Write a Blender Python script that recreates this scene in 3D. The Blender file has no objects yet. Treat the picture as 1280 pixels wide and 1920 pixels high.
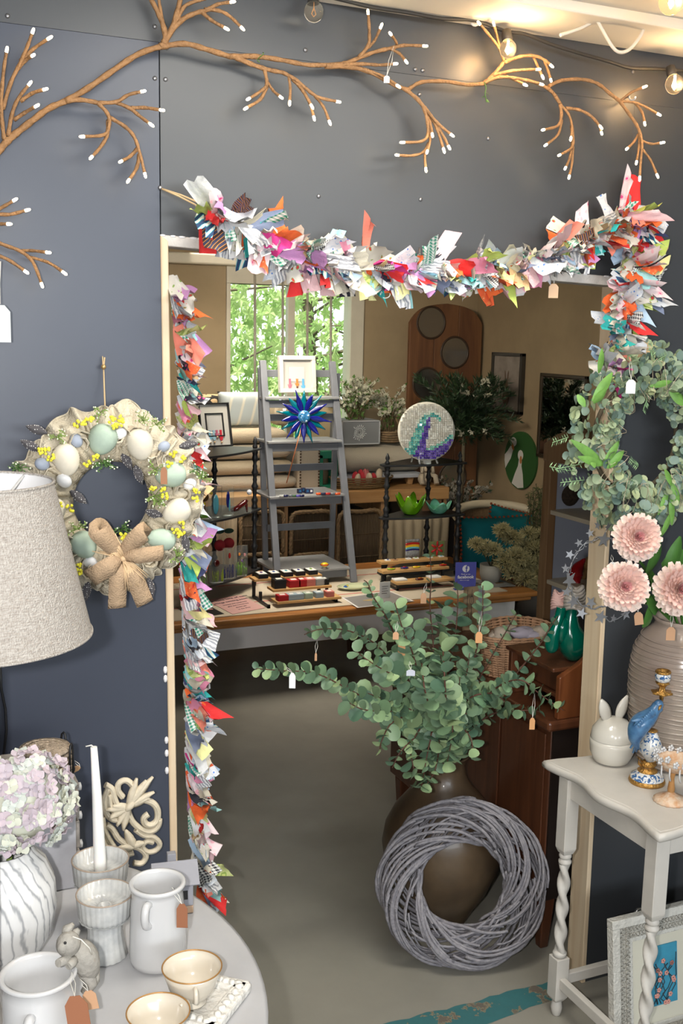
import bpy, bmesh, math, random
from math import sin, cos, pi, radians as R, atan2, sqrt, tan
from mathutils import Vector as V, Matrix as M, noise as MN
rnd = random.Random(7)
sc = bpy.context.scene
COL = sc.collection
# ---------------------------------------------------------------- camera
F = 2035.0; CAM = V((0, 0, 1.75))
yaw, pit, rol = R(24), R(9.5), R(1.2)
fh = V((sin(yaw), cos(yaw), 0)); r0 = V((cos(yaw), -sin(yaw), 0)); zz = V((0, 0, 1))
cf = fh*cos(pit) - zz*sin(pit); u0 = zz*cos(pit) + fh*sin(pit)
cr = r0*cos(rol) + u0*sin(rol); cu = u0*cos(rol) - r0*sin(rol)
cd = bpy.data.cameras.new('camera'); cam = bpy.data.objects.new('camera', cd); COL.objects.link(cam)
cd.sensor_fit = 'VERTICAL'; cd.sensor_height = 36; cd.lens = F/1920*36; cd.clip_start = .05; cd.clip_end = 80
cam.matrix_world = M((( cr.x, cu.x, -cf.x, CAM.x), (cr.y, cu.y, -cf.y, CAM.y), (cr.z, cu.z, -cf.z, CAM.z), (0, 0, 0, 1)))
sc.camera = cam
# ---------------------------------------------------------------- light and exposure
sc.view_settings.view_transform = 'Standard'; sc.view_settings.look = 'None'
sc.view_settings.gamma = 1; sc.view_settings.exposure = 1.2; sc.view_settings.use_curve_mapping = False
wd = bpy.data.worlds.new('sky'); sc.world = wd; wd.use_nodes = True
wn = wd.node_tree.nodes; bg = wn['Background']; bg.inputs[0].default_value = (.93, 1, .96, 1); bg.inputs[1].default_value = .95
def area(name, loc, target, size, power, col, sy=None, spread=180):
    l = bpy.data.lights.new(name, 'AREA'); l.energy = power; l.color = col; l.size = size; l.spread = R(spread)
    if sy: l.shape = 'RECTANGLE'; l.size_y = sy
    o = bpy.data.objects.new(name, l); COL.objects.link(o); o.location = loc
    o.rotation_euler = (V(target) - V(loc)).to_track_quat('-Z', 'Y').to_euler(); return o
fl = CAM - cr*.095 + cu*.01
area('camera_flash', fl, fl + cf*1 + cu*.05, .035, 14, (1, .975, .95), .03)
area('shop_window_light', (.9, -2.95, 2.0), (.9, 2.2, 1.5), 3.6, 52, (.86, .93, 1), .8)
area('front_ceiling_light', (1.05, 1.5, 2.40), (1.15, 2.05, 0), 1.1, 7.5, (1, .95, .86), .3)
area('back_room_ceiling_light', (2.0, 5.45, 2.22), (2.05, 5.45, 0), 2.0, 4.6, (1, .90, .76), .3, 62)
area('doorway_fill', (1.0, 1.8, 2.41), (.98, 2.75, 0), .7, 1.0, (1, .96, .86), .12, 75)  # added unseen fill lamp, brightens the near floor in the doorway
area('back_room_fill', (1.6, 4.6, 2.2), (2.9, 6.4, 1.3), .8, 9.5, (1, .90, .74), .3, 110)  # unseen fill lamp, its power raised to lift the table apron
sun = bpy.data.lights.new('sun', 'SUN'); sun.energy = 4.5; sun.angle = R(1); sun.color = (1, .97, .85)
so = bpy.data.objects.new('sun', sun); COL.objects.link(so); so.rotation_euler = V((.55, .15, -.75)).to_track_quat('-Z', 'Y').to_euler()
# ---------------------------------------------------------------- pixel helpers: a ray through the photograph met with a real plane
def ray(px, py): return cf + cr*((px-640)/F) - cu*((py-960)/F)
def PY(px, py, y): d = ray(px, py); return CAM + d*(y/d.y)
def PX(px, py, x): d = ray(px, py); return CAM + d*(x/d.x)
def PZ(px, py, z): d = ray(px, py); return CAM + d*((z-CAM.z)/d.z)
# ---------------------------------------------------------------- materials
MATS = {}
def mat(name, col, rough=.6, metal=0, bump=0, bscale=40, var=0, vscale=8, col2=None, trans=0, emit=0, ecol=None, alpha=1, spec=.5, coat=0, sss=0, stretch=None, ior=1.45, detail=4):
    if name in MATS: return MATS[name]
    m = bpy.data.materials.new(name); MATS[name] = m; m.use_nodes = True
    n = m.node_tree.nodes; L = m.node_tree.links; b = n['Principled BSDF']
    c = (*col, 1)
    b.inputs['Base Color'].default_value = c; b.inputs['Roughness'].default_value = rough; b.inputs['Metallic'].default_value = metal
    b.inputs['Specular IOR Level'].default_value = spec; b.inputs['IOR'].default_value = ior
    if coat: b.inputs['Coat Weight'].default_value = coat; b.inputs['Coat Roughness'].default_value = .08
    if trans: b.inputs['Transmission Weight'].default_value = trans
    if alpha < 1: b.inputs['Alpha'].default_value = alpha
    if emit: b.inputs['Emission Color'].default_value = (*(ecol or col), 1); b.inputs['Emission Strength'].default_value = emit
    if sss: b.inputs['Subsurface Weight'].default_value = sss; b.inputs['Subsurface Radius'].default_value = (.02, .01, .006); b.inputs['Subsurface Scale'].default_value = .5
    if var or bump:
        tc = n.new('ShaderNodeTexCoord'); mp = n.new('ShaderNodeMapping'); L.new(tc.outputs['Object'], mp.inputs[0])
        if stretch: mp.inputs['Scale'].default_value = stretch
    if var:
        t = n.new('ShaderNodeTexNoise'); t.inputs['Scale'].default_value = vscale; t.inputs['Detail'].default_value = detail; t.inputs['Roughness'].default_value = .6
        L.new(mp.outputs[0], t.inputs[0]); r = n.new('ShaderNodeValToRGB'); L.new(t.outputs[0], r.inputs[0])
        r.color_ramp.elements[0].position = .5-.25; r.color_ramp.elements[1].position = .5+.2
        r.color_ramp.elements[0].color = (*(col2 or [k*(1-var) for k in col]), 1); r.color_ramp.elements[1].color = c
        L.new(r.outputs[0], b.inputs['Base Color'])
    if bump:
        t = n.new('ShaderNodeTexNoise'); t.inputs['Scale'].default_value = bscale; t.inputs['Detail'].default_value = 3
        L.new(mp.outputs[0], t.inputs[0]); bp = n.new('ShaderNodeBump'); bp.inputs['Strength'].default_value = bump; bp.inputs['Distance'].default_value = .01
        L.new(t.outputs[0], bp.inputs['Height']); L.new(bp.outputs[0], b.inputs['Normal'])
    return m
def ntree(m): return m.node_tree.nodes, m.node_tree.links, m.node_tree.nodes['Principled BSDF']
def wood(name, c1, c2, axis=2, scale=14, rough=.5, knots=True, coat=0):
    if name in MATS: return MATS[name]
    m = mat(name, c1, rough, coat=coat); n, L, b = ntree(m)
    tc = n.new('ShaderNodeTexCoord'); mp = n.new('ShaderNodeMapping'); s = [1, 1, 1]; s[axis] = .07; mp.inputs['Scale'].default_value = s
    L.new(tc.outputs['Object'], mp.inputs[0]); t = n.new('ShaderNodeTexNoise'); t.inputs['Scale'].default_value = scale*3; t.inputs['Detail'].default_value = 5
    t.inputs['Distortion'].default_value = 1.2; L.new(mp.outputs[0], t.inputs[0])
    r = n.new('ShaderNodeValToRGB'); L.new(t.outputs[0], r.inputs[0]); r.color_ramp.elements[0].position = .34; r.color_ramp.elements[1].position = .66
    r.color_ramp.elements[0].color = (*c2, 1); r.color_ramp.elements[1].color = (*c1, 1); L.new(r.outputs[0], b.inputs['Base Color'])
    bp = n.new('ShaderNodeBump'); bp.inputs['Strength'].default_value = .12; bp.inputs['Distance'].default_value = .003
    L.new(t.outputs[0], bp.inputs['Height']); L.new(bp.outputs[0], b.inputs['Normal']); return m
def ramp(m, fac_out, stops, const=False, out='Base Color'):
    n, L, b = ntree(m); r = n.new('ShaderNodeValToRGB'); L.new(fac_out, r.inputs[0])
    if const: r.color_ramp.interpolation = 'CONSTANT'
    e = r.color_ramp.elements
    while len(e) < len(stops): e.new(.5)
    for k, (p, c) in enumerate(stops): e[k].position = p; e[k].color = (*c, 1)
    L.new(r.outputs[0], b.inputs[out]); return r
def coords(m, scale=(1, 1, 1), kind='Object', rot=(0, 0, 0)):
    n, L, b = ntree(m); tc = n.new('ShaderNodeTexCoord'); mp = n.new('ShaderNodeMapping'); mp.inputs['Scale'].default_value = scale
    mp.inputs['Rotation'].default_value = rot; L.new(tc.outputs[kind], mp.inputs[0]); return mp.outputs[0]
def tex(m, kind, vec, **kw):
    n, L, b = ntree(m); t = n.new('ShaderNodeTex'+kind)
    for k, v in kw.items():
        if k in ('feature', 'wave_type', 'bands_direction', 'distance', 'rings_direction'): setattr(t, k, v)
        else: t.inputs[k].default_value = v
    L.new(vec, t.inputs[0]); return t
# ---------------------------------------------------------------- objects
MW = {}
def _link(o, parent, mw):
    COL.objects.link(o); MW[o.name] = mw
    if parent: o.parent = parent
    return o
def tag(o, label=None, cat=None, group=None, kind=None):
    if label: o['label'] = label
    if cat: o['category'] = cat
    if group: o['group'] = group
    if kind: o['kind'] = kind
    return o
def thing(name, label, cat, loc=(0, 0, 0), rz=0, group=None, rot=None):
    o = bpy.data.objects.new(name, None); o.empty_display_size = .05
    mw = M.Translation(V(loc)) @ (rot.to_4x4() if rot else M.Rotation(rz, 4, 'Z'))
    _link(o, None, mw); o.location = loc; o.rotation_euler = mw.to_euler(); return tag(o, label, cat, group)
class B:
    def __init__(s): s.b = bmesh.new(); s.f = []
    def add(s, verts, faces, smooth=False, mi=0):
        vs = [s.b.verts.new(v) for v in verts]; out = []
        for f in faces:
            try:
                q = s.b.faces.new([vs[i] for i in f]); q.smooth = smooth; q.material_index = mi; out.append(q)
            except ValueError: pass
        return out
    def box(s, c, d, rot=None, mi=0, taper=None):
        c = V(c); x, y, z = d[0]/2, d[1]/2, d[2]/2; tx = taper or 1
        vs = [V((a*x*(tx if k < 0 else 1), q*y*(tx if k < 0 else 1), k*z)) for k in (-1, 1) for q in (-1, 1) for a in (-1, 1)]
        if rot: vs = [rot @ v for v in vs]
        s.add([c+v for v in vs], [(0, 2, 3, 1), (4, 5, 7, 6), (0, 1, 5, 4), (2, 6, 7, 3), (0, 4, 6, 2), (1, 3, 7, 5)], False, mi); return s
    def bx(s, a, b, mi=0):
        a, b = V(a), V(b); return s.box((a+b)/2, [abs(q) for q in (b-a)], mi=mi)
    def tube(s, pts, rad, n=8, mi=0, cap=True, closed=False, smooth=True, flat=1):
        pts = [V(p) for p in pts]; k = len(pts)
        rs = rad if hasattr(rad, '__len__') else [rad]*k
        up = V((0, 0, 1)); rings = []; pn = None
        for i, p in enumerate(pts):
            if closed: t = pts[(i+1) % k] - pts[i-1]
            else: t = pts[min(i+1, k-1)] - pts[max(i-1, 0)]
            if t.length < 1e-9: t = V((0, 0, 1))
            t.normalize()
            if pn is None:
                a = up if abs(t.z) < .9 else V((1, 0, 0)); pn = (a - t*a.dot(t)).normalized()
            else:
                pn = pn - t*pn.dot(t)
                pn = pn.normalized() if pn.length > 1e-6 else t.orthogonal().normalized()
            bn = t.cross(pn)
            rings.append([s.b.verts.new(p + (pn*cos(2*pi*j/n) + bn*sin(2*pi*j/n)*flat)*rs[i]) for j in range(n)])
        for i in range(k if closed else k-1):
            a, c = rings[i], rings[(i+1) % k]
            for j in range(n):
                f = s.b.faces.new((a[j], a[(j+1) % n], c[(j+1) % n], c[j])); f.smooth = smooth; f.material_index = mi
        if cap and not closed:
            for r, q in ((rings[0], -1), (rings[-1], 1)):
                f = s.b.faces.new(r[::q] if q == -1 else r); f.material_index = mi
        return s
    def lathe(s, prof, n=32, c=(0, 0, 0), axis=None, fn=None, mi=0, smooth=True, cap=True, a0=0, a1=2*pi):
        c = V(c); rings = []; full = abs(a1-a0-2*pi) < 1e-6; nn = n if full else n+1
        for (r, z) in prof:
            ring = []
            for j in range(nn):
                a = a0+(a1-a0)*j/n; rr = r*(fn(a, z) if fn else 1)
                v = V((rr*cos(a), rr*sin(a), z))
                if axis: v = axis @ v
                ring.append(s.b.verts.new(c+v))
            rings.append(ring)
        for i in range(len(rings)-1):
            for j in range(n):
                a, d = rings[i], rings[i+1]; k = (j+1) % nn
                f = s.b.faces.new((a[j], a[k], d[k], d[j])); f.smooth = smooth; f.material_index = mi
        if cap and full:
            if prof[0][0] > 1e-5: f = s.b.faces.new(rings[0][::-1]); f.material_index = mi
            if prof[-1][0] > 1e-5: f = s.b.faces.new(rings[-1]); f.material_index = mi
        return s
    def ball(s, c, r, n=12, rot=None, mi=0, egg=0):
        r = r if hasattr(r, '__len__') else (r, r, r); m = max(4, n*2//3); c = V(c)
        prof = [(sin(pi*i/m), -cos(pi*i/m)) for i in range(m+1)]; vs = []
        rings = []
        for (q, z) in prof[1:-1]:
            rings.append([c + (rot @ v if rot else v) for v in [V((q*cos(2*pi*j/n)*r[0]*(1-egg*z), q*sin(2*pi*j/n)*r[1]*(1-egg*z), z*r[2])) for j in range(n)]])
        b0 = V((0, 0, -r[2])); t0 = V((0, 0, r[2]))
        if rot: b0 = rot @ b0; t0 = rot @ t0
        vs = [v for g in rings for v in g] + [c+b0, c+t0]; k = len(rings); fs = []
        for i in range(k-1):
            for j in range(n): fs.append((i*n+j, i*n+(j+1) % n, (i+1)*n+(j+1) % n, (i+1)*n+j))
        for j in range(n): fs.append((k*n, (j+1) % n, j)); fs.append((k*n+1, (k-1)*n+j, (k-1)*n+(j+1) % n))
        s.add(vs, fs, True, mi); return s
    def prism(s, outline, thick, mx, mi=0, smooth=False):
        """2-D outline (x,z) extruded along local +y by thick, placed by matrix mx"""
        n = len(outline); a = [mx @ V((x, 0, z)) for x, z in outline]; b = [mx @ V((x, thick, z)) for x, z in outline]
        s.add(a+b, [tuple(range(n)), tuple(range(2*n-1, n-1, -1))] + [(i, i+n, (i+1) % n+n, (i+1) % n) for i in range(n)], smooth, mi); return s
    def sheet(s, grid, mi=0, smooth=True):
        h = len(grid); w = len(grid[0]); s.add([v for g in grid for v in g], [(i*w+j, i*w+j+1, (i+1)*w+j+1, (i+1)*w+j) for i in range(h-1) for j in range(w-1)], smooth, mi); return s
    def mesh(s, name, mats, recalc=True):
        if recalc: bmesh.ops.recalc_face_normals(s.b, faces=s.b.faces)
        me = bpy.data.meshes.new(name); s.b.to_mesh(me); s.b.free()
        for m in (mats if isinstance(mats, (list, tuple)) else [mats]): me.materials.append(m)
        return me
    def done(s, name, mats, parent=None, world=False, bevel=0, seg=2, solid=0, sub=0, **tg):
        pm = MW[parent.name] if parent else M()
        if world and parent: s.b.transform(pm.inverted())
        o = bpy.data.objects.new(name, s.mesh(name, mats)); _link(o, parent, pm)
        if solid: q = o.modifiers.new('s', 'SOLIDIFY'); q.thickness = solid; q.offset = 0
        if bevel: q = o.modifiers.new('b', 'BEVEL'); q.width = bevel; q.segments = seg; q.limit_method = 'ANGLE'; q.angle_limit = R(40)
        if sub: q = o.modifiers.new('u', 'SUBSURF'); q.levels = sub; q.render_levels = sub
        return tag(o, **tg) if tg else o
def inst(name, me, parent, mx, mat_=None, **tg):
    """link an object that shares mesh me, under parent, with local matrix mx"""
    o = bpy.data.objects.new(name, me); _link(o, parent, (MW[parent.name] if parent else M()) @ mx); o.matrix_local = mx
    return tag(o, **tg) if tg else o
def txt(s, size, mx, m, name='lettering', parent=None, depth=.0006, align='CENTER', sx=1, offset=0):
    c = bpy.data.curves.new(name, 'FONT'); c.body = s; c.size = size; c.align_x = align; c.align_y = 'CENTER'; c.extrude = depth; c.offset = offset; c.resolution_u = 3
    t = bpy.data.objects.new('tmp', c); me = bpy.data.meshes.new_from_object(t); bpy.data.objects.remove(t); me.materials.clear(); me.materials.append(m)
    o = bpy.data.objects.new(name, me); pm = MW[parent.name] if parent else M(); _link(o, parent, mx)
    me.transform(pm.inverted() @ mx @ M.Diagonal((sx, 1, 1, 1))); return o
def basis(x, y, z, o):
    """matrix with columns x,y,z and origin o"""
    x, y, z, o = V(x), V(y), V(z), V(o); return M(((x.x, y.x, z.x, o.x), (x.y, y.y, z.y, o.y), (x.z, y.z, z.z, o.z), (0, 0, 0, 1)))
def lookz(d, roll=0):
    """rotation taking +Z to direction d"""
    return V(d).to_track_quat('Z', 'Y').to_matrix() @ M.Rotation(roll, 3, 'Z')
def copy_tree(o, parent=None, loc=None, rz=None, label=None):
    c = o.copy(); COL.objects.link(c); c.parent = parent
    MW[c.name] = MW[o.name].copy()
    if loc is not None:
        c.location = loc
        if rz is not None: c.rotation_euler = (0, 0, rz)
        MW[c.name] = M.Translation(V(loc)) @ M.Rotation(c.rotation_euler.z, 4, 'Z')
    if label: c['label'] = label
    for ch in list(o.children): copy_tree(ch, c)
    return c
def smooth_path(pts, k=6):
    """Catmull-Rom through pts"""
    P = [V(p) for p in pts]; out = []
    for i in range(len(P)-1):
        a, b, c, d = P[max(i-1, 0)], P[i], P[i+1], P[min(i+2, len(P)-1)]
        for j in range(k):
            t = j/k; out.append(.5*((2*b)+(c-a)*t+(2*a-5*b+4*c-d)*t*t+(3*b-a-3*c+d)*t**3))
    out.append(P[-1]); return out
# common materials
white_paint = mat('white_paint', (.78, .77, .73), .45, bump=.05)
kraft = mat('kraft_card', (.52, .30, .17), .8)
card = mat('white_card', (.85, .86, .85), .6)
twine = mat('twine', (.50, .36, .2), .9)
thread = mat('white_thread', (.7, .68, .62), .9)
black = mat('black', (.012, .012, .013), .45)
pine = wood('pine_wood', (.62, .44, .25), (.52, .35, .18), 2, 9, .55)
def price_tag(parent, p, hang, n, w=.011, h=.02, m=None, tilt=0, loop=True):
    """a swing tag hung at p (world), thread up to hang (world), facing direction n"""
    n = V((n[0], n[1], 0)).normalized(); x = V((0, 0, 1)).cross(n)*-1
    mx = basis(x, -n, (0, 0, 1), p) @ M.Rotation(tilt, 4, 'Y')
    b = B(); b.prism([(-w/2, -h), (w/2, -h), (w/2, -h*.22), (w*.22, 0), (-w*.22, 0), (-w/2, -h*.22)], .0012, mx)
    t = b.done('price_tag', m or kraft, parent, True)
    hang = V(hang); d = (hang-V(p))
    c = B(); o = x*.0035
    c.tube([V(p), V(p)+d*.5+o, hang, V(p)+d*.5-o, V(p)+x*.0002], .0006, 4, cap=False)
    c.done('tag_string', thread, t, True)
    return t
FN = -r0.cross(zz)  # horizontal direction from scene to camera
FN = V((-sin(yaw), -cos(yaw), 0))
# ================================================================ structure
WY, WT = 2.21, .055                     # dividing wall: front face, thickness
BY, RX = 6.54, 3.9                     # back room: rear wall, right wall
slate = mat('slate_blue_paint', (.042, .050, .074), .40, spec=.6, bump=.04, bscale=9, var=.12, vscale=1.5)
slate_warm_lit = mat('slate_paint_warm_lit', (.048, .052, .058), .40, spec=.6, bump=.04, bscale=9, var=.12, vscale=1.5)  # same slate paint, greyed by warm bulb light put into the colour
ceil_m = mat('ceiling_white', (.74, .70, .62), .6, bump=.05, bscale=5)
tan_m = mat('tan_wall', (.34, .25, .145), .75, var=.3, vscale=2.2, bump=.03, bscale=12)
floor_m = mat('painted_concrete', (.31, .295, .25), .26, var=.28, vscale=2.2, bump=.03, bscale=3, detail=10, spec=.8, coat=.0)
n, L, b = ntree(floor_m)
_t = tex(floor_m, 'Noise', coords(floor_m, (1, 1, 1)), Scale=9, Detail=8); _r = n.new('ShaderNodeMapRange'); L.new(_t.outputs[0], _r.inputs[0])
_r.inputs[1].default_value = .35; _r.inputs[2].default_value = .7; _r.inputs[3].default_value = .34; _r.inputs[4].default_value = .44; L.new(_r.outputs[0], b.inputs['Roughness'])
B().bx((-1.8, -3.1, -.08), (4.1, 6.7, 0)).done('floor', floor_m, kind='structure')
_tl = PY(300, 440, WY); _bl = PY(318, 1570, WY); _tr = PY(1148, 510, WY); _br = PY(1089, 1790, WY)
xl0 = _bl.x+(_bl.x-_tl.x)*_bl.z/(_tl.z-_bl.z); xl1 = _tl.x; xr1 = 1.728; xr0 = 1.744; zl = _tl.z; zr = _tr.z-.012
wall = thing('wall_front', None, None)
tag(wall, kind='structure')
def slab(outline, name, m, y0=WY, t=WT, parent=None, bevel=.0015, **k):
    return B().prism(outline, t, M.Translation((0, y0, 0))).done(name, m, parent, True, bevel=bevel, seg=1, **k)
ZS = 2.30
slab([(-1.7, 0), (xl0, 0), (xl1, zl), (xl1, ZS), (-1.7, ZS)], 'panel', slate, parent=wall, bevel=.0005)
slab([(xl1+.0018, zl), (xr1, zr), (xr1, ZS), (xl1+.0018, ZS)], 'panel', slate_warm_lit, parent=wall, bevel=.0004)
slab([(xr0, 0), (3.0, 0), (3.0, ZS), (xr1+.0002, ZS), (xr1+.0002, zr)], 'panel', slate_warm_lit, parent=wall, bevel=.0002)
slab([(-1.7, ZS+.0004), (3.0, ZS+.0004), (3.0, 2.6), (-1.7, 2.6)], 'panel', slate_warm_lit, y0=WY+.0004, parent=wall, bevel=.0002)
screw = mat('dull_screw', (.25, .25, .26), .4, .8)
for (px, py) in [(14, 30), (290, 50), (572, 94), (312, 90), (290, 147), (310, 149), (597, 368), (788, 374), (778, 130), (792, 132), (915, 260), (786, 177), (1186, 135), (300, 352)]:
    p = PY(px, py, WY); B().lathe([(.0045, 0), (.0045, .0015), (.002, .003), (0, .003)], 10, p, M.Rotation(R(90), 3, 'X')).done('screw_head', screw, wall, True)
# lining boards of the opening
def strip(a, b, c, d, y0, y1, name, m):
    return slab([a, b, c, d], name, m, y0, y1-y0, bevel=.002, kind='structure')
pine_pale = wood('pale_pine', (.74, .60, .42), (.64, .48, .31), 2, 10, .5)
strip((xl0, 0), (xl0+.017, 0), (xl1+.016, zl-.012), (xl1, zl), WY-.004, WY+WT+.005, 'trim_1', pine_pale)
trim_white = mat('rough_white_trim', (.62, .58, .54), .7, bump=.4, bscale=60, var=.2, vscale=30)
slab([(xl1+.016, zl-.022), (xr1-.014, zr-.022), (xr1, zr), (xl1, zl)], 'trim_2', trim_white, WY-.002, WT+.006, kind='structure')
strip((xr0-.014, 0), (xr0, 0), (xr1, zr), (xr1-.014, zr-.022), WY-.004, WY+WT+.012, 'trim_3', pine_pale)
# second board set deeper beside the right jamb, and knots
# ragged paint blobs along the trim
b_ = B()
for k in range(60):
    t = rnd.random(); x = xl1+(xr1-xl1)*t; z = zl+(zr-zl)*t
    b_.ball((x, WY-.002, z-.001), (.004+rnd.random()*.006, .002, .0022), 6)
for z in (1.0, 1.02, 1.35, .83, .79, .86): b_.ball((xl0+(xl1-xl0)*z/1.93-.004, WY-.001, z), (.005, .003, .009), 6)
b_.done('trim_5', mat('filler', (.75, .74, .76), .6), kind='structure')
# ceilings
B().bx((-1.8, -3.1, 2.44), (3.1, WY+.01, 2.52)).done('ceiling', ceil_m, kind='structure')
B().bx((-1.8, WY-.19, 2.418), (3.1, WY-.0, 2.445)).done('trim_6', ceil_m, bevel=.004, kind='structure')
B().bx((-1.8, WY-.62, 2.405), (3.1, WY-.58, 2.445)).done('trim_7', ceil_m, bevel=.004, kind='structure')
# front room side and rear walls
for nm, a, c, m in (('wall_left', (-1.8, -3.1, 0), (-1.7, WY, 2.6), slate), ('wall_right', (3.0, -3.1, 0), (3.1, WY+WT, 2.6), slate_warm_lit), ('wall_rear', (-1.8, -3.2, 0), (3.1, -3.1, 2.6), mat('rear_wall', (.5, .48, .44), .8))):
    B().bx(a, c).done(nm, m, kind='structure')
# back room
CZ = 2.25
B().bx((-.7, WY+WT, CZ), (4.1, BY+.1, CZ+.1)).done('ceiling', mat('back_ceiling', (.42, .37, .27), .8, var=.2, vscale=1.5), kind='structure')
B().bx((-.8, WY+WT, 0), (-.7, BY+.1, CZ+.3)).done('wall_left', tan_m, kind='structure')
B().bx((RX, WY+WT, 0), (RX+.1, BY+.1, CZ+.3)).done('wall_right', tan_m, kind='structure')
wa = PY(429, 531, BY); wb = PY(655, 735, BY); wx0, wx1, wz1 = wa.x, wb.x, wa.z; wz0 = 1.05
bw = thing('wall_back', None, None); tag(bw, kind='structure')
for a, c in (((-.8, BY, 0), (wx0, BY+.12, CZ+.3)), ((wx1, BY, 0), (RX+.1, BY+.12, CZ+.3)), ((wx0, BY, 0), (wx1, BY+.12, wz0)), ((wx0, BY, wz1), (wx1, BY+.12, CZ+.3))):
    B().bx(a, c).done('wall_section', tan_m, bw)
cream = mat('cream_gloss', (.55, .50, .40), .45, var=.12, vscale=9)
cz = PY(430, 488, BY-.1).z
B().bx((-.7, BY-.1, cz-.03), (RX, BY, cz+.035)).done('trim_8', cream, bevel=.01, kind='structure')
w = thing('window_1', None, None, ((wx0+wx1)/2, BY, wz0)); tag(w, kind='structure')
fw = .022
for a, c in (((wx0-.02, BY-.02, wz0-.04), (wx0+fw*.3, BY+.1, wz1)), ((wx1-.01, BY-.02, wz0-.04), (wx1+.085, BY+.1, wz1)), ((wx0-.02, BY-.021, wz1), (wx1+.085, BY+.1, wz1+.12)), ((wx0-.03, BY-.05, wz0-.05), (wx1+.1, BY+.1, wz0))):
    B().bx(a, c).done('window_frame', cream, w, True, bevel=.004)
m1 = PY(541, 600, BY).x; m2 = PY(554, 600, BY).x
B().bx((m1, BY+.01, wz0), (m2, BY+.06, wz1)).done('mullion', cream, w, True, bevel=.003)
for px in (477, 529, 575, 619):
    x = PY(px, 600, BY-.03).x; x2 = PY(px+1.5, 720, BY-.03).x
    B().tube([(x, BY-.03, wz1+.11), (x2, BY-.03, wz0)], .0085, 6).done('security_bar', mat('bar_paint', (.36, .32, .26), .5), w, True)
glass_w = mat('window_glass', (.95, 1, .97), .02, trans=1, ior=1.02)
B().bx((wx0, BY+.03, wz0), (m1, BY+.034, wz1)).done('pane', glass_w, w, True)
B().bx((m2, BY+.03, wz0), (wx1, BY+.034, wz1)).done('pane', glass_w, w, True)
# outdoors behind the window: ground, and leafy trees
B().bx((-6, BY+.3, -.3), (12, 20, -.2)).done('ground', mat('lawn', (.08, .16, .03), .9, var=.4), kind='structure')
def leafmat(name, c1, c2, tr=.5, emit=0):
    m = bpy.data.materials.new(name); MATS[name] = m; m.use_nodes = True; n = m.node_tree.nodes; L = m.node_tree.links; b = n['Principled BSDF']
    oi = n.new('ShaderNodeObjectInfo'); ge = n.new('ShaderNodeNewGeometry'); ad = n.new('ShaderNodeMath'); ad.operation = 'ADD'
    L.new(ge.outputs['Random Per Island'], ad.inputs[0]); L.new(oi.outputs['Random'], ad.inputs[1]); fr = n.new('ShaderNodeMath'); fr.operation = 'FRACT'; L.new(ad.outputs[0], fr.inputs[0])
    r = n.new('ShaderNodeValToRGB'); L.new(fr.outputs[0], r.inputs[0]); r.color_ramp.elements[0].color = (*c1, 1); r.color_ramp.elements[1].color = (*c2, 1)
    L.new(r.outputs[0], b.inputs['Base Color']); b.inputs['Roughness'].default_value = .5
    if tr:
        t = n.new('ShaderNodeBsdfTranslucent'); L.new(r.outputs[0], t.inputs[0]); mx = n.new('ShaderNodeMixShader'); mx.inputs[0].default_value = tr
        L.new(b.outputs[0], mx.inputs[1]); L.new(t.outputs[0], mx.inputs[2]); L.new(mx.outputs[0], n['Material Output'].inputs[0])
    return m
tree_leaf = leafmat('tree_leaf', (.20, .33, .09), (.46, .55, .25), .5)
bark = mat('bark', (.10, .08, .05), .9)
def maple(b, p, s, q):
    pts = []
    for k in range(10):
        a = 2*pi*k/10; r = s*(1 if k % 2 == 0 else .42)*(1 if k else .8); pts.append(V(p)+q@V((r*cos(a), r*sin(a), (.12*s if k % 2 else -.06*s))))
    c = V(p); b.add([c]+pts, [(0, i+1, (i+1) % 10+1) for i in range(10)])
for ti, (tx, ty, nl, lab) in enumerate(((2.6, 9.4, 1500, 'leafy maple tree seen through the left window pane'), (4.75, 11.7, 1700, 'leafy maple tree seen through the right window pane'))):
    t = thing('maple_tree', lab, 'tree', (tx, ty, -.2))
    b = B(); b.tube([(tx, ty, -.2), (tx+.05, ty, 1), (tx, ty+.1, 2.3), (tx+.1, ty, 3.2)], [.11, .09, .07, .03], 8)
    for k in range(16):
        a = rnd.random()*6.28; z = .8+rnd.random()*1.6; r = .7+rnd.random()*.9
        b.tube([(tx, ty, z), (tx+r*.5*cos(a), ty+r*.5*sin(a), z+.15), (tx+r*cos(a), ty+r*sin(a), z+.5*rnd.random())], [.022, .014, .006], 5)
    b.done('trunk', bark, t, True)
    b = B()
    for k in range(nl):
        a = rnd.random()*6.28; r = 1.35*sqrt(rnd.random()); z = .3+rnd.random()*2.6; 
        p = (tx+r*cos(a), ty+r*sin(a)*.8, z)
        q = (M.Rotation(rnd.random()*6.28, 3, 'Z') @ M.Rotation(R(60+rnd.random()*60), 3, 'X') @ M.Rotation(rnd.random()*6.28, 3, 'Z'))
        maple(b, p, .05+rnd.random()*.045, q)
    b.done('foliage', tree_leaf, t, True, kind='stuff')
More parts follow.
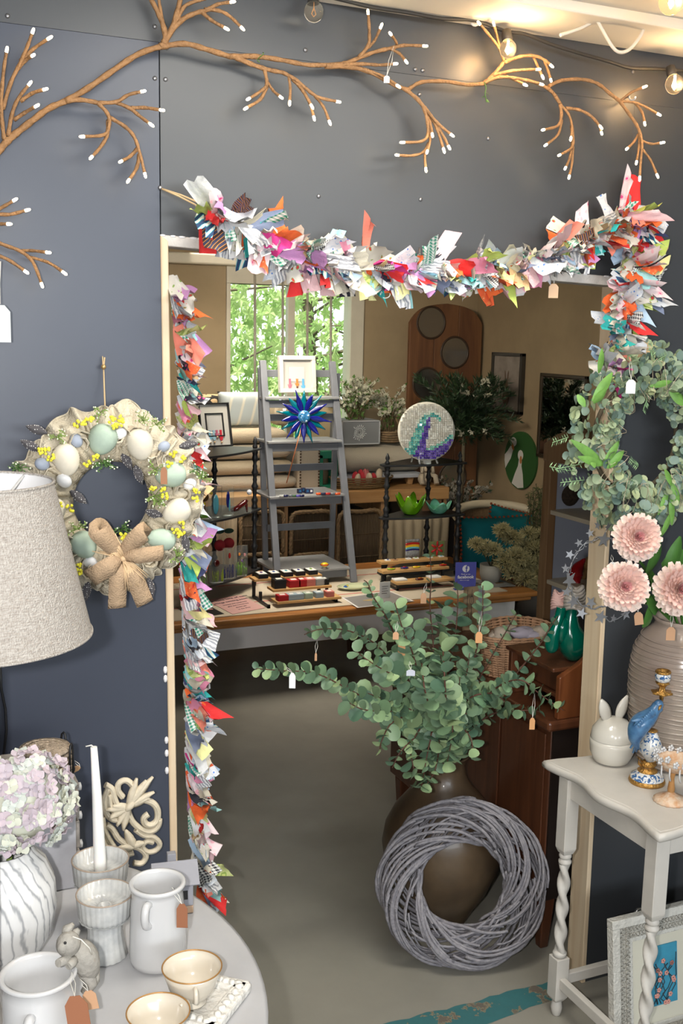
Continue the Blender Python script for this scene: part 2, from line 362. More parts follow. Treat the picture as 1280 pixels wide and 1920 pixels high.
# teal paint worn on the floor
def worn(m, base_under, sc_=18, thr=.47):
    n, L, b = ntree(m); t = tex(m, 'Noise', coords(m), Scale=sc_, Detail=9, Roughness=.65)
    ramp(m, t.outputs[0], [(0, base_under), (thr, base_under), (thr+.02, (.30, .24, .14)), (thr+.04, (.045, .15, .16)), (1, (.05, .19, .2))])
teal_m = mat('worn_teal_paint', (.05, .17, .18), .45); worn(teal_m, (.14, .12, .1), 16, .40)
a, c, d, e = PZ(640, 1942, .001), PZ(700, 1990, .001), PZ(1062, 1866, .001), PZ(1046, 1836, .001)
b = B(); pts1 = [a.lerp(e, i/24)+V((0, rnd.uniform(-.006, .006), 0)) for i in range(25)]; pts2 = [c.lerp(d, i/24)+V((0, rnd.uniform(-.006, .006), 0)) for i in range(25)]
for i in range(24): b.add([pts1[i], pts1[i+1], pts2[i+1], pts2[i]], [(0, 1, 2, 3)])
o = b.done('trim_9', teal_m, kind='structure')
# ================================================================ back room furniture
def rect(x0, y0, x1, y1, y):
    a, c = PY(x0, y0, y), PY(x1, y1, y); return a.x, c.z, c.x, a.z   # x0, z0, x1, z1
TZ = .40; TY = 4.72
oak = wood('oiled_oak', (.46, .20, .055), (.33, .125, .03), 0, 8, .35, coat=.2)
apron_m = mat('apron_white', (.62, .60, .60), .5)
dark_wood = wood('dark_walnut', (.085, .03, .013), (.045, .016, .008), 2, 10, .35, coat=.3)
x1t = PZ(1018, 1112, TZ).x
t = thing('display_table', 'long low oak table with white apron and cream runner in the far room', 'table', (2.2, 5.1, 0))
B().bx((.75, TY, TZ-.028), (x1t, 5.68, TZ)).done('tabletop', oak, t, True, bevel=.01, seg=3)
B().bx((.78, TY+.02, TZ-.05), (x1t-.03, 5.66, TZ-.0285)).done('edge_molding', oak, t, True, bevel=.009, seg=3)
B().bx((.84, TY+.07, TZ-.17), (x1t-.1, 5.6, TZ-.0505)).done('apron', apron_m, t, True, bevel=.004)
for x, y in ((1.2, 5.15), (2.40, 5.15), (1.2, 5.5), (3.05, 5.5)):
    B().box((x, y, (TZ-.17)/2), (.10, .10, TZ-.17), taper=.8).done('leg', dark_wood, t, True, bevel=.008)
linen = mat('cream_runner', (.55, .48, .37), .85, bump=.2, bscale=180)
red_line = mat('red_stripe', (.55, .07, .07), .8)
fa, fb = PZ(380, 1140, TZ+.002), PZ(965, 1093, TZ+.002)
rn = B().bx((.9, TY+.055, TZ+.0005), (3.1, 5.5, TZ+.004)).done('table_runner', linen); tag(rn, 'cream linen table runner with thin red stripes on the oak table', 'runner')
for yy in (TY+.26, 5.36): B().bx((.9, yy, TZ+.0042), (3.1, yy+.008, TZ+.005)).done('stripe', red_line, rn)
ZT = TZ+.0045

# ---- grey ladder shelf
grey_p = mat('grey_chalk_paint', (.19, .20, .225), .55, var=.12, vscale=12, bump=.05)
grey_l = mat('light_grey_chalk_paint', (.27, .275, .28), .55, var=.12, vscale=12)
yb = 5.24
ls = thing('ladder_shelf', 'grey painted A-frame ladder shelf standing on the oak table', 'shelf', (2.16, yb+.2, ZT))
def post(px0, py0, y0, px1, py1, y1, w=.036, d=.022, name='side_rail', m=grey_p):
    a = PY(px0, py0, y0); c = PY(px1, py1, y1)
    c.z = max(c.z, ZT); dr = (a-c).normalized(); b = B(); q = basis(V((1, 0, 0)), dr.cross(V((1, 0, 0))), dr, (a+c)/2)
    b.box((0, 0, 0), (w, d, (a-c).length)); b.b.transform(q); b.done(name, m, ls, True, bevel=.002)
post(492, 676, yb+.22, 521, 1098, yb-.02); post(622, 678, yb+.22, 663, 1093, yb-.02)
post(488, 690, yb+.26, 498, 1086, yb+.34, .03, .02, 'rear_rail'); post(632, 700, yb+.26, 620, 1072, yb+.34, .03, .02, 'rear_rail')
def shelf(pxa, pxb, py, y0, dep, th=.012):
    a, c = PY(pxa, py, y0), PY(pxb, py, y0); B().bx((a.x, y0-.01, a.z-th), (c.x, y0+dep, a.z)).done('shelf_board', grey_l, ls, True, bevel=.002)
    B().bx((a.x+.005, y0+.02, a.z-th-.045), (c.x-.005, y0+.035, a.z-th-.005)).done('cross_rail', grey_p, ls, True, bevel=.002)
    return a.z, a.x, c.x
SH = [shelf(497, 636, 745, yb+.16, .10), shelf(502, 640, 828, yb+.10, .19), shelf(505, 645, 932, yb+.05, .27), shelf(520, 655, 1073, yb+.0, .36)]
for py, xa, xb in ((700, 496, 630), (783, 500, 628), (878, 502, 625), (990, 500, 624)):
    a, c = PY(xa, py, yb+.28), PY(xb, py, yb+.28); B().bx((a.x, yb+.27, a.z-.019), (c.x, yb+.285, a.z+.019)).done('rear_rail', grey_p, ls, True, bevel=.002)

# ---- black corner shelves (whatnots)
wm = mat('black_lacquer', (.018, .019, .021), .35)
def turned(b, x, y, z0, z1, r=.014):
    n = 26; pr = []
    for i in range(n+1):
        u = i/n; z = z0+(z1-z0)*u; w = .62+.5*abs(sin(u*pi*4))**3+.25*(abs(sin(u*pi*9)) > .93)
        if u < .04 or u > .96: w = 1.15
        pr.append((r*w, z))
    b.lathe(pr, 12, (x, y, 0))
def whatnot(name, lab, pxl, pxr, pyl, pyr, shelves, yl, y, dback, cx_px):
    """shelves = list of pixel heights of shelf tops on the right post; bowed front edge from the left post to the right, third post behind"""
    A, C = PY(pxl, pyl, yl), PY(pxr, pyr, y); t = thing(name, lab, 'shelf', ((A.x+C.x)/2, (yl+y)/2, ZT))
    bx_ = PY(cx_px, pyr, y+dback).x; bp = V((bx_, y+dback, 0))
    zs = [PY(pxr, py, y).z for py in shelves]; A2, C2 = V((A.x, yl, 0)), V((C.x, y, 0)); dr = (C2-A2).normalized(); nn = V((dr.y, -dr.x, 0))
    for i, z in enumerate(zs):
        out = []
        for k in range(17):
            u = k/16; p = A2-dr*.035+(C2-A2+dr*.07)*u+nn*(.02+.04*sin(pi*u)); out.append((p.x, p.y))
        for p in (C2+dr*.03-nn*.03, bp+dr*.05-nn*.03, bp-dr*.05-nn*.03, A2-dr*.03-nn*.03): out.append((p.x, p.y))
        n = len(out); b = B(); b.add([(p[0], p[1], z-.012) for p in out]+[(p[0], p[1], z) for p in out], [tuple(range(n))[::-1], tuple(range(n, 2*n))]+[(k, (k+1) % n, n+(k+1) % n, n+k) for k in range(n)])
        b.done('shelf_board', wm, t, True, bevel=.003)
    for (x, yy) in ((A.x, yl), (C.x, y), (bx_, y+dback)):
        for i in range(len(zs)-1):
            b = B(); turned(b, x, yy, zs[i+1], zs[i]-.012); b.done('turned_post', wm, t, True)
        b = B(); b.lathe([(.011, ZT), (.013, ZT+.02), (.008, ZT+.035), (.014, zs[-1]-.02), (.01, zs[-1]-.012)], 10, (x, yy, 0)); b.done('foot', wm, t, True)
        b = B(); b.lathe([(.012, zs[0]), (.014, zs[0]+.01), (.007, zs[0]+.02), (.013, zs[0]+.032), (.009, zs[0]+.045), (.004, zs[0]+.058), (0, zs[0]+.06)], 10, (x, yy, 0)); b.done('finial', wm, t, True)
    return t, zs, A, C
WLt, WLz, WLa, WLc = whatnot('corner_shelf', 'black turned-post corner shelf left of the grey ladder shelf', 352, 478, 845, 840, (840, 953, 1065), 4.98, 5.32, .12, 402)
WRt, WRz, WRa, WRc = whatnot('corner_shelf', 'black turned-post corner shelf holding the round wave mosaic', 726, 862, 866, 866, (866, 962, 1062), 5.2, 5.2, .26, 804)

# ---- basket unit with pine rails, behind the table
UY = 5.86
pine_d = wood('honey_pine', (.40, .22, .085), (.30, .15, .05), 0, 8, .5)
pine_dv = wood('honey_pine_upright', (.38, .22, .10), (.28, .15, .06), 2, 8, .5)
x0, z0, x1, z1 = rect(330, 935, 838, 962, UY)
u = thing('basket_unit', 'long honey pine bench with openings for wicker baskets behind the table', 'bench', ((x0+x1)/2, UY, 0))
zt = z1; B().bx((x0, UY-.02, zt-.075), (x1, UY+.42, zt)).done('bench_top', pine_d, u, True, bevel=.006)
B().bx((x0, UY, 0), (x1, UY+.4, .2)).done('base', pine_d, u, True, bevel=.004)
for px in (338, 536, 628, 716, 832):
    x = PY(px, 1000, UY).x; B().bx((x-.012, UY, .2), (x+.012, UY+.4, zt-.075)).done('upright', pine_dv, u, True, bevel=.003)
B().bx((x0, UY+.38, .2), (x1, UY+.4, zt-.075)).done('back_panel', mat('dark_brown', (.05, .035, .02), .9), u, True)  # even dark brown panel behind the baskets
wick = mat('dark_wicker', (.13, .085, .045), .7, var=.5, vscale=60, bump=.5, bscale=90, stretch=(1, 1, .15))
wick_l = mat('brown_willow', (.26, .17, .085), .7, var=.5, vscale=50)
def braid(b, path, r, turns, n=3, k=6):
    """a rope of n strands twisted around a path"""
    P = smooth_path(path, 5); N = len(P)
    for s in range(n):
        q = []
        for i, p in enumerate(P):
            t = (P[min(i+1, N-1)]-P[max(i-1, 0)]).normalized(); a = V((0, 1, 0)) if abs(t.y) < .9 else V((1, 0, 0)); b1 = (a-t*a.dot(t)).normalized(); b2 = t.cross(b1)
            ph = 2*pi*(turns*i/N+s/n); q.append(p+b1*cos(ph)*r*.6+b2*sin(ph)*r*.6)
        b.tube(q, r*.7, k, cap=True)
def flat_basket(pxa, pya, pxb, pyb, y, lab, parts=26):
    x0, z0, x1, z1 = rect(pxa, pya, pxb, pyb, y); t = thing('wicker_basket', lab, 'basket', ((x0+x1)/2, y, z0), group='wicker drawers in the pine bench')
    B().bx((x0+.01, y+.01, z0), (x1-.01, y+.35, z1-.015)).done('basket_body', wick, t, True, bevel=.02)
    b = B(); n = int((x1-x0)/.009)
    for i in range(n): x = x0+.012+(x1-x0-.024)*i/(n-1); b.tube([(x, y+.004+.003*(i % 2), z0+.01), (x+rnd.uniform(-.002, .002), y+.002, z1-.02)], .0033, 5)
    for zz_ in (z0+(z1-z0)*.35, z0+(z1-z0)*.68):
        b.tube([(x0+.01+(x1-x0-.02)*i/20, y+.002*(-1)**i, zz_) for i in range(21)], .004, 5)
    b.done('stakes', wick, t, True, kind='stuff')
    b = B(); braid(b, [(x0, y-.003, z0+.005), (x0+.002, y-.006, (z0+z1)/2), (x0+.01, y-.005, z1-.012), ((x0+x1)/2, y-.01, z1+.004), (x1-.01, y-.005, z1-.012), (x1-.002, y-.006, (z0+z1)/2), (x1, y-.003, z0+.005)], .012, 9)
    b.done('braided_rim', wick_l, t, True)
flat_basket(450, 962, 530, 1036, UY-.01, 'upper wicker drawer behind the left rail of the ladder shelf')
flat_basket(545, 962, 622, 1036, UY-.01, 'upper wicker drawer seen through the middle of the ladder shelf')
flat_basket(450, 1042, 530, 1095, UY-.01, 'lower wicker drawer behind the left rail of the ladder shelf')
flat_basket(545, 1042, 622, 1095, UY-.01, 'lower wicker drawer seen through the bottom of the ladder shelf')
flat_basket(634, 962, 712, 1085, UY-.012, 'tall dark wicker basket just right of the ladder shelf')
def folds(name, lab, cat, pxa, pya, pxb, pyb, y, m, n=9, amp=.012, group=None):
    x0, z0, x1, z1 = rect(pxa, pya, pxb, pyb, y); g = []
    for k in range(7):
        row = []
        for i in range(n*6+1):
            uu = i/(n*6); row.append((x0+(x1-x0)*uu, y+amp*sin(uu*n*2*pi+.6*sin(k*.9+uu*5))*(.5+k/10), z1+(z0-z1)*k/6))
        g.append(row)
    o = B().sheet(g).done(name, m, solid=.003); return tag(o, lab, cat, group)
folds('linen_curtain', 'beige gathered linen curtain under the right end of the pine bench', 'curtain', 722, 965, 838, 1086, UY-.03, mat('linen_curtain', (.33, .27, .18), .9, bump=.2, bscale=120), 7)
folds('linen_curtain', 'pale gathered linen curtain behind the left black corner shelf', 'curtain', 340, 955, 444, 1080, UY-.03, mat('pale_linen', (.46, .37, .25), .9, bump=.2, bscale=120), 8, .008)

# ---- things on the bench: cushions, roll, ottoman
ub = zt+.0
beige = mat('beige_linen', (.40, .33, .23), .85, bump=.25, bscale=150)
oat = mat('oat_linen', (.42, .37, .29), .9, bump=.3, bscale=160)
def cushion(name, lab, x0, x1, y0, y1, z0, z1, m, cat='cushion', group=None, puff=.3, rot=None, e=.35):
    """pillow: superellipsoid slab"""
    c = V(((x0+x1)/2, (y0+y1)/2, (z0+z1)/2)); h = V(((x1-x0)/2, (y1-y0)/2, (z1-z0)/2)); g = []
    ax = min(range(3), key=lambda i: h[i]); a1, a2 = [i for i in range(3) if i != ax]; n = 14
    b = B()
    for s in (1, -1):
        g = []
        for i in range(n+1):
            row = []
            for j in range(n+1):
                u_, v_ = -1+2*i/n, -1+2*j/n; w = ((1-u_**4)*(1-v_**4))**e; pull = 1-.05*(abs(v_)**2)*(1-abs(u_)**3) if puff else 1
                pull2 = 1-.05*(abs(u_)**2)*(1-abs(v_)**3) if puff else 1
                p = V((0, 0, 0)); p[a1] = u_*h[a1]*pull2*(1 if not puff else (1-.06*(1-abs(v_)**2)*0)); p[a2] = v_*h[a2]*pull; p[ax] = s*w*h[ax]; row.append(c+(rot @ p if rot else p))
            g.append(row)
        b.sheet(g)
    bmesh.ops.remove_doubles(b.b, verts=b.b.verts, dist=1e-5)
    o = b.done(name, m); return tag(o, lab, cat, group)
# folded linen mattress pads stacked at the left
sl = ['bottom', 'lower middle', 'upper middle', 'top']
pys = [(946, 916), (912, 880), (872, 836), (834, 806)]
zst = ub+.001
for k, (pb, pt) in enumerate(pys):
    x0, z0, x1, z1 = rect(345, pt, 566-6*k, pb, 6.0); hz = (PY(400, 806, 6.0).z-ub)/4-.001; z0 = zst; z1 = z0+hz; zst = z1+.001
    cushion('seat_pad', 'beige linen seat pad, %s of the stack behind the left corner shelf' % sl[k], x0, x1, 6.0, 6.35, z0, z1, beige if k % 2 else oat, 'seat pad', 'stacked beige seat pads', puff=0, e=.25)
x0, z0, x1, z1 = rect(560, 834, 600, 935, 5.98); z0 = ub+.0005
t = thing('ottoman', 'cream upholstered box with dark nail studs behind the ladder shelf', 'ottoman', ((x0+x1)/2, 6.1, z0))
B().bx((x0, 5.98, z0), (x1, 6.2, z1)).done('upholstery', oat, t, True, bevel=.015)
for xx in (x0+.012, x1-.012):
    for k in range(14): B().ball((xx, 5.977, z0+.02+(z1-z0-.04)*k/13), (.006, .004, .006), 6).done('nail_stud', mat('dark_brass', (.08, .05, .03), .4, .7), t, True)
x0, z0, x1, z1 = rect(586, 846, 630, 945, 6.02); z0 = ub+.0005; x0 += .03; green_t = mat('green_metal', (.012, .19, .11), .4)
t = thing('lantern', 'green metal lantern with a pale candle behind the ladder shelf', 'lantern', ((x0+x1)/2, 6.1, z0))
b = B(); w_ = x1-x0
b.bx((x0, 6.0, z0), (x0+w_*.25, 6.18, z1-.02)); b.bx((x1-w_*.25, 6.0, z0), (x1, 6.18, z1-.02)); b.bx((x0, 6.17, z0), (x1, 6.18, z1)); b.bx((x0, 6.0, z1-w_*.35), (x1, 6.18, z1)); b.bx((x0, 6.0, z0), (x1, 6.18, z0+.02))
b.done('housing', green_t, t, True, bevel=.004)
B().lathe([(.032, z0+.02), (.034, z0+.09), (.022, z0+.12), (.034, z0+.14), (.028, z0+.2), (.006, z0+.24), (0, z0+.26)], 14, ((x0+x1)/2, 6.08, 0)).done('ornament', mat('bronze_cone', (.2, .16, .1), .6, bump=.5), t, True)
# pillows on the pads
cow = mat('cowhide', (.3, .2, .1), .9); t_ = tex(cow, 'Noise', coords(cow), Scale=9, Detail=1, Distortion=.8); ramp(cow, t_.outputs[0], [(0, (.015, .013, .012)), (.46, (.42, .29, .16)), (.50, (.5, .36, .2)), (.56, (.015, .013, .012))], True)
x0, z0, x1, z1 = rect(350, 738, 436, 834, 6.25); z0 = zst; cushion('cowhide_cushion', 'black and tan cowhide cushion behind the left black framed picture', x0, x1, 6.2, 6.33, z0, z1, cow)
strp = mat('striped_grey_cotton', (.40, .43, .42), .9); t_ = tex(strp, 'Wave', coords(strp, rot=(0, R(-14), 0)), Scale=4.2, bands_direction='X'); ramp(strp, t_.outputs[0], [(0, (.38, .42, .42)), (.86, (.38, .42, .42)), (.88, (.58, .55, .45)), (.93, (.38, .42, .42)), (.96, (.58, .55, .45))], True)
x0, z0, x1, z1 = rect(408, 734, 498, 836, 6.13); z0 = zst; cushion('striped_pillow', 'grey cotton pillow with cream stripes left of the ladder shelf', x0, x1, 6.08, 6.2, z0, z1, strp)
x0, z0, x1, z1 = rect(505, 752, 566, 836, 6.2); z0 = zst; cushion('beige_cushion', 'sand coloured cushion behind the glass flower', x0, x1, 6.12, 6.28, z0, z1, beige, group='sand cushions behind the ladder')
x0, z0, x1, z1 = rect(560, 752, 622, 840, 6.3); cushion('beige_cushion', 'sand coloured cushion to the right behind the glass flower', x0, x1, 6.22, 6.4, z0, z1, mat('sand_cloth', (.47, .37, .22), .85, bump=.2, bscale=120), group='sand cushions behind the ladder')

# ---- upholstered stool with linen bolster, and what stands on and under it
x0, z0, x1, z1 = rect(636, 836, 792, 888, 6.0)
t = thing('linen_stool', 'linen upholstered bench seat on pine legs under the blossom planter', 'stool', ((x0+x1)/2, 6.1, ub))
b = B(); N = 28
for s in (0,):
    prof = [(cos(2*pi*k/N), sin(2*pi*k/N)) for k in range(N)]
    g = [[(x0+(x1-x0)*i/10, 6.18+.17*c_, (z0+z1)/2+(z1-z0)/2*s_*(1 if s_ < 0 else 1)) for c_, s_ in prof+prof[:1]] for i in range(11)]
    b.sheet(g); b.add(g[0][:-1], [tuple(range(N))]); b.add(g[-1][:-1], [tuple(range(N))])
b.done('padded_seat', oat, t, True)
B().bx((x0-.01, 5.99, z0-.022), (x1+.005, 6.36, z0+.004)).done('seat_frame', mat('pale_grey_rim', (.36, .38, .42), .5), t, True, bevel=.005)
for px in (646, 768):
    x = PY(px, 910, 6.02).x
    for yy in (6.03, 6.33): B().box((x, yy, (ub+z0-.022)/2), (.045, .045, z0-.022-ub), taper=.7).done('leg', pine_dv, t, True, bevel=.004)
zseat = z1
leaf_g = leafmat('small_green_leaf', (.05, .12, .02), (.16, .28, .06), .3); petal_w = leafmat('white_blossom', (.50, .48, .36), (.62, .60, .48), .3)
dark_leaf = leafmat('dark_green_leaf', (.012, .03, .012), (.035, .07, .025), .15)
def leaf_quad(b, p, d, L_, w, up=None, fold=.15, mi=0):
    """a pointed leaf of 4 triangles from p along d"""
    d = V(d).normalized(); s = d.cross(V(up) if up else V((rnd.random()-.5, rnd.random()-.5, rnd.random()-.5))); s = s.normalized() if s.length > 1e-5 else d.orthogonal().normalized(); n_ = s.cross(d)
    p = V(p); b.add([p, p+d*L_*.45+s*w/2, p+d*L_, p+d*L_*.45-s*w/2, p+d*L_*.45-n_*w*fold], [(0, 1, 4), (1, 2, 4), (2, 3, 4), (3, 0, 4)], False, mi)
def rdir(zb=0): 
    a = rnd.random()*6.283; z = rnd.uniform(-1, 1)*.9+zb; r = sqrt(max(.05, 1-min(z*z, .95))); return V((r*cos(a), r*sin(a), z)).normalized()
def blossom_bush(parent, c, dims, nst, nfl, nlf, fl=.012, lf=.03, fm=None, lm=None):
    st, fo, lv = B(), B(), B(); c = V(c)
    tips = []
    for k in range(nst):
        e = c+V((rnd.uniform(-1, 1)*dims[0], rnd.uniform(-1, 1)*dims[1], dims[2]*rnd.uniform(.35, 1))); m_ = c.lerp(e, .5)+V((rnd.uniform(-.02, .02), 0, dims[2]*.15))
        P = smooth_path([c+V((rnd.uniform(-.3, .3)*dims[0], rnd.uniform(-.3, .3)*dims[1], 0)), m_, e], 5); st.tube(P, .0022, 4); tips.append(P)
    for k in range(nlf):
        P = rnd.choice(tips); p = P[rnd.randrange(1, len(P))]+rdir()*.012; leaf_quad(lv, p, rdir(.3), lf*rnd.uniform(.6, 1.2), lf*.45)
    for k in range(nfl):
        P = rnd.choice(tips); p = P[rnd.randrange(len(P)//2, len(P))]+rdir()*rnd.random()*.028; nn = rdir(); a = nn.orthogonal().normalized(); e_ = nn.cross(a)
        for j in range(5):
            th = 2*pi*j/5; d = a*cos(th)+e_*sin(th); s = nn.cross(d)*fl*.45; fo.add([p, p+d*fl*.6+s, p+d*fl+nn*fl*.3, p+d*fl*.6-s], [(0, 1, 2, 3)])
    st.done('stems', mat('twig_brown', (.09, .06, .03), .9), parent, True, kind='stuff')
    lv.done('leaves', lm or leaf_g, parent, True, kind='stuff')
    if nfl: fo.done('blossoms', fm or petal_w, parent, True, kind='stuff')
x0, z0, x1, z1 = rect(640, 789, 711, 836, 6.05)
t = thing('blossom_planter', 'grey wooden trough with stencilled flower and cream blossom sprays', 'planter', ((x0+x1)/2, 6.15, zseat))
B().bx((x0, 6.05, zseat-.0), (x1, 6.25, z1)).done('trough', mat('planter_grey', (.20, .205, .21), .6), t, True, bevel=.003)
b = B(); fr = .007
for a, c in (((x0, z1-fr), (x1, z1)), ((x0, zseat), (x1, zseat+fr)), ((x0, zseat), (x0+fr, z1)), ((x1-fr, zseat), (x1, z1))): b.bx((a[0], 6.043, a[1]), (c[0], 6.05, c[1]))
b.done('trim_frame', mat('planter_rim', (.42, .43, .44), .6), t, True)
b = B(); cc = V(((x0+x1)/2-.01, 6.0475, (zseat+z1)/2))
for k in range(22):
    a = 2*pi*k/22+.1; r = .045*rnd.uniform(.7, 1.1); b.tube([cc+V((cos(a), 0, sin(a)))*.008, cc+V((cos(a), 0, sin(a)))*r], .0011, 4)
    for q in (.6, .85, 1): b.ball(cc+V((cos(a+.1*(q-.6)), 0, sin(a+.1*(q-.6))))*r*q, (.004, .0012, .004), 5)
b.done('stencil_flower', mat('stencil_white', (.6, .62, .62), .7), t, True)
blossom_bush(t, ((x0+x1)/2, 6.14, z1-.01), (.19, .12, .27), 34, 620, 330, .012, .035)
x0, z0, x1, z1 = rect(712, 806, 764, 838, 6.05)
t = thing('blossom_basket', 'small brown trug basket with white blossom beside the grey trough', 'basket', ((x0+x1)/2, 6.13, zseat))
b = B(); b.lathe([(.05, zseat), (.075, zseat+.02), (.08, zseat+.075), (.07, zseat+.075), (.06, zseat+.01)], 20, ((x0+x1)/2, 6.13, 0)); b.done('basket_body', wick_l, t, True)
for k in range(5): B().tube([((x0+x1)/2+.081*cos(2*pi*j/24), 6.13+.081*sin(2*pi*j/24), zseat+.012+k*.014) for j in range(24)], .0055, 5, closed=True).done('woven_row', wick_l, t, True)
B().tube([((x0+x1)/2+.075*cos(pi*j/12), 6.13, zseat+.07+.11*sin(pi*j/12)) for j in range(13)], .005, 6).done('handle', wick_l, t, True)
blossom_bush(t, ((x0+x1)/2, 6.13, zseat+.07), (.15, .1, .30), 16, 240, 110, .013, .035)
# dark green bush on a stand, in the corner
x0, z0, x1, z1 = rect(775, 700, 925, 815, 6.1)
c = ((x0+x1)/2+.02, 6.0, z0)
t = thing('dark_green_shrub', 'dense dark green artificial shrub with a few white flowers in the corner', 'plant', (c[0], c[1], 0))
B().lathe([(.07, 0), (.10, .1), (.11, .3), (.09, .5), (.05, .62), (.05, .66), (.04, .66)], 24, (c[0], c[1], 0)).done('tall_pot', mat('pot_dark', (.04, .035, .03), .5), t, True)
B().tube([(c[0], c[1], .6), (c[0], c[1], z0+.1)], .012, 6).done('trunk', bark, t, True)
lv = B(); st = B(); fo = B()
for k in range(120):
    e = V((c[0]+rnd.uniform(-1, 1)*.27, c[1]+rnd.uniform(-1, 1)*.2, z0-.02+.42*rnd.random())); s0 = V((c[0], c[1], z0+.02)); P = smooth_path([s0, s0.lerp(e, .5)+V((0, 0, .06)), e], 6); st.tube(P, .002, 3)
    for p in P[2:]:
        for j in range(5): leaf_quad(lv, p+rdir()*.006, ((e-s0).normalized()+rdir()*.8), .05*rnd.uniform(.7, 1.2), .011)
for k in range(26):
    p = V((c[0]+rnd.uniform(-.17, .1), c[1]-.14, z0+rnd.choice((.02, .25, .33))+.05*rnd.random()))
    for j in range(6): leaf_quad(fo, p, rdir(), .022, .012)
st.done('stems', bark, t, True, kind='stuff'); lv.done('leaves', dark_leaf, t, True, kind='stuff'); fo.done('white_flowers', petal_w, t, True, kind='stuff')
# low white blossom bush between corner shelf and chair
x0, z0, x1, z1 = rect(815, 890, 900, 975, 6.1)
t = thing('low_blossom_bush', 'white blossom bush in a dark pot behind the black corner shelf', 'plant', ((x0+x1)/2, 6.1, 0))
B().lathe([(.09, 0), (.13, .3), (.15, z0-.05), (.14, z0-.05), (.1, z0-.2)], 20, ((x0+x1)/2, 6.1, 0)).done('dark_pot', mat('pot_dark', (.04, .035, .03), .5), t, True)
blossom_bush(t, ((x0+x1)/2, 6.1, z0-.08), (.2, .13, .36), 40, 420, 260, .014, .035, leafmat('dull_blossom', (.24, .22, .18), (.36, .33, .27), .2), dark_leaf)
# wicker tray basket with soft toys under the stool
red_felt = mat('red_felt', (.45, .03, .04), .95); cream_felt = mat('cream_felt', (.6, .5, .36), .95); rose_felt = mat('rose_felt', (.5, .14, .13), .95)
x0, z0, x1, z1 = rect(630, 900, 745, 936, 5.9)
straw = mat('straw_wicker', (.42, .27, .12), .7, var=.45, vscale=70)
t = thing('shallow_basket', 'shallow straw basket of red and cream felt pieces on the pine bench', 'basket', ((x0+x1)/2, 6.0, ub))
cx_, cy_, rx_ = (x0+x1)/2, 5.99, (x1-x0)/2
for k in range(5):
    z = ub+.01+k*.014; q = .82+.045*k; o_ = B()
    for s in range(2): o_.tube([(cx_+rx_*q*cos(2*pi*j/40), cy_+.12*q*sin(2*pi*j/40), z+.004*sin(20*pi*j/20+s*pi)) for j in range(40)], .0055, 5, closed=True)
    o_.done('woven_row', straw, t, True)

b = B(); b.add([(cx_+rx_*.85*cos(2*pi*j/24), cy_+.1*sin(2*pi*j/24), ub+.01) for j in range(24)], [tuple(range(24))]); b.done('bottom', straw, t, True)
for k in range(11):
    m_ = (red_felt, cream_felt, rose_felt)[k % 3]; o = B().ball((0, 0, 0), (.035+.02*rnd.random(), .022, .018), 10, egg=.25, rot=M.Rotation(rnd.random()*3, 3, 'Z') @ M.Rotation(R(90), 3, 'Y')).done('felt_heart', m_)
    o.location = (cx_+rx_*rnd.uniform(-.65, .65), cy_+rnd.uniform(-.06, .05), ub+.055+.022*rnd.random())
    tag(o, '%s felt heart %s the heap in the shallow straw basket' % (('red', 'cream', 'dusty rose')[k % 3], ('at the back of', 'at the front of', 'on top of', 'low in')[k//3]), 'ornament', '%s felt hearts in the straw basket' % ('red', 'cream', 'dusty rose')[k % 3])
# rabbit doll
x0, z0, x1, z1 = rect(776, 868, 820, 936, 5.95)
rb = mat('pale_plush', (.40, .34, .26), .95, bump=.5, bscale=90); cx_ = (x0+x1)/2
t = thing('toy_rabbit', 'pale plush toy rabbit sitting behind the post of the black corner shelf', 'toy', (cx_, 5.97, ub)); h_ = z1-ub
b = B(); b.ball((cx_, 5.97, ub+h_*.32), (.042, .04, h_*.33), 14, egg=.2); b.ball((cx_, 5.95, ub+h_*.76), (.03, .034, h_*.2), 14)
b.tube([(cx_-.03, 5.95, ub+h_*.5), (cx_-.05, 5.92, ub+.06), (cx_-.05, 5.90, ub+.015)], [.014, .016, .017], 8); b.tube([(cx_+.03, 5.95, ub+h_*.5), (cx_+.05, 5.92, ub+.06), (cx_+.05, 5.90, ub+.015)], [.014, .016, .017], 8)
b.done('body', rb, t, True)
for s in (-1, 1): B().tube([(cx_+s*.015, 5.95, ub+h_*.92), (cx_+s*.035, 5.94, ub+h_*.8), (cx_+s*.04, 5.93, ub+h_*.55)], [.008, .014, .010], 8).done('ear', rb, t, True); B().ball((cx_+s*.012, 5.918, ub+h_*.8), .004, 8).done('eye', black, t, True)

# ---- tall pine board with round mirrors
BYY = 6.42
x0, z0, x1, z1 = rect(770, 567, 888, 1000, BYY); z0 = .0
bd = thing('mirror_board', 'tall brown plank board with arched top and round mirrors, in the far corner', 'mirror', ((x0+x1)/2, BYY, 0))
brn = wood('brown_pine', (.17, .075, .03), (.10, .04, .018), 2, 6, .5); W_ = x1-x0
hs = []
for px, py in ((808, 605), (852, 661), (800, 719), (846, 775), (805, 840), (848, 895)):
    p = PY(px, py, BYY); hs.append((p.x, p.z))
rr_ = PY(832, 605, BYY).x-PY(808, 605, BYY).x
def top_z(x):
    u_ = (x-x0)/W_; return z1-.10*(abs(2*u_-1)**4.5)-.03*abs(2*u_-1)
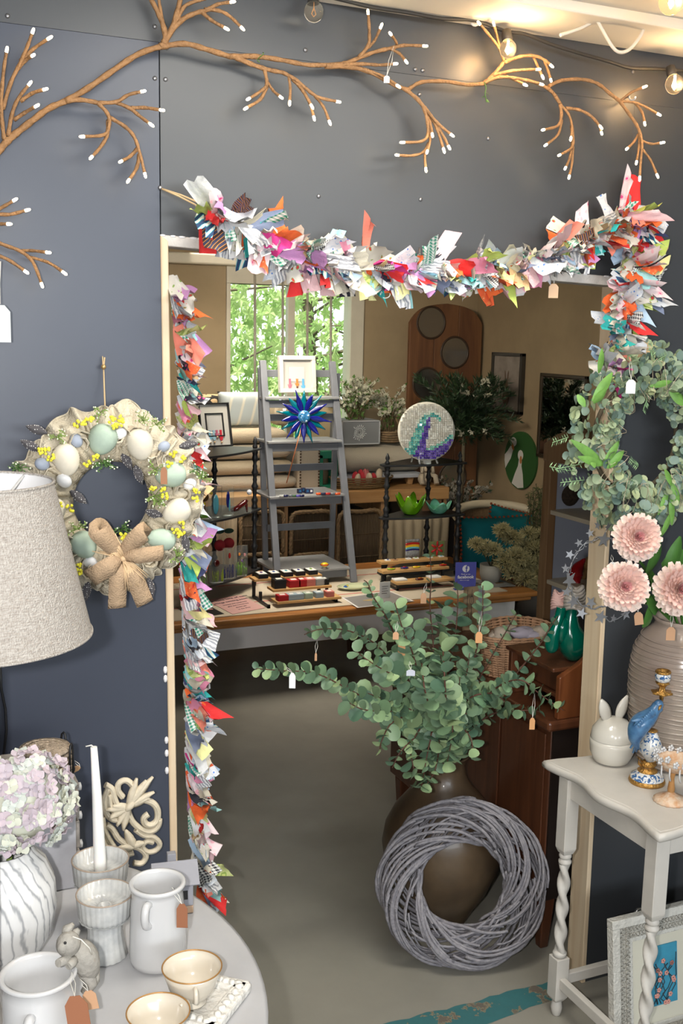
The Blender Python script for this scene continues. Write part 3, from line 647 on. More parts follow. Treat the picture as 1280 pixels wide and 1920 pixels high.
# three planks built as grids with the mirror circles cut by a boolean-free recess: plank faces then proud rings and glass
for k in range(3):
    a, c = x0+W_*k/3+.0008, x0+W_*(k+1)/3-.0008; out = [(a, 0), (c, 0)]+[(c+(a-c)*j/10, top_z(c+(a-c)*j/10)) for j in range(11)]
    B().prism(out, .03, M.Translation((0, BYY, 0))).done('plank', brn, bd, True, bevel=.003)
for x, z in hs:
    if z < .2: continue
    q = M.Rotation(R(90), 3, 'X')
    f = B().lathe([(rr_, -.002), (rr_, .004), (rr_+.008, .007), (rr_+.014, .003), (rr_+.014, -.002)], 36, (x, BYY, z), q, cap=False).done('mirror_rim', mat('dark_rim', (.04, .022, .012), .5), bd, True)
    B().lathe([(0, .001), (rr_, .001)], 36, (x, BYY-.001, z), q, cap=False).done('mirror_glass', mat('dull_mirror', (.32, .30, .27), .16, .9), f, True)
# ---- pictures on the right wall
def wallpt(px, py, off=.0): return PX(px, py, RX-off)
def onwall(y, z, off): return basis((0, -1, 0), (1, 0, 0), (0, 0, 1), (RX-off, y, z))   # local x runs towards the camera, y into the wall, z up
a, c = wallpt(925, 660, .02), wallpt(976, 778, .02); cy0, cz0 = (a.y+c.y)/2, (a.z+c.z)/2; hw, hh = (a.y-c.y)/2, (a.z-c.z)/2
hp = thing('hare_picture', 'dark framed picture of a sitting hare on the tan right wall', 'picture', (RX, cy0, cz0-hh))
mxw = onwall(cy0, cz0, .035); fw_ = .022; b = B()
for q in ((-hw, -hh, hw, -hh+fw_), (-hw, hh-fw_, hw, hh), (-hw, -hh, -hw+fw_, hh), (hw-fw_, -hh, hw, hh)): b.bx((q[0], 0, q[1]), (q[2], .034, q[3]))
b.b.transform(mxw); b.done('frame', mat('black_gold_frame', (.035, .03, .022), .4), hp, True, bevel=.003)
cv = mat('hare_canvas', (.30, .26, .22), .8, var=.35, vscale=7, col2=(.16, .125, .1)); b = B(); b.bx((-hw+fw_, .012, -hh+fw_), (hw-fw_, .03, hh-fw_)); b.b.transform(mxw); b.done('canvas', cv, hp, True)
b = B(); hm = mat('hare_paint', (.14, .085, .05), .8, var=.5, vscale=40); 
def disc2(b, cx, cz, rx, rz, y, n=18, ang=0):
    b.add([(cx+rx*cos(t)*cos(ang)-rz*sin(t)*sin(ang), y, cz+rx*cos(t)*sin(ang)+rz*sin(t)*cos(ang)) for t in [2*pi*k/n for k in range(n)]], [tuple(range(n))])
disc2(b, 0, -.095, .042, .052, .0105); disc2(b, 0, -.05, .03, .04, .0103); disc2(b, 0, -.008, .020, .027, .0101); disc2(b, -.016, .048, .007, .034, .0100, ang=.12); disc2(b, .017, .048, .007, .034, .0100, ang=-.15)
b.b.transform(mxw); b.done('hare_painting', hm, hp, True)
a = wallpt(976, 863, .01); gy, gz = a.y, a.z; gr = (PX(976, 810, RX).z-PX(976, 918, RX).z)/2
gp = thing('goose_plaque', 'round green plaque with two white geese on the tan right wall', 'plaque', (RX, gy, gz-gr)); mxw = onwall(gy, gz, .016)
b = B(); b.add([(gr*cos(t), s, gr*sin(t)) for s in (0, .014) for t in [2*pi*k/40 for k in range(40)]], [tuple(range(40)), tuple(range(79, 39, -1))]+[(k, (k+1) % 40, 40+(k+1) % 40, 40+k) for k in range(40)])
b.b.transform(mxw); b.done('disc', mat('forest_green', (.025, .085, .02), .6), gp, True)
gw = mat('goose_white', (.62, .60, .56), .6); gb = mat('goose_beak', (.42, .15, .04), .6)
def goose(pts, head, beak):
    b = B(); b.add([(x*gr, -.0012, z*gr) for x, z in pts], [tuple(range(len(pts)))]); disc2(b, head[0]*gr, head[1]*gr, head[2]*gr, head[3]*gr, -.0016); b.b.transform(mxw); g = b.done('goose', gw, gp, True)
    b = B(); disc2(b, beak[0]*gr, beak[1]*gr, .07*gr, .14*gr, -.002, ang=beak[2]); b.b.transform(mxw); b.done('beak', gb, g, True)
goose([(-.05, .1), (.13, .1), (.12, -.2), (.22, -.45), (.30, -.92), (-.05, -.985), (-.45, -.86), (-.28, -.5), (-.1, -.2)], (.03, .18, .17, .18), (.06, .02, 0))
goose([(-.62, .45), (-.42, .4), (-.58, .0), (-.80, -.25), (-.90, -.38), (-.98, -.1), (-.98, .1), (-.8, .25)], (-.45, .6, .2, .16), (-.48, .43, .5))
# mirror
a, c = wallpt(1016, 699, .01), wallpt(1094, 866, .01); my0, my1 = c.y, a.y; mz0, mz1 = c.z-.02, a.z
mr = thing('wall_mirror', 'tall dark framed mirror on the right wall behind the wreath', 'mirror', (RX, (my0+my1)/2, mz0)); b = B(); hw = (my1-my0)/2; hh = (mz1-mz0)/2; mxw = onwall((my0+my1)/2, (mz0+mz1)/2, .026); fw_ = .02
for q in ((-hw, -hh, hw, -hh+fw_), (-hw, hh-fw_, hw, hh), (-hw, -hh, -hw+fw_, hh), (hw-fw_, -hh, hw, hh)): b.bx((q[0], 0, q[1]), (q[2], .025, q[3]))
b.b.transform(mxw); b.done('frame', mat('bronze_frame', (.05, .035, .02), .35, .3), mr, True, bevel=.004)
b = B(); b.bx((-hw+fw_, .008, -hh+fw_), (hw-fw_, .02, hh-fw_)); b.b.transform(mxw); b.done('mirror_glass', mat('mirror', (.8, .8, .8), .03, 1), mr, True, bevel=.006)
# ================================================================ things on the shelves and the oak table
def felt_people(parent, o, x, n, s, cols, skin):
    """little figures glued to a picture: o centre, x width dir, n normal, s height scale; cols = list of (dx, body colour, height)"""
    up = V((0, 0, 1)); up = n.cross(x)*-1 if abs(n.z) > .01 else up
    up = (up - n*up.dot(n)).normalized()
    for dx, col, h, dress in cols:
        c = V(o)+x*dx; b = B(); q = basis(x, -n, up, c)
        out = [(-.0045, 0), (.0045, 0), (.003, h*.55), (.0075, h*.35), (.009, h*.42), (.0035, h*.72), (-.0035, h*.72), (-.009, h*.42), (-.0075, h*.35), (-.003, h*.55)] if dress else [(-.0045, 0), (-.001, 0), (0, h*.3), (.001, 0), (.0045, 0), (.004, h*.5), (.0085, h*.45), (.009, h*.52), (.0035, h*.74), (-.0035, h*.74), (-.009, h*.52), (-.0085, h*.45), (-.004, h*.5)]
        b.prism([(a*s, z*s) for a, z in out], .002, q @ M.Translation((0, -.003, 0))); b.done('felt_figure', mat('fig_%d_%d_%d' % tuple(int(k*99) for k in col), col, .8), parent, True)
        b = B(); b.ball(c+up*h*.86*s+n*.003, (.0042*s, .0042*s, .0042*s), 8); b.done('felt_head', mat('fig_skin_%d' % int(skin[0]*99), skin, .8), parent, True)
def box_frame(name, lab, px0, py0, px1, py1, y, yawd, m, mount, inner, fw, cols, skin, lean=8, dep=.03, s=1):
    A, C = PY(px0, py1, y), PY(px1, py0, y); w, h = C.x-A.x, C.z-A.z; w /= cos(R(yawd))
    t = thing(name, lab, 'picture frame', ((A.x+C.x)/2, y, A.z)); ca, sa = cos(R(yawd)), sin(R(yawd))
    x = V((ca, sa, 0)); yv = V((-sa, ca, 0)); up = (V((0, 0, 1))*cos(R(lean))+yv*sin(R(lean))); n = -(up.cross(x))*-1
    n = x.cross(up)  # points towards viewer (-y)
    o = V(((A.x+C.x)/2, y, A.z)); q = basis(x, -n, up, o)
    b = B()
    for r_ in ((-w/2, 0, w/2, fw), (-w/2, h-fw, w/2, h), (-w/2, fw, -w/2+fw, h-fw), (w/2-fw, fw, w/2, h-fw)): b.bx((r_[0], 0, r_[1]), (r_[2], dep, r_[3]))
    b.b.transform(q); b.done('frame', m, t, True, bevel=.002)
    b = B(); b.bx((-w/2+fw*.8, dep*.75, fw*.8), (w/2-fw*.8, dep*.95, h-fw*.8)); b.b.transform(q); b.done('mount', mount, t, True)
    iw, ih = w*.22, h*.2
    b = B(); b.bx((-iw, dep*.62, h/2-ih), (iw, dep*.75, h/2+ih)); b.b.transform(q); b.done('inner_card', inner, t, True, bevel=.001)
    felt_people(t, q @ V((0, dep*.6, h/2-ih*.6)), x, n, s*1.4, cols, skin)
    return t, q, w, h
wf = mat('white_frame', (.60, .58, .53), .4); mt_w = mat('mount_white', (.48, .46, .43), .8); ic = mat('inner_card_white', (.54, .53, .51), .8)
box_frame('box_frame', 'white box frame with three small felt figures on top of the ladder shelf', 525, 667, 595, 736, yb+.19, 2, wf, mt_w, ic, .022,
    [(-.042, (.42, .14, .2), .055, 1), (0, (.75, .2, .04), .038, 0), (.035, (.1, .35, .6), .055, 0)], (.09, .03, .015), 6, .03, 1.0)
# black frame with cream mount, leaning, turned
t, q, w, h = box_frame('box_frame', 'black edged frame with cream border and felt family on the left corner shelf', 378, 754, 440, 838, 5.14, 12, black, wf, ic, .007,
    [(-.035, (.2, .45, .6), .05, 0), (-.012, (.3, .5, .6), .05, 1), (.006, (.5, .12, .2), .03, 1), (.028, (.6, .02, .04), .052, 1)], (.6, .42, .25), 12, .02, 1.0)
b = B(); iw, ih = w*.29, h*.27
for r_ in ((-iw, -ih, iw, -ih+.006), (-iw, ih-.006, iw, ih), (-iw, -ih, -iw+.006, ih), (iw-.006, -ih, iw, ih)): b.bx((r_[0], .009, h/2+r_[1]), (r_[2], .015, h/2+r_[3]))
b.b.transform(q); b.done('inner_frame', black, t, True)
# glass flower on a copper stem
gb1 = mat('cobalt_glass', (.008, .012, .22), .06, coat=1, trans=.15); gb2 = mat('teal_glass', (.0, .16, .22), .06, coat=1, trans=.15); gb3 = mat('sky_glass', (.05, .25, .55), .08, var=.7, vscale=60, coat=1)
fc = PY(569, 781, yb+.06)
t = thing('glass_flower', 'blue and teal fused glass flower on a copper stem in the ladder shelf', 'glass flower', (fc.x, fc.y, fc.z-.12))
x = V((cos(R(10)), -sin(R(10)), 0)); n_ = V((-sin(R(10)), -cos(R(10)), 0))
for k in range(18):
    a = 2*pi*k/18+.17; d = x*cos(a)+V((0, 0, 1))*sin(a); s = x*-sin(a)+V((0, 0, 1))*cos(a); L_ = .125+.012*(k % 3); w = .0155; lay = (k % 2)
    c = fc+n_*(.004 if lay else -.004); pts = [(.03, .3), (.045, .75), (.07, 1), (.09, .8), (.11, .4), (L_, 0)]
    b = B(); g = [[c+d*r+s*(w*q*e)+n_*(.004*(1-e*e)+.012*(r/.12)**2*(1 if lay else .3)) for e in (-1, -.5, 0, .5, 1)] for r, q in [(.02, .3)]+pts]
    b.sheet(g); b.done('petal', gb1 if lay else gb2, t, True, solid=.004)
b = B(); b.ball(fc+n_*.014, (.034, .014, .034), 16, rot=M.Rotation(-R(10), 3, 'Z')); b.done('glass_boss', gb3, t, True)
for k in range(12): b = B(); b.ball(fc+n_*.022+x*.026*cos(k*2.4)*(k/12)**.5+V((0, 0, .026*sin(k*2.4)*(k/12)**.5)), (.007, .005, .007), 6); b.done('glass_bead', gb3 if k % 2 else mat('clear_glass_bead', (.55, .7, .85), .05, coat=1), t, True)
B().tube([fc-n_*.006+V((0, 0, -.02)), PY(556, 835, yb+.05), PY(537, 906, yb+.04)], .003, 6).done('copper_stem', mat('copper', (.55, .2, .09), .35, .6), t, True)
b = B(); p = PY(533, 768, yb+.03); b.prism([(-.008, -.006), (.008, -.006), (.008, .006), (-.008, .006)], .001, basis(x, -n_, (0, 0, 1), p)); b.done('price_sticker', card, t, True)

# small items on the ladder's third shelf
zs3 = SH[2][0]
def rounddish(px, py_, z, rad, m, name, lab, cat, group=None, h=.012, flat=.6):
    p = PZ(px, py_, z); o = B().lathe([(rad*.8, 0), (rad, h*.4), (rad*.9, h), (rad*.3, h*1.05), (0, h*1.05)], 16).done(name, m); o.location = (p.x, p.y, z+.0004); o.scale = (1, flat, 1); tag(o, lab, cat, group); return o
pebs = [mat('pebble_%s' % n_, c, .12, coat=1) for n_, c in (('navy', (.01, .015, .08)), ('slate', (.12, .14, .17)), ('pale', (.5, .52, .5)), ('violet', (.1, .08, .4)), ('green', (.05, .12, .06)))]
for k, (px, lab) in enumerate(((528, 'pale'), (536, 'dark'), (545, 'slate'), (552, 'green'), (559, 'violet'), (566, 'navy'))):
    rounddish(px, 932, zs3, .014, pebs[(2, 0, 1, 4, 3, 0)[k]], 'glass_pendant', '%s oval glass pendant in the row at the left of the third ladder shelf' % lab, 'pendant', 'glass pendants on the ladder shelf')
navy = mat('navy_box', (.015, .02, .07), .5)
for k in range(4):
    p = PZ(561+7*k, 925-2*(k == 1), zs3); o = B().box((0, 0, .012), (.022, .022, .024)).done('navy_ring_box', navy, bevel=.002); o.location = (p.x, p.y, zs3+.0004)
    B().box((0, -.0115, .014), (.012, .001, .012)).done('paper_label', card if k == 3 else gb3, o)
    tag(o, ('navy ring box at the left end of the row on the third ladder shelf', 'navy ring box, second from the left on the third ladder shelf', 'navy ring box, third from the left on the third ladder shelf', 'navy ring box with a white label on the third ladder shelf')[k], 'box', 'navy boxes on the ladder shelf')
orange_m = mat('orange_glass', (.75, .1, .02), .15, coat=1)
for k, px in enumerate((597, 606, 615, 624, 633)):
    rounddish(px, 928, zs3, .016, [orange_m, navy, mat('red_glass', (.45, .015, .01), .1, coat=1), pebs[1], orange_m][k], 'glass_brooch', '%s glass brooch in the row at the right of the third ladder shelf' % ('orange', 'navy', 'red', 'slate', 'coral end')[k], 'brooch', 'glass brooches on the ladder shelf')
p = PZ(608, 1066, SH[3][0]); t = thing('glass_egg', 'small yellow and red striped glass egg on the bottom ladder shelf', 'ornament', (p.x, p.y, SH[3][0]))
B().lathe([(.012, 0), (.013, .004), (.006, .008), (.006, .01)], 12).done('stand', wf, t); B().ball((0, 0, .022), (.022, .018, .013), 14).done('egg', mat('yellow_glass', (.8, .55, .02), .1, coat=1), t); B().tube([(.0222*cos(a), .0182*sin(a), .022) for a in [2*pi*k/20 for k in range(20)]], .003, 5, closed=True).done('red_band', mat('red_glass', (.45, .015, .01), .1, coat=1), t)

# glass pieces on the left corner shelf
clear = mat('clear_glass', (.9, .95, .93), .03, trans=.92, ior=1.2)
def glass_panel(px, pyb, z, y, w, h, lab, bits, tint=clear):
    p = PY(px, pyb, y); t = thing('fused_glass_ornament', lab, 'glass ornament', (p.x, y, z+.0005)); B().bx((-w/2, 0, 0), (w/2, .004, h)).done('glass_sheet', tint, t, bevel=.001)
    B().bx((-w*.4, -.012, 0), (w*.4, .012, .006)).done('clear_foot', clear, t, bevel=.001)
    for nm, x, zc, rx, rz, m in bits:
        if rz > .18 and zc < .35:
            b = B()
            for k in range(16): xx = x*w+rx*w*rnd.uniform(-1, 1); b.tube([(xx, -.002, .004), (xx+rnd.uniform(-.004, .004), -.003, h*(zc+rz)*rnd.uniform(.5, 1))], .0012, 4); b.ball((xx, -.003, h*zc*rnd.uniform(.3, 1.4)), .0026, 5)
            b.done(nm, m, t)
        else: B().ball((x*w, -.002, zc*h), (rx*w*.8, .003, rz*h*.8), 10).done(nm, m, t)
G = {k: mat('frit_'+k, c, .12, coat=1) for k, c in dict(blue=(.03, .12, .4), aqua=(.12, .45, .55), brown=(.1, .05, .02), yellow=(.8, .6, .02), red=(.45, .01, .01), green=(.15, .35, .03), lime=(.35, .5, .03), orange=(.7, .25, .03), pink=(.7, .3, .3), navy=(.01, .015, .18), maroon=(.08, .005, .005), white=(.7, .7, .75), purple=(.2, .1, .3)).items()}
z1_ = WLz[1]; z2_ = WLz[2]
glass_panel(383, 965, z1_, 5.08, .075, .15, 'clear glass panel with a brown tree at the left of the middle corner shelf', [('tree_trunk', 0, .3, .15, .3, G['brown']), ('tree_crown', 0, .72, .38, .18, G['brown']), ('yellow_flower', .0, .5, .1, .07, G['yellow']), ('grass', 0, .1, .4, .1, G['green'])])
glass_panel(403, 962, z1_, 5.10, .07, .16, 'clear glass panel with an aqua bird on the corner shelf', [('bird_body', .05, .42, .28, .40, G['aqua']), ('bird_beak', -.3, .78, .14, .06, G['yellow'])])
glass_panel(427, 960, z1_, 5.14, .062, .15, 'clear glass panel with a slim blue and white figure', [('blue_petal', .0, .55, .2, .36, G['navy']), ('white_petal', .12, .4, .1, .3, G['aqua'])])
p = PY(450, 955, 5.18); t = thing('fused_glass_ornament', 'clear glass panel with a dark red shoe beside a pale ball', 'glass ornament', (p.x, 5.18, z1_+.0005)); B().bx((-.06, 0, 0), (.06, .004, .13)).done('glass_sheet', clear, t)
b = B(); b.tube([(-.05, -.006, .018), (-.02, -.006, .028), (.02, -.006, .055), (.035, -.006, .07)], [.008, .014, .016, .008], 10); b.tube([(.03, -.006, .05), (.036, -.006, .006)], [.008, .004], 8); b.done('red_shoe', G['maroon'], t); B().ball((.045, -.01, .11), .014, 12).done('pale_ball', G['white'], t)
glass_panel(375, 1082, z2_, 5.02, .075, .15, 'clear glass panel with orange and blue flowers on the bottom corner shelf', [('blue_flower', -.2, .55, .14, .08, G['aqua']), ('orange_flower', .15, .72, .14, .08, G['orange']), ('green_meadow', 0, .22, .45, .2, G['green'])])
glass_panel(406, 1080, z2_, 5.06, .078, .16, 'clear glass panel with a dark red daisy over lime grass', [('red_daisy', 0, .62, .25, .14, G['maroon']), ('yellow_centre', 0, .62, .08, .05, G['yellow']), ('lime_grass', 0, .22, .46, .22, G['lime'])])
glass_panel(430, 1076, z2_, 5.12, .07, .16, 'clear glass panel with a red bud above deep blue glass frit', [('red_bud', 0, .75, .12, .12, G['red']), ('blue_frit', 0, .25, .55, .24, G['navy'])])
glass_panel(452, 1070, z2_, 5.16, .07, .16, 'clear glass panel with orange and pink flowers above green stems', [('orange_flower', -.15, .72, .12, .07, G['orange']), ('pink_flower', .25, .7, .12, .07, G['pink']), ('purple_flower', .05, .5, .1, .06, G['purple']), ('green_stems', 0, .25, .45, .25, G['green'])])
p = PY(420, 1022, 5.40); t = thing('felt_cherries', 'pair of red felt cherries with dark leaves hanging behind the corner shelf', 'ornament', (p.x, 5.40, p.z-.03))
for dx, dz in ((-.024, 0), (.026, .008)): B().ball((dx, 0, .03+dz), .03, 14).done('cherry', red_felt, t)
for s in (-1, 1): B().ball((s*.026, .0, .105), (.028, .006, .014), 10).done('leaf', mat('dark_felt', (.02, .05, .03), .9), t)
B().tube([(-.024, 0, .05), (0, 0, .1), (.026, 0, .06)], .002, 5).done('stalk', twine, t); B().tube([(0, 0, .1), (0, 0, .17)], .001, 4).done('hanging_thread', thread, t)

# ---- right corner shelf: wave mosaic bowl, glass bowls
y0_ = 5.17; mc = PY(799, 809, y0_); mr_ = (PY(848, 809, y0_).x-PY(750, 809, y0_).x)/2*1.0
t = thing('wave_mosaic', 'round silver mirror mosaic with a blue and purple wave on a clear stand', 'mosaic', (mc.x, y0_, WRz[0]))
tilt = M.Rotation(R(-6), 4, 'X'); q = M.Translation(mc) @ M.Rotation(-R(12), 4, 'Z') @ tilt
silver = [mat('mirror_tile_%d' % k, c, .25, .2) for k, c in enumerate(((.60, .58, .52), (.46, .44, .39), (.54, .52, .46)))]
b = B(); b.lathe([(0, .012), (mr_*.8, .010), (mr_, 0), (mr_, -.004), (mr_*.8, .004), (0, .006)], 40, (0, 0, 0), M.Rotation(R(-90), 3, 'X')); b.b.transform(q); b.done('backing_dish', mat('pale_rim', (.7, .68, .6), .4), t, True)
def wave_in(u, v):
    """u,v in -1..1; the wave of the design: 0 sky, 1 teal, 2 purple, 3 foam"""
    r_ = sqrt((u-.28)**2+(v+.02)**2)*1.0; ang = atan2(v+.02, u-.28)
    if v < -.62+.10*u*0 and u < .75: base = 1
    else: base = 0
    # body: rising band from lower-left curling over to the right
    if u < .35 and v > -.75:
        cx1 = -.62+.75*max(0, (v+.75))**1.0*.62; w = .52-.26*(v+.75)
        if cx1-.15 < u < cx1+w and v < .50: return 1 if u < cx1+w*.42 else 2
    if .34 < sqrt((u-.18)**2+(v-.14)**2) < .54 and v > .22 and u < .45: return 3 if sqrt((u-.18)**2+(v-.14)**2) > .46 else 1
    if v < -.52+.62*(max(0, u-.1))**1.5: return 2 if v < -.62+.55*max(0, u-.1)**1.5 else 1
    return 0
tl_m = [mat('teal_tile', (.05, .3, .3), .12, coat=1), mat('aqua_tile', (.2, .5, .42), .12, coat=1)]; pu_m = [mat('purple_tile', (.06, .03, .28), .12, coat=1), mat('violet_tile', (.14, .09, .42), .12, coat=1)]; fo_m = mat('foam_tile', (.55, .6, .52), .2)
tiles = {}
N = 27
for i in range(N):
    for j in range(N):
        u_, v_ = -1+2*(i+.5)/N, -1+2*(j+.5)/N
        if u_*u_+v_*v_ > .9: continue
        k = wave_in(u_, v_); m_ = silver[rnd.randrange(3)] if k == 0 else fo_m if k == 3 else (tl_m if k == 1 else pu_m)[rnd.randrange(2)]
        b = tiles.setdefault(m_.name, (B(), m_))[0]; s_ = mr_/N*(.9 if k in (0, 3) else .95); ro = rnd.uniform(-.1, .1) if k in (0, 3) else rnd.random()*3
        yy = -.006-.004*(1-(u_*u_+v_*v_)) - (.004 if k in (1, 2) else 0)
        tx_, tz_ = rnd.uniform(-.12, .12)*(1 if k in (0, 3) else 3), rnd.uniform(-.12, .12)*(1 if k in (0, 3) else 3)
        rm = M.Rotation(ro, 3, 'Y') @ M.Rotation(tx_, 3, 'X') @ M.Rotation(tz_, 3, 'Z')
        b.box((u_*mr_, yy, v_*mr_), (2*s_*.98, .003, 2*s_*.98), rm)
for nm, (b, m_) in tiles.items(): b.b.transform(q); b.done('mosaic_tiles', m_, t, True, kind='stuff')
acr = mat('clear_acrylic', (.8, .82, .82), .05, trans=.7, ior=1.3)
for s in (-1, 1): B().tube([(mc.x+s*.055, y0_-.04, WRz[0]+.004), (mc.x+s*.05, y0_-.02, WRz[0]+.03), (mc.x+s*.045, y0_-.012, WRz[0]+.045), (mc.x+s*.045, y0_+.05, WRz[0]+.07), (mc.x+s*.05, y0_+.07, WRz[0]+.003)], .005, 8).done('stand_leg', acr, t, True)
B().bx((mc.x-.02, y0_-.03, WRz[0]+.0005), (mc.x+.02, y0_+.05, WRz[0]+.02)).done('stand_block', acr, t, True, bevel=.003)
def hanky_bowl(name, lab, px, pyb, pxw, pyh, z, y, m, m2, spikes=6):
    p = PY(px, pyb, y); w = (PY(px+pxw/2, pyb, y)-PY(px-pxw/2, pyb, y)).x/2; h = (PY(px, pyb-pyh, y)-p).z; t = thing(name, lab, 'bowl', (p.x, y, z+.0005))
    g = []
    for i in range(9):
        u_ = i/8; row = []
        for j in range(49):
            a = 2*pi*j/48; cr_ = cos(a*spikes+.7)
            r = w*(.38+.6*u_**.8*(1+.22*cr_*u_)); zz2 = h*(u_**1.3)*(.72+.30*cr_*u_)+.002*(1-u_); row.append((r*cos(a)*(1 if u_ else 1), r*sin(a), max(zz2, 0)))
        g.append(row)
    b = B(); b.sheet(g); b.add([v for v in g[0][:-1]], [tuple(range(48))]); b.done('bowl_wall', m, t, solid=.003)
    B().ball((0, -w*.45, h*.35), (w*.14, .006, h*.18), 8).done('glass_swirl', m2, t)
lime = mat('lime_glass', (.20, .55, .005), .07, coat=1, trans=.25, var=.25, vscale=25); mint = mat('mint_glass', (.12, .5, .28), .07, coat=1, trans=.25, var=.3, vscale=30, col2=(.3, .7, .6))
hanky_bowl('glass_bowl', 'bright lime green handkerchief glass bowl on the middle black shelf', 769, 960, 48, 38, WRz[1], 5.24, lime, G['green'], 6)
hanky_bowl('glass_bowl', 'small mint green glass bowl right of the lime bowl', 821, 961, 40, 24, WRz[1], 5.22, mint, G['aqua'], 4)
kp = PY(813, 937, 5.3); o = B().bx((-.06, 0, 0), (.06, .004, .06)).done('brown_card', mat('brown_card', (.28, .14, .07), .8)); o.location = (kp.x, 5.32, WRz[1]+.0005); tag(o, 'brown kraft card standing behind the mint glass bowl', 'card')

# rainbow tile and red flower tile standing on the riser
def riser(name, lab, corners, shelves, y, dep):
    pass
rp = mat('bamboo', (.55, .33, .13), .5)
# right riser: three stepped bamboo shelves on black brackets
def plank_px(parent, pa, pb, y, dep, th, name='shelf_board'):
    A, C = PY(*pa, y), PY(*pb, y); z = (A.z+C.z)/2; B().bx((A.x, y, z-th), (C.x, y+dep, z)).done(name, rp, parent, True, bevel=.0015); return A.x, C.x, z
ry = 4.98; t = thing('step_riser', 'three tier bamboo riser of glass brooches at the right of the oak table', 'riser', (PY(780, 1090, ry).x, ry, ZT))
ra = plank_px(t, (716, 1050), (839, 1050), ry+.14, .07, .014); rb_ = plank_px(t, (718, 1067), (842, 1067), ry+.06, .07, .014); rc = plank_px(t, (745, 1089), (850, 1089), ry-.04, .08, .012)
for x in (ra[0]+.012, ra[1]-.02):
    b = B(); b.bx((x, ry+.16, ZT), (x+.012, ry+.172, ra[2]-.014)); b.bx((x, ry+.08, rb_[2]-.028), (x+.012, ry+.18, rb_[2]-.014)); b.bx((x, ry-.02, ZT), (x+.012, ry+.18, ZT+.01)); b.bx((x, ry-.02, ZT), (x+.012, ry-.008, max(rc[2]-.012, ZT+.012))); b.done('bracket', black, t, True, bevel=.001)
p = PY(772, 1055, ry+.19); tt = thing('rainbow_tile', 'upright glass tile with rainbow stripes on the back of the bamboo riser', 'glass tile', (p.x, ry+.19, ra[2]+.0005))
w_, h_ = .042, .105
for k, (c, z0_, z1__) in enumerate(((mat('grey_glass', (.3, .31, .32), .2, var=.6, vscale=90), .0, .38), (G['navy'], .38, .46), (G['aqua'], .46, .56), (G['yellow'], .56, .64), (G['orange'], .64, .70), (G['red'], .70, .80), (mat('grey_glass', (.3, .31, .32)), .80, 1))):
    g = [[(-w_+2*w_*i/10, s, h_*(zv+(.04*sin(pi*i/10) if 0 < zv < 1 else 0))) for i in range(11)] for zv, s in ((z0_, 0), (z1__, 0))]; b = B(); b.sheet(g); b.done('glass_band', c, tt, solid=.005)
p = PY(818, 1055, ry+.19); tt = thing('flower_tile', 'green glass tile with a red star flower beside the rainbow tile', 'glass tile', (p.x, ry+.19, ra[2]+.0005))
B().bx((-.048, 0, 0), (.048, .005, .085)).done('glass_sheet', mat('olive_glass', (.2, .24, .1), .2, var=.4, vscale=50), tt, bevel=.002)
for k in range(6):
    a = .5+2*pi*k/6; B().ball((.024*cos(a), -.003, .045+.024*sin(a)), (.019, .004, .0075), 8, rot=M.Rotation(-a, 3, 'Y')).done('red_petal', G['red'], tt)
for k, (px, c) in enumerate(((727, 'navy'), (741, 'brown'), (766, 'white'), (780, 'green'), (806, 'green'), (827, 'aqua'))):
    p = PY(px, 1049, ry+.165); o = B().bx((-.014, -.012, 0), (.014, .012, .006)).done('pendant_card', card if k != 1 else kraft, bevel=.001); o.location = (p.x, ry+.17, ra[2]+.0004); B().ball((0, -.002, .0075), (.007, .006, .003), 8).done('glass_bead', G[c], o)
    tag(o, '%s glass bead on a card, %s along the top of the bamboo riser' % (c, ('first', 'second', 'third', 'fourth', 'fifth', 'last')[k]), 'pendant', 'beads on the riser top')
for k, (px, c) in enumerate(((733, 'lime'), (758, 'navy'), (780, 'yellow'), (805, 'orange'), (830, 'red'))):
    p = PY(px, 1066, ry+.09); o = B().ball((0, 0, .005), (.025, .015, .0055), 12).done('glass_dish', G[c]); B().ball((0, 0, .0085), (.012, .008, .004), 8).done('glass_centre', G['red' if c != 'red' else 'orange'], o); o.location = (p.x, ry+.09, rb_[2]+.0003)
    tag(o, 'oval %s fused glass brooch on the middle bamboo step' % c, 'brooch', 'brooches on the middle riser step')
p = PY(786, 1087, ry-.01); o = B().ball((0, 0, .005), (.026, .016, .006), 12).done('glass_dish', G['maroon']); B().ball((0, 0, .009), (.012, .008, .004), 8).done('glass_centre', G['orange'], o); o.location = (p.x, ry-.01, rc[2]+.0003); tag(o, 'amber fused glass brooch alone on the lowest bamboo step', 'brooch')
for pxa, pxb, l in ((742, 764, 'left'), (806, 826, 'right')):
    A, C = PZ(pxa, 1082, ZT+.06), PZ(pxb, 1082, ZT+.06); o = B().box((0, 0, .004), (.07, .05, .008)).done('white_card_box', card, bevel=.001); o.location = (PY(pxa+10, 1085, ry).x, ry+.02, rc[2]+.0005); tag(o, 'flat white card box on the %s of the lowest bamboo step' % l, 'box', None)
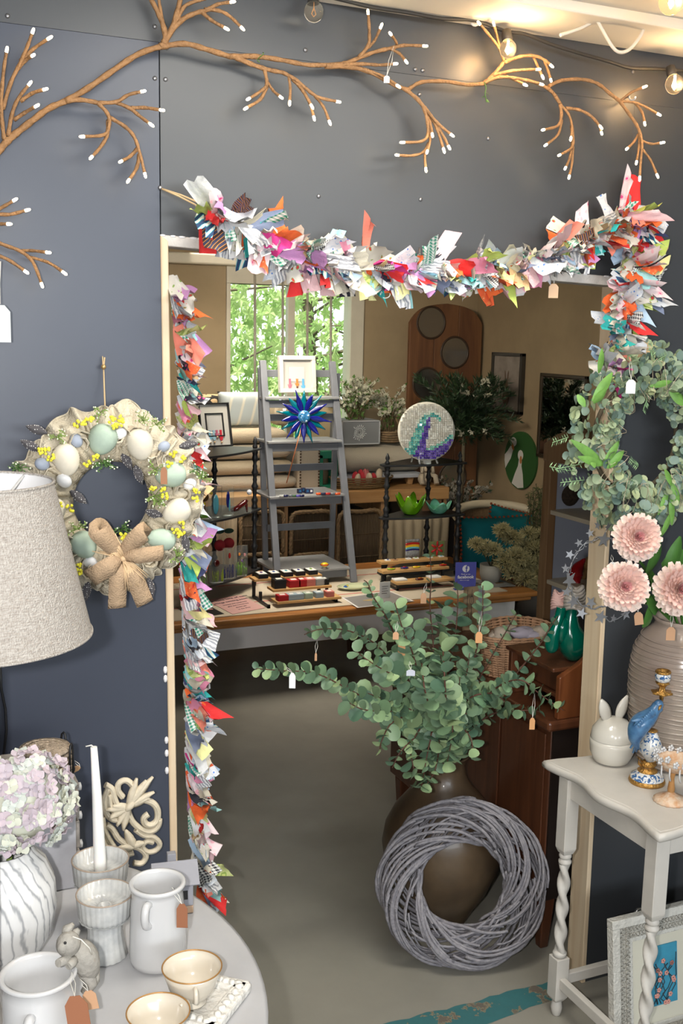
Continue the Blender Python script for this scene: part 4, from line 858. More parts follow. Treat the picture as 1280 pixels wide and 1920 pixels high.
# left riser with ring boxes
ly = 4.86; t = thing('step_riser', 'bamboo step riser full of coloured gift boxes at the front of the oak table', 'riser', (PY(555, 1100, ly).x, ly, ZT))
la = plank_px(t, (477, 1084), (604, 1080), ly+.16, .08, .012); lb = plank_px(t, (512, 1104), (622, 1100), ly+.07, .09, .012); lc = plank_px(t, (520, 1126), (640, 1122), ly-.03, .09, .012)
for x in (la[0]+.006, lc[1]-.03):
    b = B(); b.bx((x, ly+.2, ZT), (x+.014, ly+.214, la[2]-.012)); b.bx((x, ly-.02, ZT), (x+.014, ly+.214, ZT+.012)); b.bx((x, ly-.02, ZT), (x+.014, ly-.006, max(ZT+.013, lc[2]-.0125))); b.bx((x, ly+.1, ZT+.01), (x+.014, ly+.112, lb[2]-.012)); b.done('bracket', black, t, True, bevel=.001)
foam = mat('velvet_white', (.72, .70, .66), .9)
def ringbox(px, y, z, w, d, h, m, lab, group, openb=None, gem=None):
    p = PY(px, 1100, y); 
    s = bpy.data.objects.new('ring_box', B().box((0, 0, h/2), (w, d, h)).mesh('ring_box', m)); _link(s, None, M()); s.location = (p.x, y+d/2, z+.0004)
    q = s.modifiers.new('b', 'BEVEL'); q.width = .0015
    if openb: B().box((0, 0, h+.0006), (w*.82, d*.8, .0012)).done('card_insert', openb, s); B().ball((0, 0, h+.003), (w*.15, d*.16, .003), 8).done('earring', gem, s)
    else: B().box((0, 0, h*.62), (w+.001, d+.001, .001)).done('lid_line', mat(m.name+'_seam', tuple(k*.6 for k in m.node_tree.nodes['Principled BSDF'].inputs['Base Color'].default_value[:3]), .7), s); B().box((0, 0, h+.0005), (w*.5, d*.5, .001)).done('lid_print', foam, s)
    tag(s, lab, 'box', group)
ordn = ('leftmost', 'second', 'third', 'fourth', 'rightmost')
for k in range(5): ringbox(494+24*k*.97, ly+.165, la[2], .052 if k < 4 else .05, .075, .022, black, '%s open black jewellery box along the top of the gift box riser' % ordn[k], 'open black boxes on the riser top', foam, G[('purple', 'blue', 'aqua', 'navy', 'green')[k]])
ctr = mat('crimson_card', (.42, .01, .015), .6); cor = mat('coral_card', (.62, .2, .17), .6); pbl = mat('powder_blue_card', (.32, .42, .48), .6); sag = mat('sage_card', (.40, .52, .42), .6); gry = mat('grey_card', (.4, .41, .40), .6)
for k, (px, m_, w, h, l) in enumerate(((526, black, .062, .045, 'black lidded'), (553, ctr, .06, .036, 'left crimson'), (568, ctr, .045, .036, 'right crimson'), (583, cor, .05, .036, 'coral pink'), (601, gry, .05, .034, 'grey lace printed'), (612, black, .03, .03, 'narrow black'))):
    ringbox(px, ly+.085, lb[2], w, .055, h, m_, '%s gift box on the middle step of the gift box riser' % l, 'gift boxes on the middle step')
for k, (px, m_, l) in enumerate(((532, ctr, 'crimson oval'), (549, pbl, 'first powder blue'), (563, pbl, 'second powder blue'), (580, sag, 'sage green'), (600, pbl, 'third powder blue'), (620, cor, 'coral'))):
    ringbox(px, ly-.02, lc[2], .055 if k == 0 else .042, .045, .028, m_, '%s gift box on the lowest step of the gift box riser' % l, 'gift boxes on the lowest step')
# dish, leaflets, sign, card
p = PZ(664, 1104, ZT); t = thing('oval_dish', 'pale green oval glass dish beside the foot of the ladder shelf', 'dish', (p.x, p.y, ZT+.0005))
o = B().lathe([(.02, 0), (.05, .004), (.075, .014), (.078, .013), (.05, .001), (.02, -.0)], 32).done('dish_body', mat('pale_lime_glass', (.55, .6, .38), .1, coat=1), t, solid=.002); o.scale = (1.25, .75, 1.3)
b = B(); b.ball((-.05, 0, .016), (.022, .012, .005), 10, rot=M.Rotation(.9, 3, 'Z')); b.done('blue_yellow_stripe', G['blue'], t); B().ball((-.038, .004, .018), (.018, .004, .005), 8, rot=M.Rotation(.9, 3, 'Z')).done('yellow_stripe', G['yellow'], t)
ink = mat('ink', (.03, .03, .05), .8); greyp = mat('grey_print', (.24, .23, .22), .4); blackp = mat('black_print', (.02, .02, .02), .35); whitep = mat('white_print', (.7, .68, .66), .7)
def sheet_px(name, lab, cat, pts, m, z=ZT+.0006, th=.0012):
    P = [PZ(px, py, z) for px, py in pts]; n = len(P); b = B(); b.add(P+[p+V((0, 0, th)) for p in P], [tuple(range(n)), tuple(range(2*n-1, n-1, -1))]+[(k, (k+1) % n, n+(k+1) % n, n+k) for k in range(n)])
    c = sum(P, V())/n; t = thing(name, lab, cat, c); b.done('paper', m, t, True); return t, P
grad = mat('pastel_poster', (.6, .35, .38), .6); tx = tex(grad, 'Gradient', coords(grad, (1.2, 1.2, 1), 'Generated', (0, 0, R(80)))); ramp(grad, tx.outputs[0], [(0, (.62, .36, .33)), (.35, (.60, .34, .40)), (.7, (.40, .36, .52)), (1, (.25, .45, .50))])
t, P = sheet_px('leaflet', 'pink and blue printed leaflet at the left front of the oak table', 'leaflet', [(436, 1152), (497, 1140), (452, 1116), (385, 1125)], grad)
xv = (P[1]-P[0]).normalized(); yv = (P[3]-P[0]).normalized()
yv = V((0, 0, 1)).cross(xv)
def line_text(parent, s, P, u, v, size, m): 
    o = P[0].lerp(P[1], u); e = P[3].lerp(P[2], u); txt(s, size, basis(xv, yv, (0, 0, 1), o.lerp(e, v)+V((0, 0, .0022))), m, 'print', parent, .0002)
line_text(t, 'We have lots of new', P, .5, .86, .03, ink); line_text(t, 'things coming soon', P, .5, .70, .026, ink)
for k, v in enumerate((.54, .42, .3, .18)): line_text(t, ('Unique and handmade', 'gifts and homeware', 'please ask', 'in the shop')[k], P, .5, v, .016, ink)
t, P = sheet_px('leaflet', 'glossy black leaflet with a pale bird picture at the table edge', 'leaflet', [(360, 1160), (420, 1151), (386, 1133), (330, 1138)], blackp)
cc = sum(P, V())/4; B().ball(cc+V((.02, .01, .002)), (.05, .018, .001), 12).done('bird_print', whitep, t, True); B().ball(cc+V((.05, .0, .0025)), (.02, .009, .001), 8).done('pink_print', cor, t, True)
t, P = sheet_px('leaflet', 'grey photo leaflet with white border under the eucalyptus tip', 'leaflet', [(670, 1140), (776, 1127), (730, 1108), (640, 1121)], whitep)
Q = [p.lerp(sum(P, V())/4, .07)+V((0, 0, .0016)) for p in P]; b = B(); b.add(Q, [(0, 1, 2, 3)]); b.done('photo_print', greyp, t, True)
b = B(); b.ball(sum(P, V())/4+V((-.03, -.01, .002)), (.05, .012, .001), 10); b.done('gold_print', mat('gold_print', (.45, .32, .1), .5), t, True)
t, P = sheet_px('leaflet', 'dark photo booklet lying behind the grey leaflet', 'leaflet', [(744, 1104), (830, 1098), (806, 1086), (744, 1092)], blackp, ZT+.003)
b = B(); b.ball(sum(P, V())/4+V((0, 0, .0015)), (.06, .012, .0008), 8); b.done('grey_print', greyp, t, True)
t, P = sheet_px('leaflet', 'dark magazine with shop photos near the right end of the table', 'leaflet', [(880, 1104), (966, 1099), (934, 1087), (880, 1089)], greyp, ZT+.0006, .004)
for k in range(6):
    c = sum(P, V())/4+V((-.08+.07*(k % 3), -.018+.035*(k//3), .0045)); B().box(c, (.05, .022, .001)).done('photo_print', blackp if k % 2 else mat('brown_print', (.14, .09, .05), .6), t, True)
# sign
fbm = mat('sign_blue', (.075, .085, .42), .45); sg = PY(872, 1097, 4.86); w_ = (PY(890, 1097, 4.86)-PY(855, 1097, 4.86)).x; h_ = (PY(872, 1045, 4.86)-PY(872, 1097, 4.86)).z
t = thing('counter_sign', 'blue acrylic counter sign with a white social media logo and lettering', 'sign', (sg.x, 4.86, ZT), -R(14)); tq = MW[t.name]
B().bx((-w_/2, 0, 0), (w_/2, .004, h_)).done('sign_plate', fbm, t, bevel=.001); B().bx((-w_/2, 0, 0), (w_/2, .03, .004)).done('sign_foot', fbm, t)
whs = mat('sign_white', (.8, .8, .85), .6); B().lathe([(0, 0), (w_*.17, 0)], 28, (0, -.0008, h_*.77), M.Rotation(R(90), 3, 'X'), cap=False).done('logo_disc', whs, t)
def stext(s, x, z, size, m, y=-.0016, bold=False):
    o = txt(s, size, tq @ basis((1, 0, 0), (0, 0, 1), (0, -1, 0), (x, y, z)), m, 'lettering', t, .0003, offset=.0006 if bold else 0)
stext('f', .003, h_*.76, .05, fbm, bold=True); stext('Find us on', 0, h_*.57, .012, whs); stext('facebook', 0, h_*.47, .024, whs, bold=True); stext('SCAN ME', -w_*.24, h_*.10, .008, whs); stext('follow our page', -w_*.05, h_*.36, .008, whs)
p = PY(728, 1105, 4.80); t2 = thing('standing_card', 'small white information card standing left of the bamboo riser', 'card', (p.x, 4.84, ZT+.0005)); w2 = .058
B().bx((-w2/2, 0, .0), (w2/2, .002, .085)).done('card_face', card, t2); B().bx((-w2/2, 0, 0), (w2/2, .03, .002)).done('card_foot', card, t2)
for k in range(4): B().bx((-.018, -.0006, .06-.012*k), (.018-.006*(k % 2), 0, .062-.012*k)).done('print_line', ink, t2)

# ---- chair, cushions, dried shrub, pine cabinet, floor things
ch = PY(950, 1010, 5.85)
cx_ = PY(955, 1000, 5.62).x
t = thing('cane_chair', 'cream framed cane tub chair behind the right end of the oak table', 'chair', (cx_, 5.9, 0))
top = PY(945, 940, 5.9).z; crm = mat('cream_cane_frame', (.58, .50, .36), .5); cane = mat('cane_weave', (.20, .12, .06), .8, var=.5, vscale=70, bump=.4, bscale=100)
arc = [(cx_+.30*cos(a), 5.72+.24*sin(a), .62+(top-.64)*sin(a)**1.2) for a in [pi*k/24 for k in range(25)]]
B().tube(arc, .028, 10).done('top_rail', crm, t, True)
g = [[(x*1.0, y, .36+(z-.36)*k/5-.02) for x, y, z in arc] for k in range(6)]; B().sheet(g).done('cane_back', cane, t, True, solid=.01)
B().lathe([(.0, .34), (.28, .34), (.30, .36), (.28, .40), (0, .41)], 24, (cx_, 5.72, 0)).done('seat', cane, t, True)
for a in (.8, 2.3, 3.9, 5.5): B().tube([(cx_+.22*cos(a), 5.72+.2*sin(a), .35), (cx_+.27*cos(a), 5.72+.24*sin(a), 0)], [.02, .014], 8).done('leg', crm, t, True)
teal = mat('teal_velvet', (.0, .19, .23), .8, var=.25, vscale=5); pom = mat('rust_pompom', (.32, .07, .03), .9)
def pom_cushion(lab, px0, py0, px1, py1, y, rz, pomrng=14):
    x0, z0, x1, z1 = rect(px0, py0, px1, py1, y); t = thing('teal_cushion', lab, 'cushion', ((x0+x1)/2, y, z0)); w, h = x1-x0, z1-z0
    rot = M.Rotation(rz, 3, 'Y') @ M.Rotation(-.12, 3, 'X')
    c = V(((x0+x1)/2, y, (z0+z1)/2)); o = cushion('cover', None, -w/2, w/2, -.07, .07, -h/2, h/2, teal, None, rot=rot)
    o.data.transform(M.Translation(c)); o.data.transform(MW[t.name].inverted()); o.parent = t; MW[o.name] = MW[t.name]
    for k in ('label', 'category', 'group'):
        if k in o: del o[k]
    pp = B().ball((0, 0, 0), .009, 6).mesh('pompom', pom)
    for s in range(4):
        for k in range(pomrng):
            u_ = -1+2*k/pomrng; p = {0: (u_, 1), 1: (1, -u_), 2: (-u_, -1), 3: (-1, u_)}[s]; q = V((p[0]*w/2*(1-.05*(1-abs(p[1])**2) if 0 else 1-.04*(1-p[1]**2)), 0, p[1]*h/2*(1-.05*(1-p[0]**2))))
            inst('pompom', pp, t, M.Translation((c+rot @ q)-t.location))
pom_cushion('teal velvet cushion with rust pompoms, in front at the right of the table', 864, 972, 990, 1082, 5.50, .02, 16)
pom_cushion('second teal pompom cushion propped in the cane chair', 912, 956, 992, 1040, 5.76, .25, 12)
dried = leafmat('dried_grass', (.38, .34, .16), (.55, .50, .28), .3); reed_m = mat('dark_reed', (.06, .06, .03), .8)
px_, py_ = 990, 1110; base = PZ(992, 1100, ZT)
base = V((PY(985, 1060, 5.0).x, 5.0, .40)); base = V((3.12, 4.98, ZT))
t = thing('dried_shrub', 'feathery yellow green dried grass in a pot at the right end of the oak table', 'plant', base)
B().lathe([(.045, 0), (.06, .04), (.062, .1), (.055, .1), (.05, .03), (0, .03)], 20).done('pot', mat('grey_pot', (.3, .29, .26), .6), t)
st = B(); lv = B()
clumps = [(908, 1027, .05, 5.0), (893, 1020, .035, 4.95), (925, 1032, .045, 4.95), (950, 1002, .05, 5.05), (940, 993, .04, 5.0), (962, 1010, .05, 5.0), (975, 1060, .08, 4.95), (948, 1055, .06, 4.9), (965, 1045, .07, 4.9), (1005, 1035, .075, 4.95), (1002, 1080, .06, 4.9), (1017, 1005, .06, 5.0), (985, 1025, .06, 5.0), (990, 1000, .04, 5.0), (1012, 1055, .06, 4.95), (985, 1085, .055, 4.86), (1008, 1098, .05, 4.86), (962, 1075, .05, 4.88)]
for px, py, r_, y in clumps:
    c = PY(px, py, y); P = smooth_path([base+V((0, 0, .08)), base.lerp(c, .5)+V((0, 0, .05)), c], 5); st.tube(P, .003, 4)
    for k in range(int(9500*r_)):
        d = rdir(.2); p = c+V((d.x*r_*1.1, d.y*r_, d.z*r_*.7))*rnd.random()**.5; leaf_quad(lv, p, (d+rdir()*.7), .024, .006)
        if k % 5 == 0: st.tube([c, p], .0008, 3, cap=False)
st.done('stems', reed_m, t, True, kind='stuff'); lv.done('plumes', dried, t, True, kind='stuff')
t = thing('twig_bunch', 'bunch of dark leafy twigs rising behind the dried grass beside the cabinet', 'plant', (max(PY(1000, 1060, 5.25).x, 3.36), 5.25, 0))
B().lathe([(.06, 0), (.08, .2), (.05, .4), (.055, .45), (.045, .45)], 16).done('twig_vase', mat('dark_vase', (.05, .045, .04), .4), t)
st = B(); lv = B(); b0 = V(t.location)+V((0, 0, .42))
for k in range(26):
    e = PY(rnd.uniform(985, 1025), rnd.uniform(905, 985), 5.25+rnd.uniform(-.08, .08)); P = smooth_path([b0, b0.lerp(e, .5)+V((rnd.uniform(-.05, .05), 0, 0)), e+V((rnd.uniform(-.03, .03), 0, 0))], 5); st.tube(P, .002, 4)
    for p in P[3:]:
        for j in range(3): leaf_quad(lv, p, rdir(.3), .022, .009)
st.done('stems', reed_m, t, True, kind='stuff'); lv.done('leaves', leafmat('olive_leaf', (.05, .07, .02), (.12, .14, .05), .2), t, True, kind='stuff')
# pine cabinet with arched top, open towards the room
CX = 2.6; cab_y1 = PX(1012, 1000, CX).y; cab_y0 = 2.75; ctop = PX(1020, 845, CX).z
pc = thing('pine_cabinet', 'open pine cabinet with arched top and grey painted shelves behind the right jamb', 'cabinet', (CX+.2, (cab_y0+cab_y1)/2, 0))
pmc = wood('aged_pine', (.33, .20, .10), (.24, .13, .06), 2, 8, .5); cin = mat('cabinet_grey', (.36, .39, .47), .6)
pw = .05
B().bx((CX, cab_y1-pw, 0), (CX+.04, cab_y1, ctop)).done('door_post', pmc, pc, True, bevel=.004)
B().bx((CX, cab_y0, 0), (CX+.04, cab_y0+pw, ctop)).done('door_post', pmc, pc, True, bevel=.004)
B().bx((CX+.04, cab_y1-.02, 0), (CX+.34, cab_y1, ctop)).done('side_panel', pmc, pc, True); B().bx((CX+.04, cab_y0, 0), (CX+.34, cab_y0+.02, ctop)).done('side_panel', pmc, pc, True)
B().bx((CX+.045, cab_y1-.035, .05), (CX+.33, cab_y1-.021, ctop-.02)).done('side_lining', cin, pc, True)
B().bx((CX+.33, cab_y0, 0), (CX+.345, cab_y1, ctop)).done('back_panel', cin, pc, True)
B().bx((CX, cab_y0, ctop), (CX+.34, cab_y1, ctop+.02)).done('top_board', pmc, pc, True, bevel=.004)
ym = (cab_y0+cab_y1)/2; L_ = (cab_y1-cab_y0)/2
out = [(-L_, -.04), (L_, -.04), (L_, .03)]+[(L_*cos(a)*.92, .03+.09*sin(a)**.8) for a in [pi*k/20 for k in range(1, 20)]]+[(-L_, .03)]
B().prism([(x, z) for x, z in out], .025, basis((0, 1, 0), (1, 0, 0), (0, 0, 1), (CX-.005, ym, ctop))).done('arched_crest', pmc, pc, True, bevel=.003)
for py in (963, 1098):
    z = PX(1050, py, CX).z; B().bx((CX+.012, cab_y0+.02, z-.018), (CX+.33, cab_y1-.035, z)).done('shelf_board', mat('cream_shelf', (.66, .6, .47), .5), pc, True, bevel=.002)
    if py == 963: p = PX(1066, 946, CX+.12); o = B().ball((0, 0, .055), .055, 20).done('woven_ball', mat('dark_twine_ball', (.06, .04, .025), .9, var=.6, vscale=70, bump=1, bscale=90)); o.location = (CX+.12, p.y+.02, z+.0005); tag(o, 'dark brown woven ball on the upper shelf of the pine cabinet', 'ornament')
B().bx((CX+.012, cab_y0+.02, 0), (CX+.33, cab_y1-.02, .07)).done('plinth', pmc, pc, True)
# ================================================================ front room, upper wall: twig lights and bulbs
twig = mat('rusty_twig', (.36, .19, .08), .75, var=.4, vscale=70, bump=.5, bscale=160)
led = mat('warm_led', (1, .85, .55), .4, emit=9, ecol=(1, .80, .48))
def tip_bulb(p, d, parent):
    b = B(); d = V(d).normalized(); b.tube([p-d*.003, p+d*.002, p+d*.008, p+d*.0105], [.0026, .0028, .0026, .0013], 8); return b.done('led_bulb', led, parent, True)
def twigs(parent, lines, y, s=1.0):
    for r0_, r1_, tipq, pts in lines:
        k = len(pts); P = []
        for i, (px, py) in enumerate(pts): P.append(PY(px, py, y+.006*sin(px*.03)+(-.03*(i/(k-1))**1.5 if tipq else 0)))
        P = smooth_path(P, 4); n = len(P); rr = [(r0_+(r1_-r0_)*i/(n-1))*(1+.12*sin(i*2.1)) for i in range(n)]
        b = B(); b.tube(P, rr, 8); b.done('twig', twig, parent, True)
        if tipq: tip_bulb(P[-1], P[-1]-P[-2], parent)
T, U, W3 = .0056, .0041, .0029
main = [(.0075, T, 0, [(-150, 400), (-70, 340), (-12, 292), (10, 268), (30, 250), (62, 225), (92, 203), (122, 190)]), (T, T, 0, [(122, 190), (165, 165), (215, 130), (262, 100), (306, 86)]),
 (T*.9, U, 0, [(122, 190), (150, 187), (185, 193)]), (U, W3, 1, [(185, 193), (218, 191), (240, 178), (264, 172)]), (U, W3, 1, [(215, 191), (243, 203), (262, 218), (281, 232)]), (U, W3, 1, [(243, 203), (270, 202), (300, 206)]),
 (U, W3, 1, [(183, 193), (202, 214), (204, 238), (194, 253), (158, 256)]), (U, W3, 1, [(203, 225), (200, 255), (188, 276), (173, 293)]), (U, W3, 1, [(205, 220), (235, 238), (252, 258), (262, 288), (271, 324)]), (U, W3, 1, [(258, 278), (244, 293), (228, 302)]), (U, W3, 1, [(261, 290), (256, 315), (242, 337)]),
 (U, W3, 1, [(8, 262), (4, 230), (2, 190), (7, 130), (12, 98)]), (U, W3, 1, [(5, 205), (20, 155), (38, 118), (50, 90), (60, 63)]), (U, W3, 1, [(38, 115), (62, 92), (90, 73)]), (U, W3, 1, [(32, 130), (48, 113), (60, 105)]), (U, W3, 1, [(15, 255), (22, 215), (34, 185), (53, 160)]), (U, W3, 1, [(38, 190), (60, 175), (82, 168)]), (U, W3, 1, [(26, 225), (45, 212), (66, 200)]),
 (.0065, U, 0, [(300, 88), (310, 75), (305, 45), (290, 12), (276, -12)]), (U, W3, 0, [(305, 45), (300, 15), (296, -12)]), (.0065, U, 0, [(306, 82), (322, 55), (334, 15), (340, -12)]), (U, W3, 0, [(330, 42), (344, 14), (362, 4), (385, -2)]), (.0055, U, 0, [(316, 64), (340, 38), (365, 25), (385, 20)]), (U, W3, 1, [(385, 20), (408, 8), (432, 4)]), (U, W3, 1, [(383, 18), (410, 20), (430, 30), (451, 50)]), (U, W3, 1, [(378, 22), (396, 38), (421, 52)]),
 (T, T, 0, [(300, 88), (345, 82), (385, 92), (430, 106)]), (T, U, 0, [(430, 106), (480, 106), (530, 113), (580, 122), (640, 120)]), (T, U, 0, [(440, 107), (470, 120), (500, 130), (530, 136)]), (U, W3, 1, [(530, 136), (555, 150), (592, 180), (630, 190)]),
 (U, W3, 1, [(495, 128), (500, 158), (487, 172), (468, 184)]), (U, W3, 1, [(500, 162), (488, 186), (463, 202)]), (W3, W3, 1, [(502, 155), (512, 170), (525, 181)]), (W3, W3, 1, [(541, 145), (544, 165), (543, 191)]), (U, W3, 1, [(548, 148), (566, 168), (583, 197)]), (W3, W3, 1, [(570, 172), (581, 195), (588, 219)]), (W3, W3, 1, [(590, 180), (606, 200), (617, 227)]),
 (U, U, 0, [(640, 120), (665, 112), (700, 98), (735, 90)]), (U, W3, 1, [(735, 90), (757, 85), (793, 86)]), (U, W3, 1, [(672, 108), (690, 85), (692, 60), (690, 27)]), (W3, W3, 1, [(690, 90), (702, 76), (713, 52)]), (W3, W3, 1, [(744, 86), (742, 78), (733, 65)]), (W3, W3, 1, [(730, 91), (748, 100), (760, 114)]), (U, W3, 1, [(620, 122), (680, 120), (710, 122), (737, 120)]),
 (T, U, 0, [(610, 124), (660, 126), (700, 138), (740, 160), (765, 168)]), (W3, W3, 1, [(690, 132), (720, 144), (744, 160)]), (U, U, 0, [(765, 168), (790, 154), (835, 153), (875, 159), (905, 157)]),
 (U, W3, 1, [(755, 165), (785, 188), (798, 215), (802, 250), (790, 265), (757, 267)]), (U, W3, 1, [(762, 168), (790, 195), (812, 222), (828, 238), (844, 251)]), (U, W3, 1, [(795, 200), (815, 232), (828, 250), (840, 273)]), (W3, W3, 1, [(800, 205), (818, 240), (831, 279)]), (W3, W3, 1, [(795, 205), (806, 230), (810, 251)]), (W3, W3, 1, [(802, 235), (806, 262), (801, 283)]), (W3, W3, 1, [(803, 268), (792, 286), (770, 292), (747, 291)]), (W3, W3, 1, [(800, 275), (796, 292), (798, 316)]),
 (U, U, 0, [(905, 157), (925, 140), (945, 116)]), (W3, W3, 1, [(945, 116), (936, 92), (922, 72), (900, 46)]), (W3, W3, 1, [(941, 106), (932, 70), (926, 47)]), (U, W3, 1, [(943, 118), (975, 106), (1002, 105), (1020, 112), (1031, 121)]), (W3, W3, 1, [(1000, 107), (1006, 120), (1016, 142)]), (W3, W3, 1, [(1020, 113), (1028, 135), (1032, 149)]), (U, W3, 1, [(922, 142), (960, 133), (1005, 130)]), (W3, W3, 1, [(945, 141), (965, 150), (982, 158)]), (U, W3, 1, [(905, 157), (935, 145), (975, 148), (1011, 157)]),
 (U, U, 0, [(985, 150), (1012, 158), (1035, 173), (1050, 195)]), (U, W3, 1, [(1050, 195), (1052, 218), (1045, 236), (1020, 243)]), (W3, W3, 1, [(1053, 225), (1046, 252), (1024, 271)]), (W3, W3, 1, [(1052, 198), (1066, 215), (1072, 238), (1070, 258)]), (U, W3, 1, [(1071, 235), (1074, 268), (1068, 280), (1050, 290)]), (W3, W3, 1, [(1073, 262), (1068, 295), (1060, 314)]), (W3, W3, 1, [(1074, 275), (1072, 305), (1067, 330)]), (U, W3, 1, [(1060, 203), (1085, 206), (1108, 218), (1124, 236)]), (W3, W3, 1, [(1112, 222), (1122, 234), (1127, 248)]),
 (U, U, 0, [(1028, 162), (1052, 151), (1090, 149), (1120, 157), (1145, 177), (1162, 190)]), (W3, W3, 1, [(1162, 190), (1182, 174), (1205, 164)]), (W3, W3, 1, [(1162, 190), (1195, 194), (1232, 213)]), (W3, W3, 1, [(1190, 193), (1203, 210), (1208, 230)]), (U, W3, 1, [(1160, 188), (1180, 215), (1196, 240), (1203, 268), (1201, 300), (1199, 332)]), (W3, W3, 1, [(1196, 252), (1188, 266), (1176, 278)]), (W3, W3, 1, [(1198, 248), (1197, 278), (1193, 303)]), (W3, W3, 1, [(1203, 264), (1220, 270), (1238, 268)]), (W3, W3, 1, [(1204, 280), (1219, 300), (1231, 327)])]
t = thing('twig_light_garland', 'rusty brown twig garland with tiny lit tips along the top of the slate wall', 'twig lights', PY(640, 120, 2.16))
twigs(t, main, 2.165)
price_tag(t, PY(725, 142, 2.13), PY(738, 86, 2.12), FN, .012, .014, card)
b = B()
for px, py in ((978, 103), (908, 160)):
    p = PY(px if px > 950 else 908, py, 2.13)
b.tube([PY(908, 154, 2.135), PY(911, 165, 2.13), PY(909, 175, 2.13), PY(912, 192, 2.13)], .0012, 5); [leaf_quad(b, PY(910, 172+7*k, 2.13), ((-1)**k, 0, -.6), .012, .006) for k in range(3)]; b.done('green_tie', mat('green_tie', (.10, .2, .04), .6), t, True)
B().tube([PY(489, 98, 2.15)+V((.004*cos(a*.7), -.01*sin(a), -.003*a)) for a in range(7)], .001, 4).done('green_tie', mat('green_tie', (.1, .2, .04)), t, True)
t = thing('twig_light_spray', 'small rusty twig spray with lit tips low on the left edge of the wall', 'twig lights', PY(20, 450, 2.16))
twigs(t, [(T, T, 0, [(-260, 500), (-190, 460), (-118, 439)]), (U, W3, 1, [(-120, 440), (-60, 420), (-14, 398), (5, 388), (24, 377)]), (U, W3, 1, [(-60, 420), (-14, 403), (18, 402), (47, 395)]), (U, W3, 1, [(-80, 428), (-40, 424), (-14, 421), (0, 420), (13, 420)]), (U, W3, 1, [(-120, 440), (-60, 442), (-14, 452), (12, 461), (40, 472), (62, 492), (77, 530)]), (W3, W3, 1, [(40, 470), (60, 470), (87, 473)]), (W3, W3, 1, [(55, 482), (90, 492), (118, 510)]), (U, W3, 1, [(-70, 443), (-40, 460), (-14, 475), (15, 487), (45, 507)])], 2.165)
t = thing('hanging_card', 'blank pale grey card tag hanging at the left edge below the twig spray', 'tag', PY(2, 600, 2.12))
B().prism([(-.035, -.068), (.018, -.068), (.018, -.012), (.008, 0), (-.035, 0)], .0015, basis((1, 0, 0), (0, 1, 0), (0, 0, 1), PY(0, 572, 2.12))).done('card_face', mat('pale_grey_card', (.55, .58, .58), .7), t, True)
B().tube([PY(0, 570, 2.119), PY(-1, 530, 2.125), PY(1, 490, 2.13)], .001, 4).done('tag_string', thread, t, True)

cable_m = mat('black_cable', (.03, .028, .026), .55)
glow = mat('bulb_filament', (1, .7, .3), .4, emit=110, ecol=(1, .6, .25)); bulb_glass = mat('bulb_glass', (1, .93, .8), .03, trans=.96, ior=1.15); bulb_off = mat('filament_off', (.7, .3, .08), .4, .6)
lt = thing('festoon_lights', 'black festoon cable with round filament bulbs along the ceiling edge', 'string lights', PY(1000, 70, 2.13))
cp = [PY(px, py, 2.17) for px, py in ((500, -30), (590, -12), (650, 2), (700, 14), (760, 23), (830, 35), (890, 38), (945, 58), (985, 64), (1030, 82), (1080, 98), (1140, 115), (1180, 127), (1230, 129), (1290, 134), (1350, 140))]
B().tube(smooth_path(cp, 4), .0042, 6).done('cable', cable_m, lt, True)
def bulb(px, py, y, r, on, top):
    c = PY(px, py, y); tp = PY(*top, y+.015)
    s = B(); s.tube([tp, tp.lerp(c, .35), c+(tp-c).normalized()*r*.95], [.010, .012, .0115], 12).done('socket', cable_m, lt, True)
    g = B(); g.ball(c, (r, r, r*1.06), 20).done('globe', bulb_glass, lt, True)
    f = B(); f.tube([c+V((0, 0, r*.8)), c+V((0, 0, r*.3)), c+V((.004, 0, -.2*r)), c+V((0, 0, -.45*r)), c+V((-.004, 0, -.2*r)), c+V((0, 0, r*.3))], .0022 if on else .0008, 6); f.done('filament', glow if on else bulb_off, lt, True)
    if on:
        l = bpy.data.lights.new('bulb_light', 'POINT'); l.energy = .55; l.color = (1, .66, .34); l.shadow_soft_size = .015; o = bpy.data.objects.new('bulb_light', l); COL.objects.link(o); o.location = c+V((0, -.03, -.01))
bulb(588, 22, 2.14, .0195, False, (586, -6)); bulb(952, 92, 2.135, .0185, True, (949, 58)); bulb(1264, 158, 2.12, .021, True, (1256, 125)); bulb(1258, 2, 1.9, .026, True, (1262, -40))
wc = mat('white_cable', (.62, .58, .5), .5)
t = thing('white_cable', 'loose white cable looping from the ceiling at the top right corner', 'cable', PY(1150, 60, 2.0)); B().tube(smooth_path([PY(*p, 2.08) for p in ((1050, 66), (1090, 52), (1130, 30), (1175, 2), (1200, -20))], 5), .004, 6).done('cable', wc, t, True)
B().tube(smooth_path([PY(*p, 2.06) for p in ((1118, 36), (1130, 58), (1148, 88), (1162, 98), (1180, 92), (1200, 68), (1212, 40), (1228, 12), (1240, -20))], 5), .004, 6).done('cable_loop', wc, t, True)
t = thing('cable_clip', 'white plastic clip holding the festoon cable beside the centre bulb', 'clip', PY(890, 40, 2.19)); B().tube([PY(890+7*cos(a), 40+7*sin(a), 2.195) for a in [.5*k for k in range(10)]], .0035, 6).done('clip_body', card, t, True)
t = thing('cable_clip', 'white plastic clip on the wall beside the right twig cluster', 'clip', PY(1185, 182, 2.19)); B().tube([PY(1185+6*cos(a), 182+6*sin(a), 2.15+.01*k) for k, a in enumerate([.6*k for k in range(7)])], .0022, 6).done('clip_body', card, t, True)

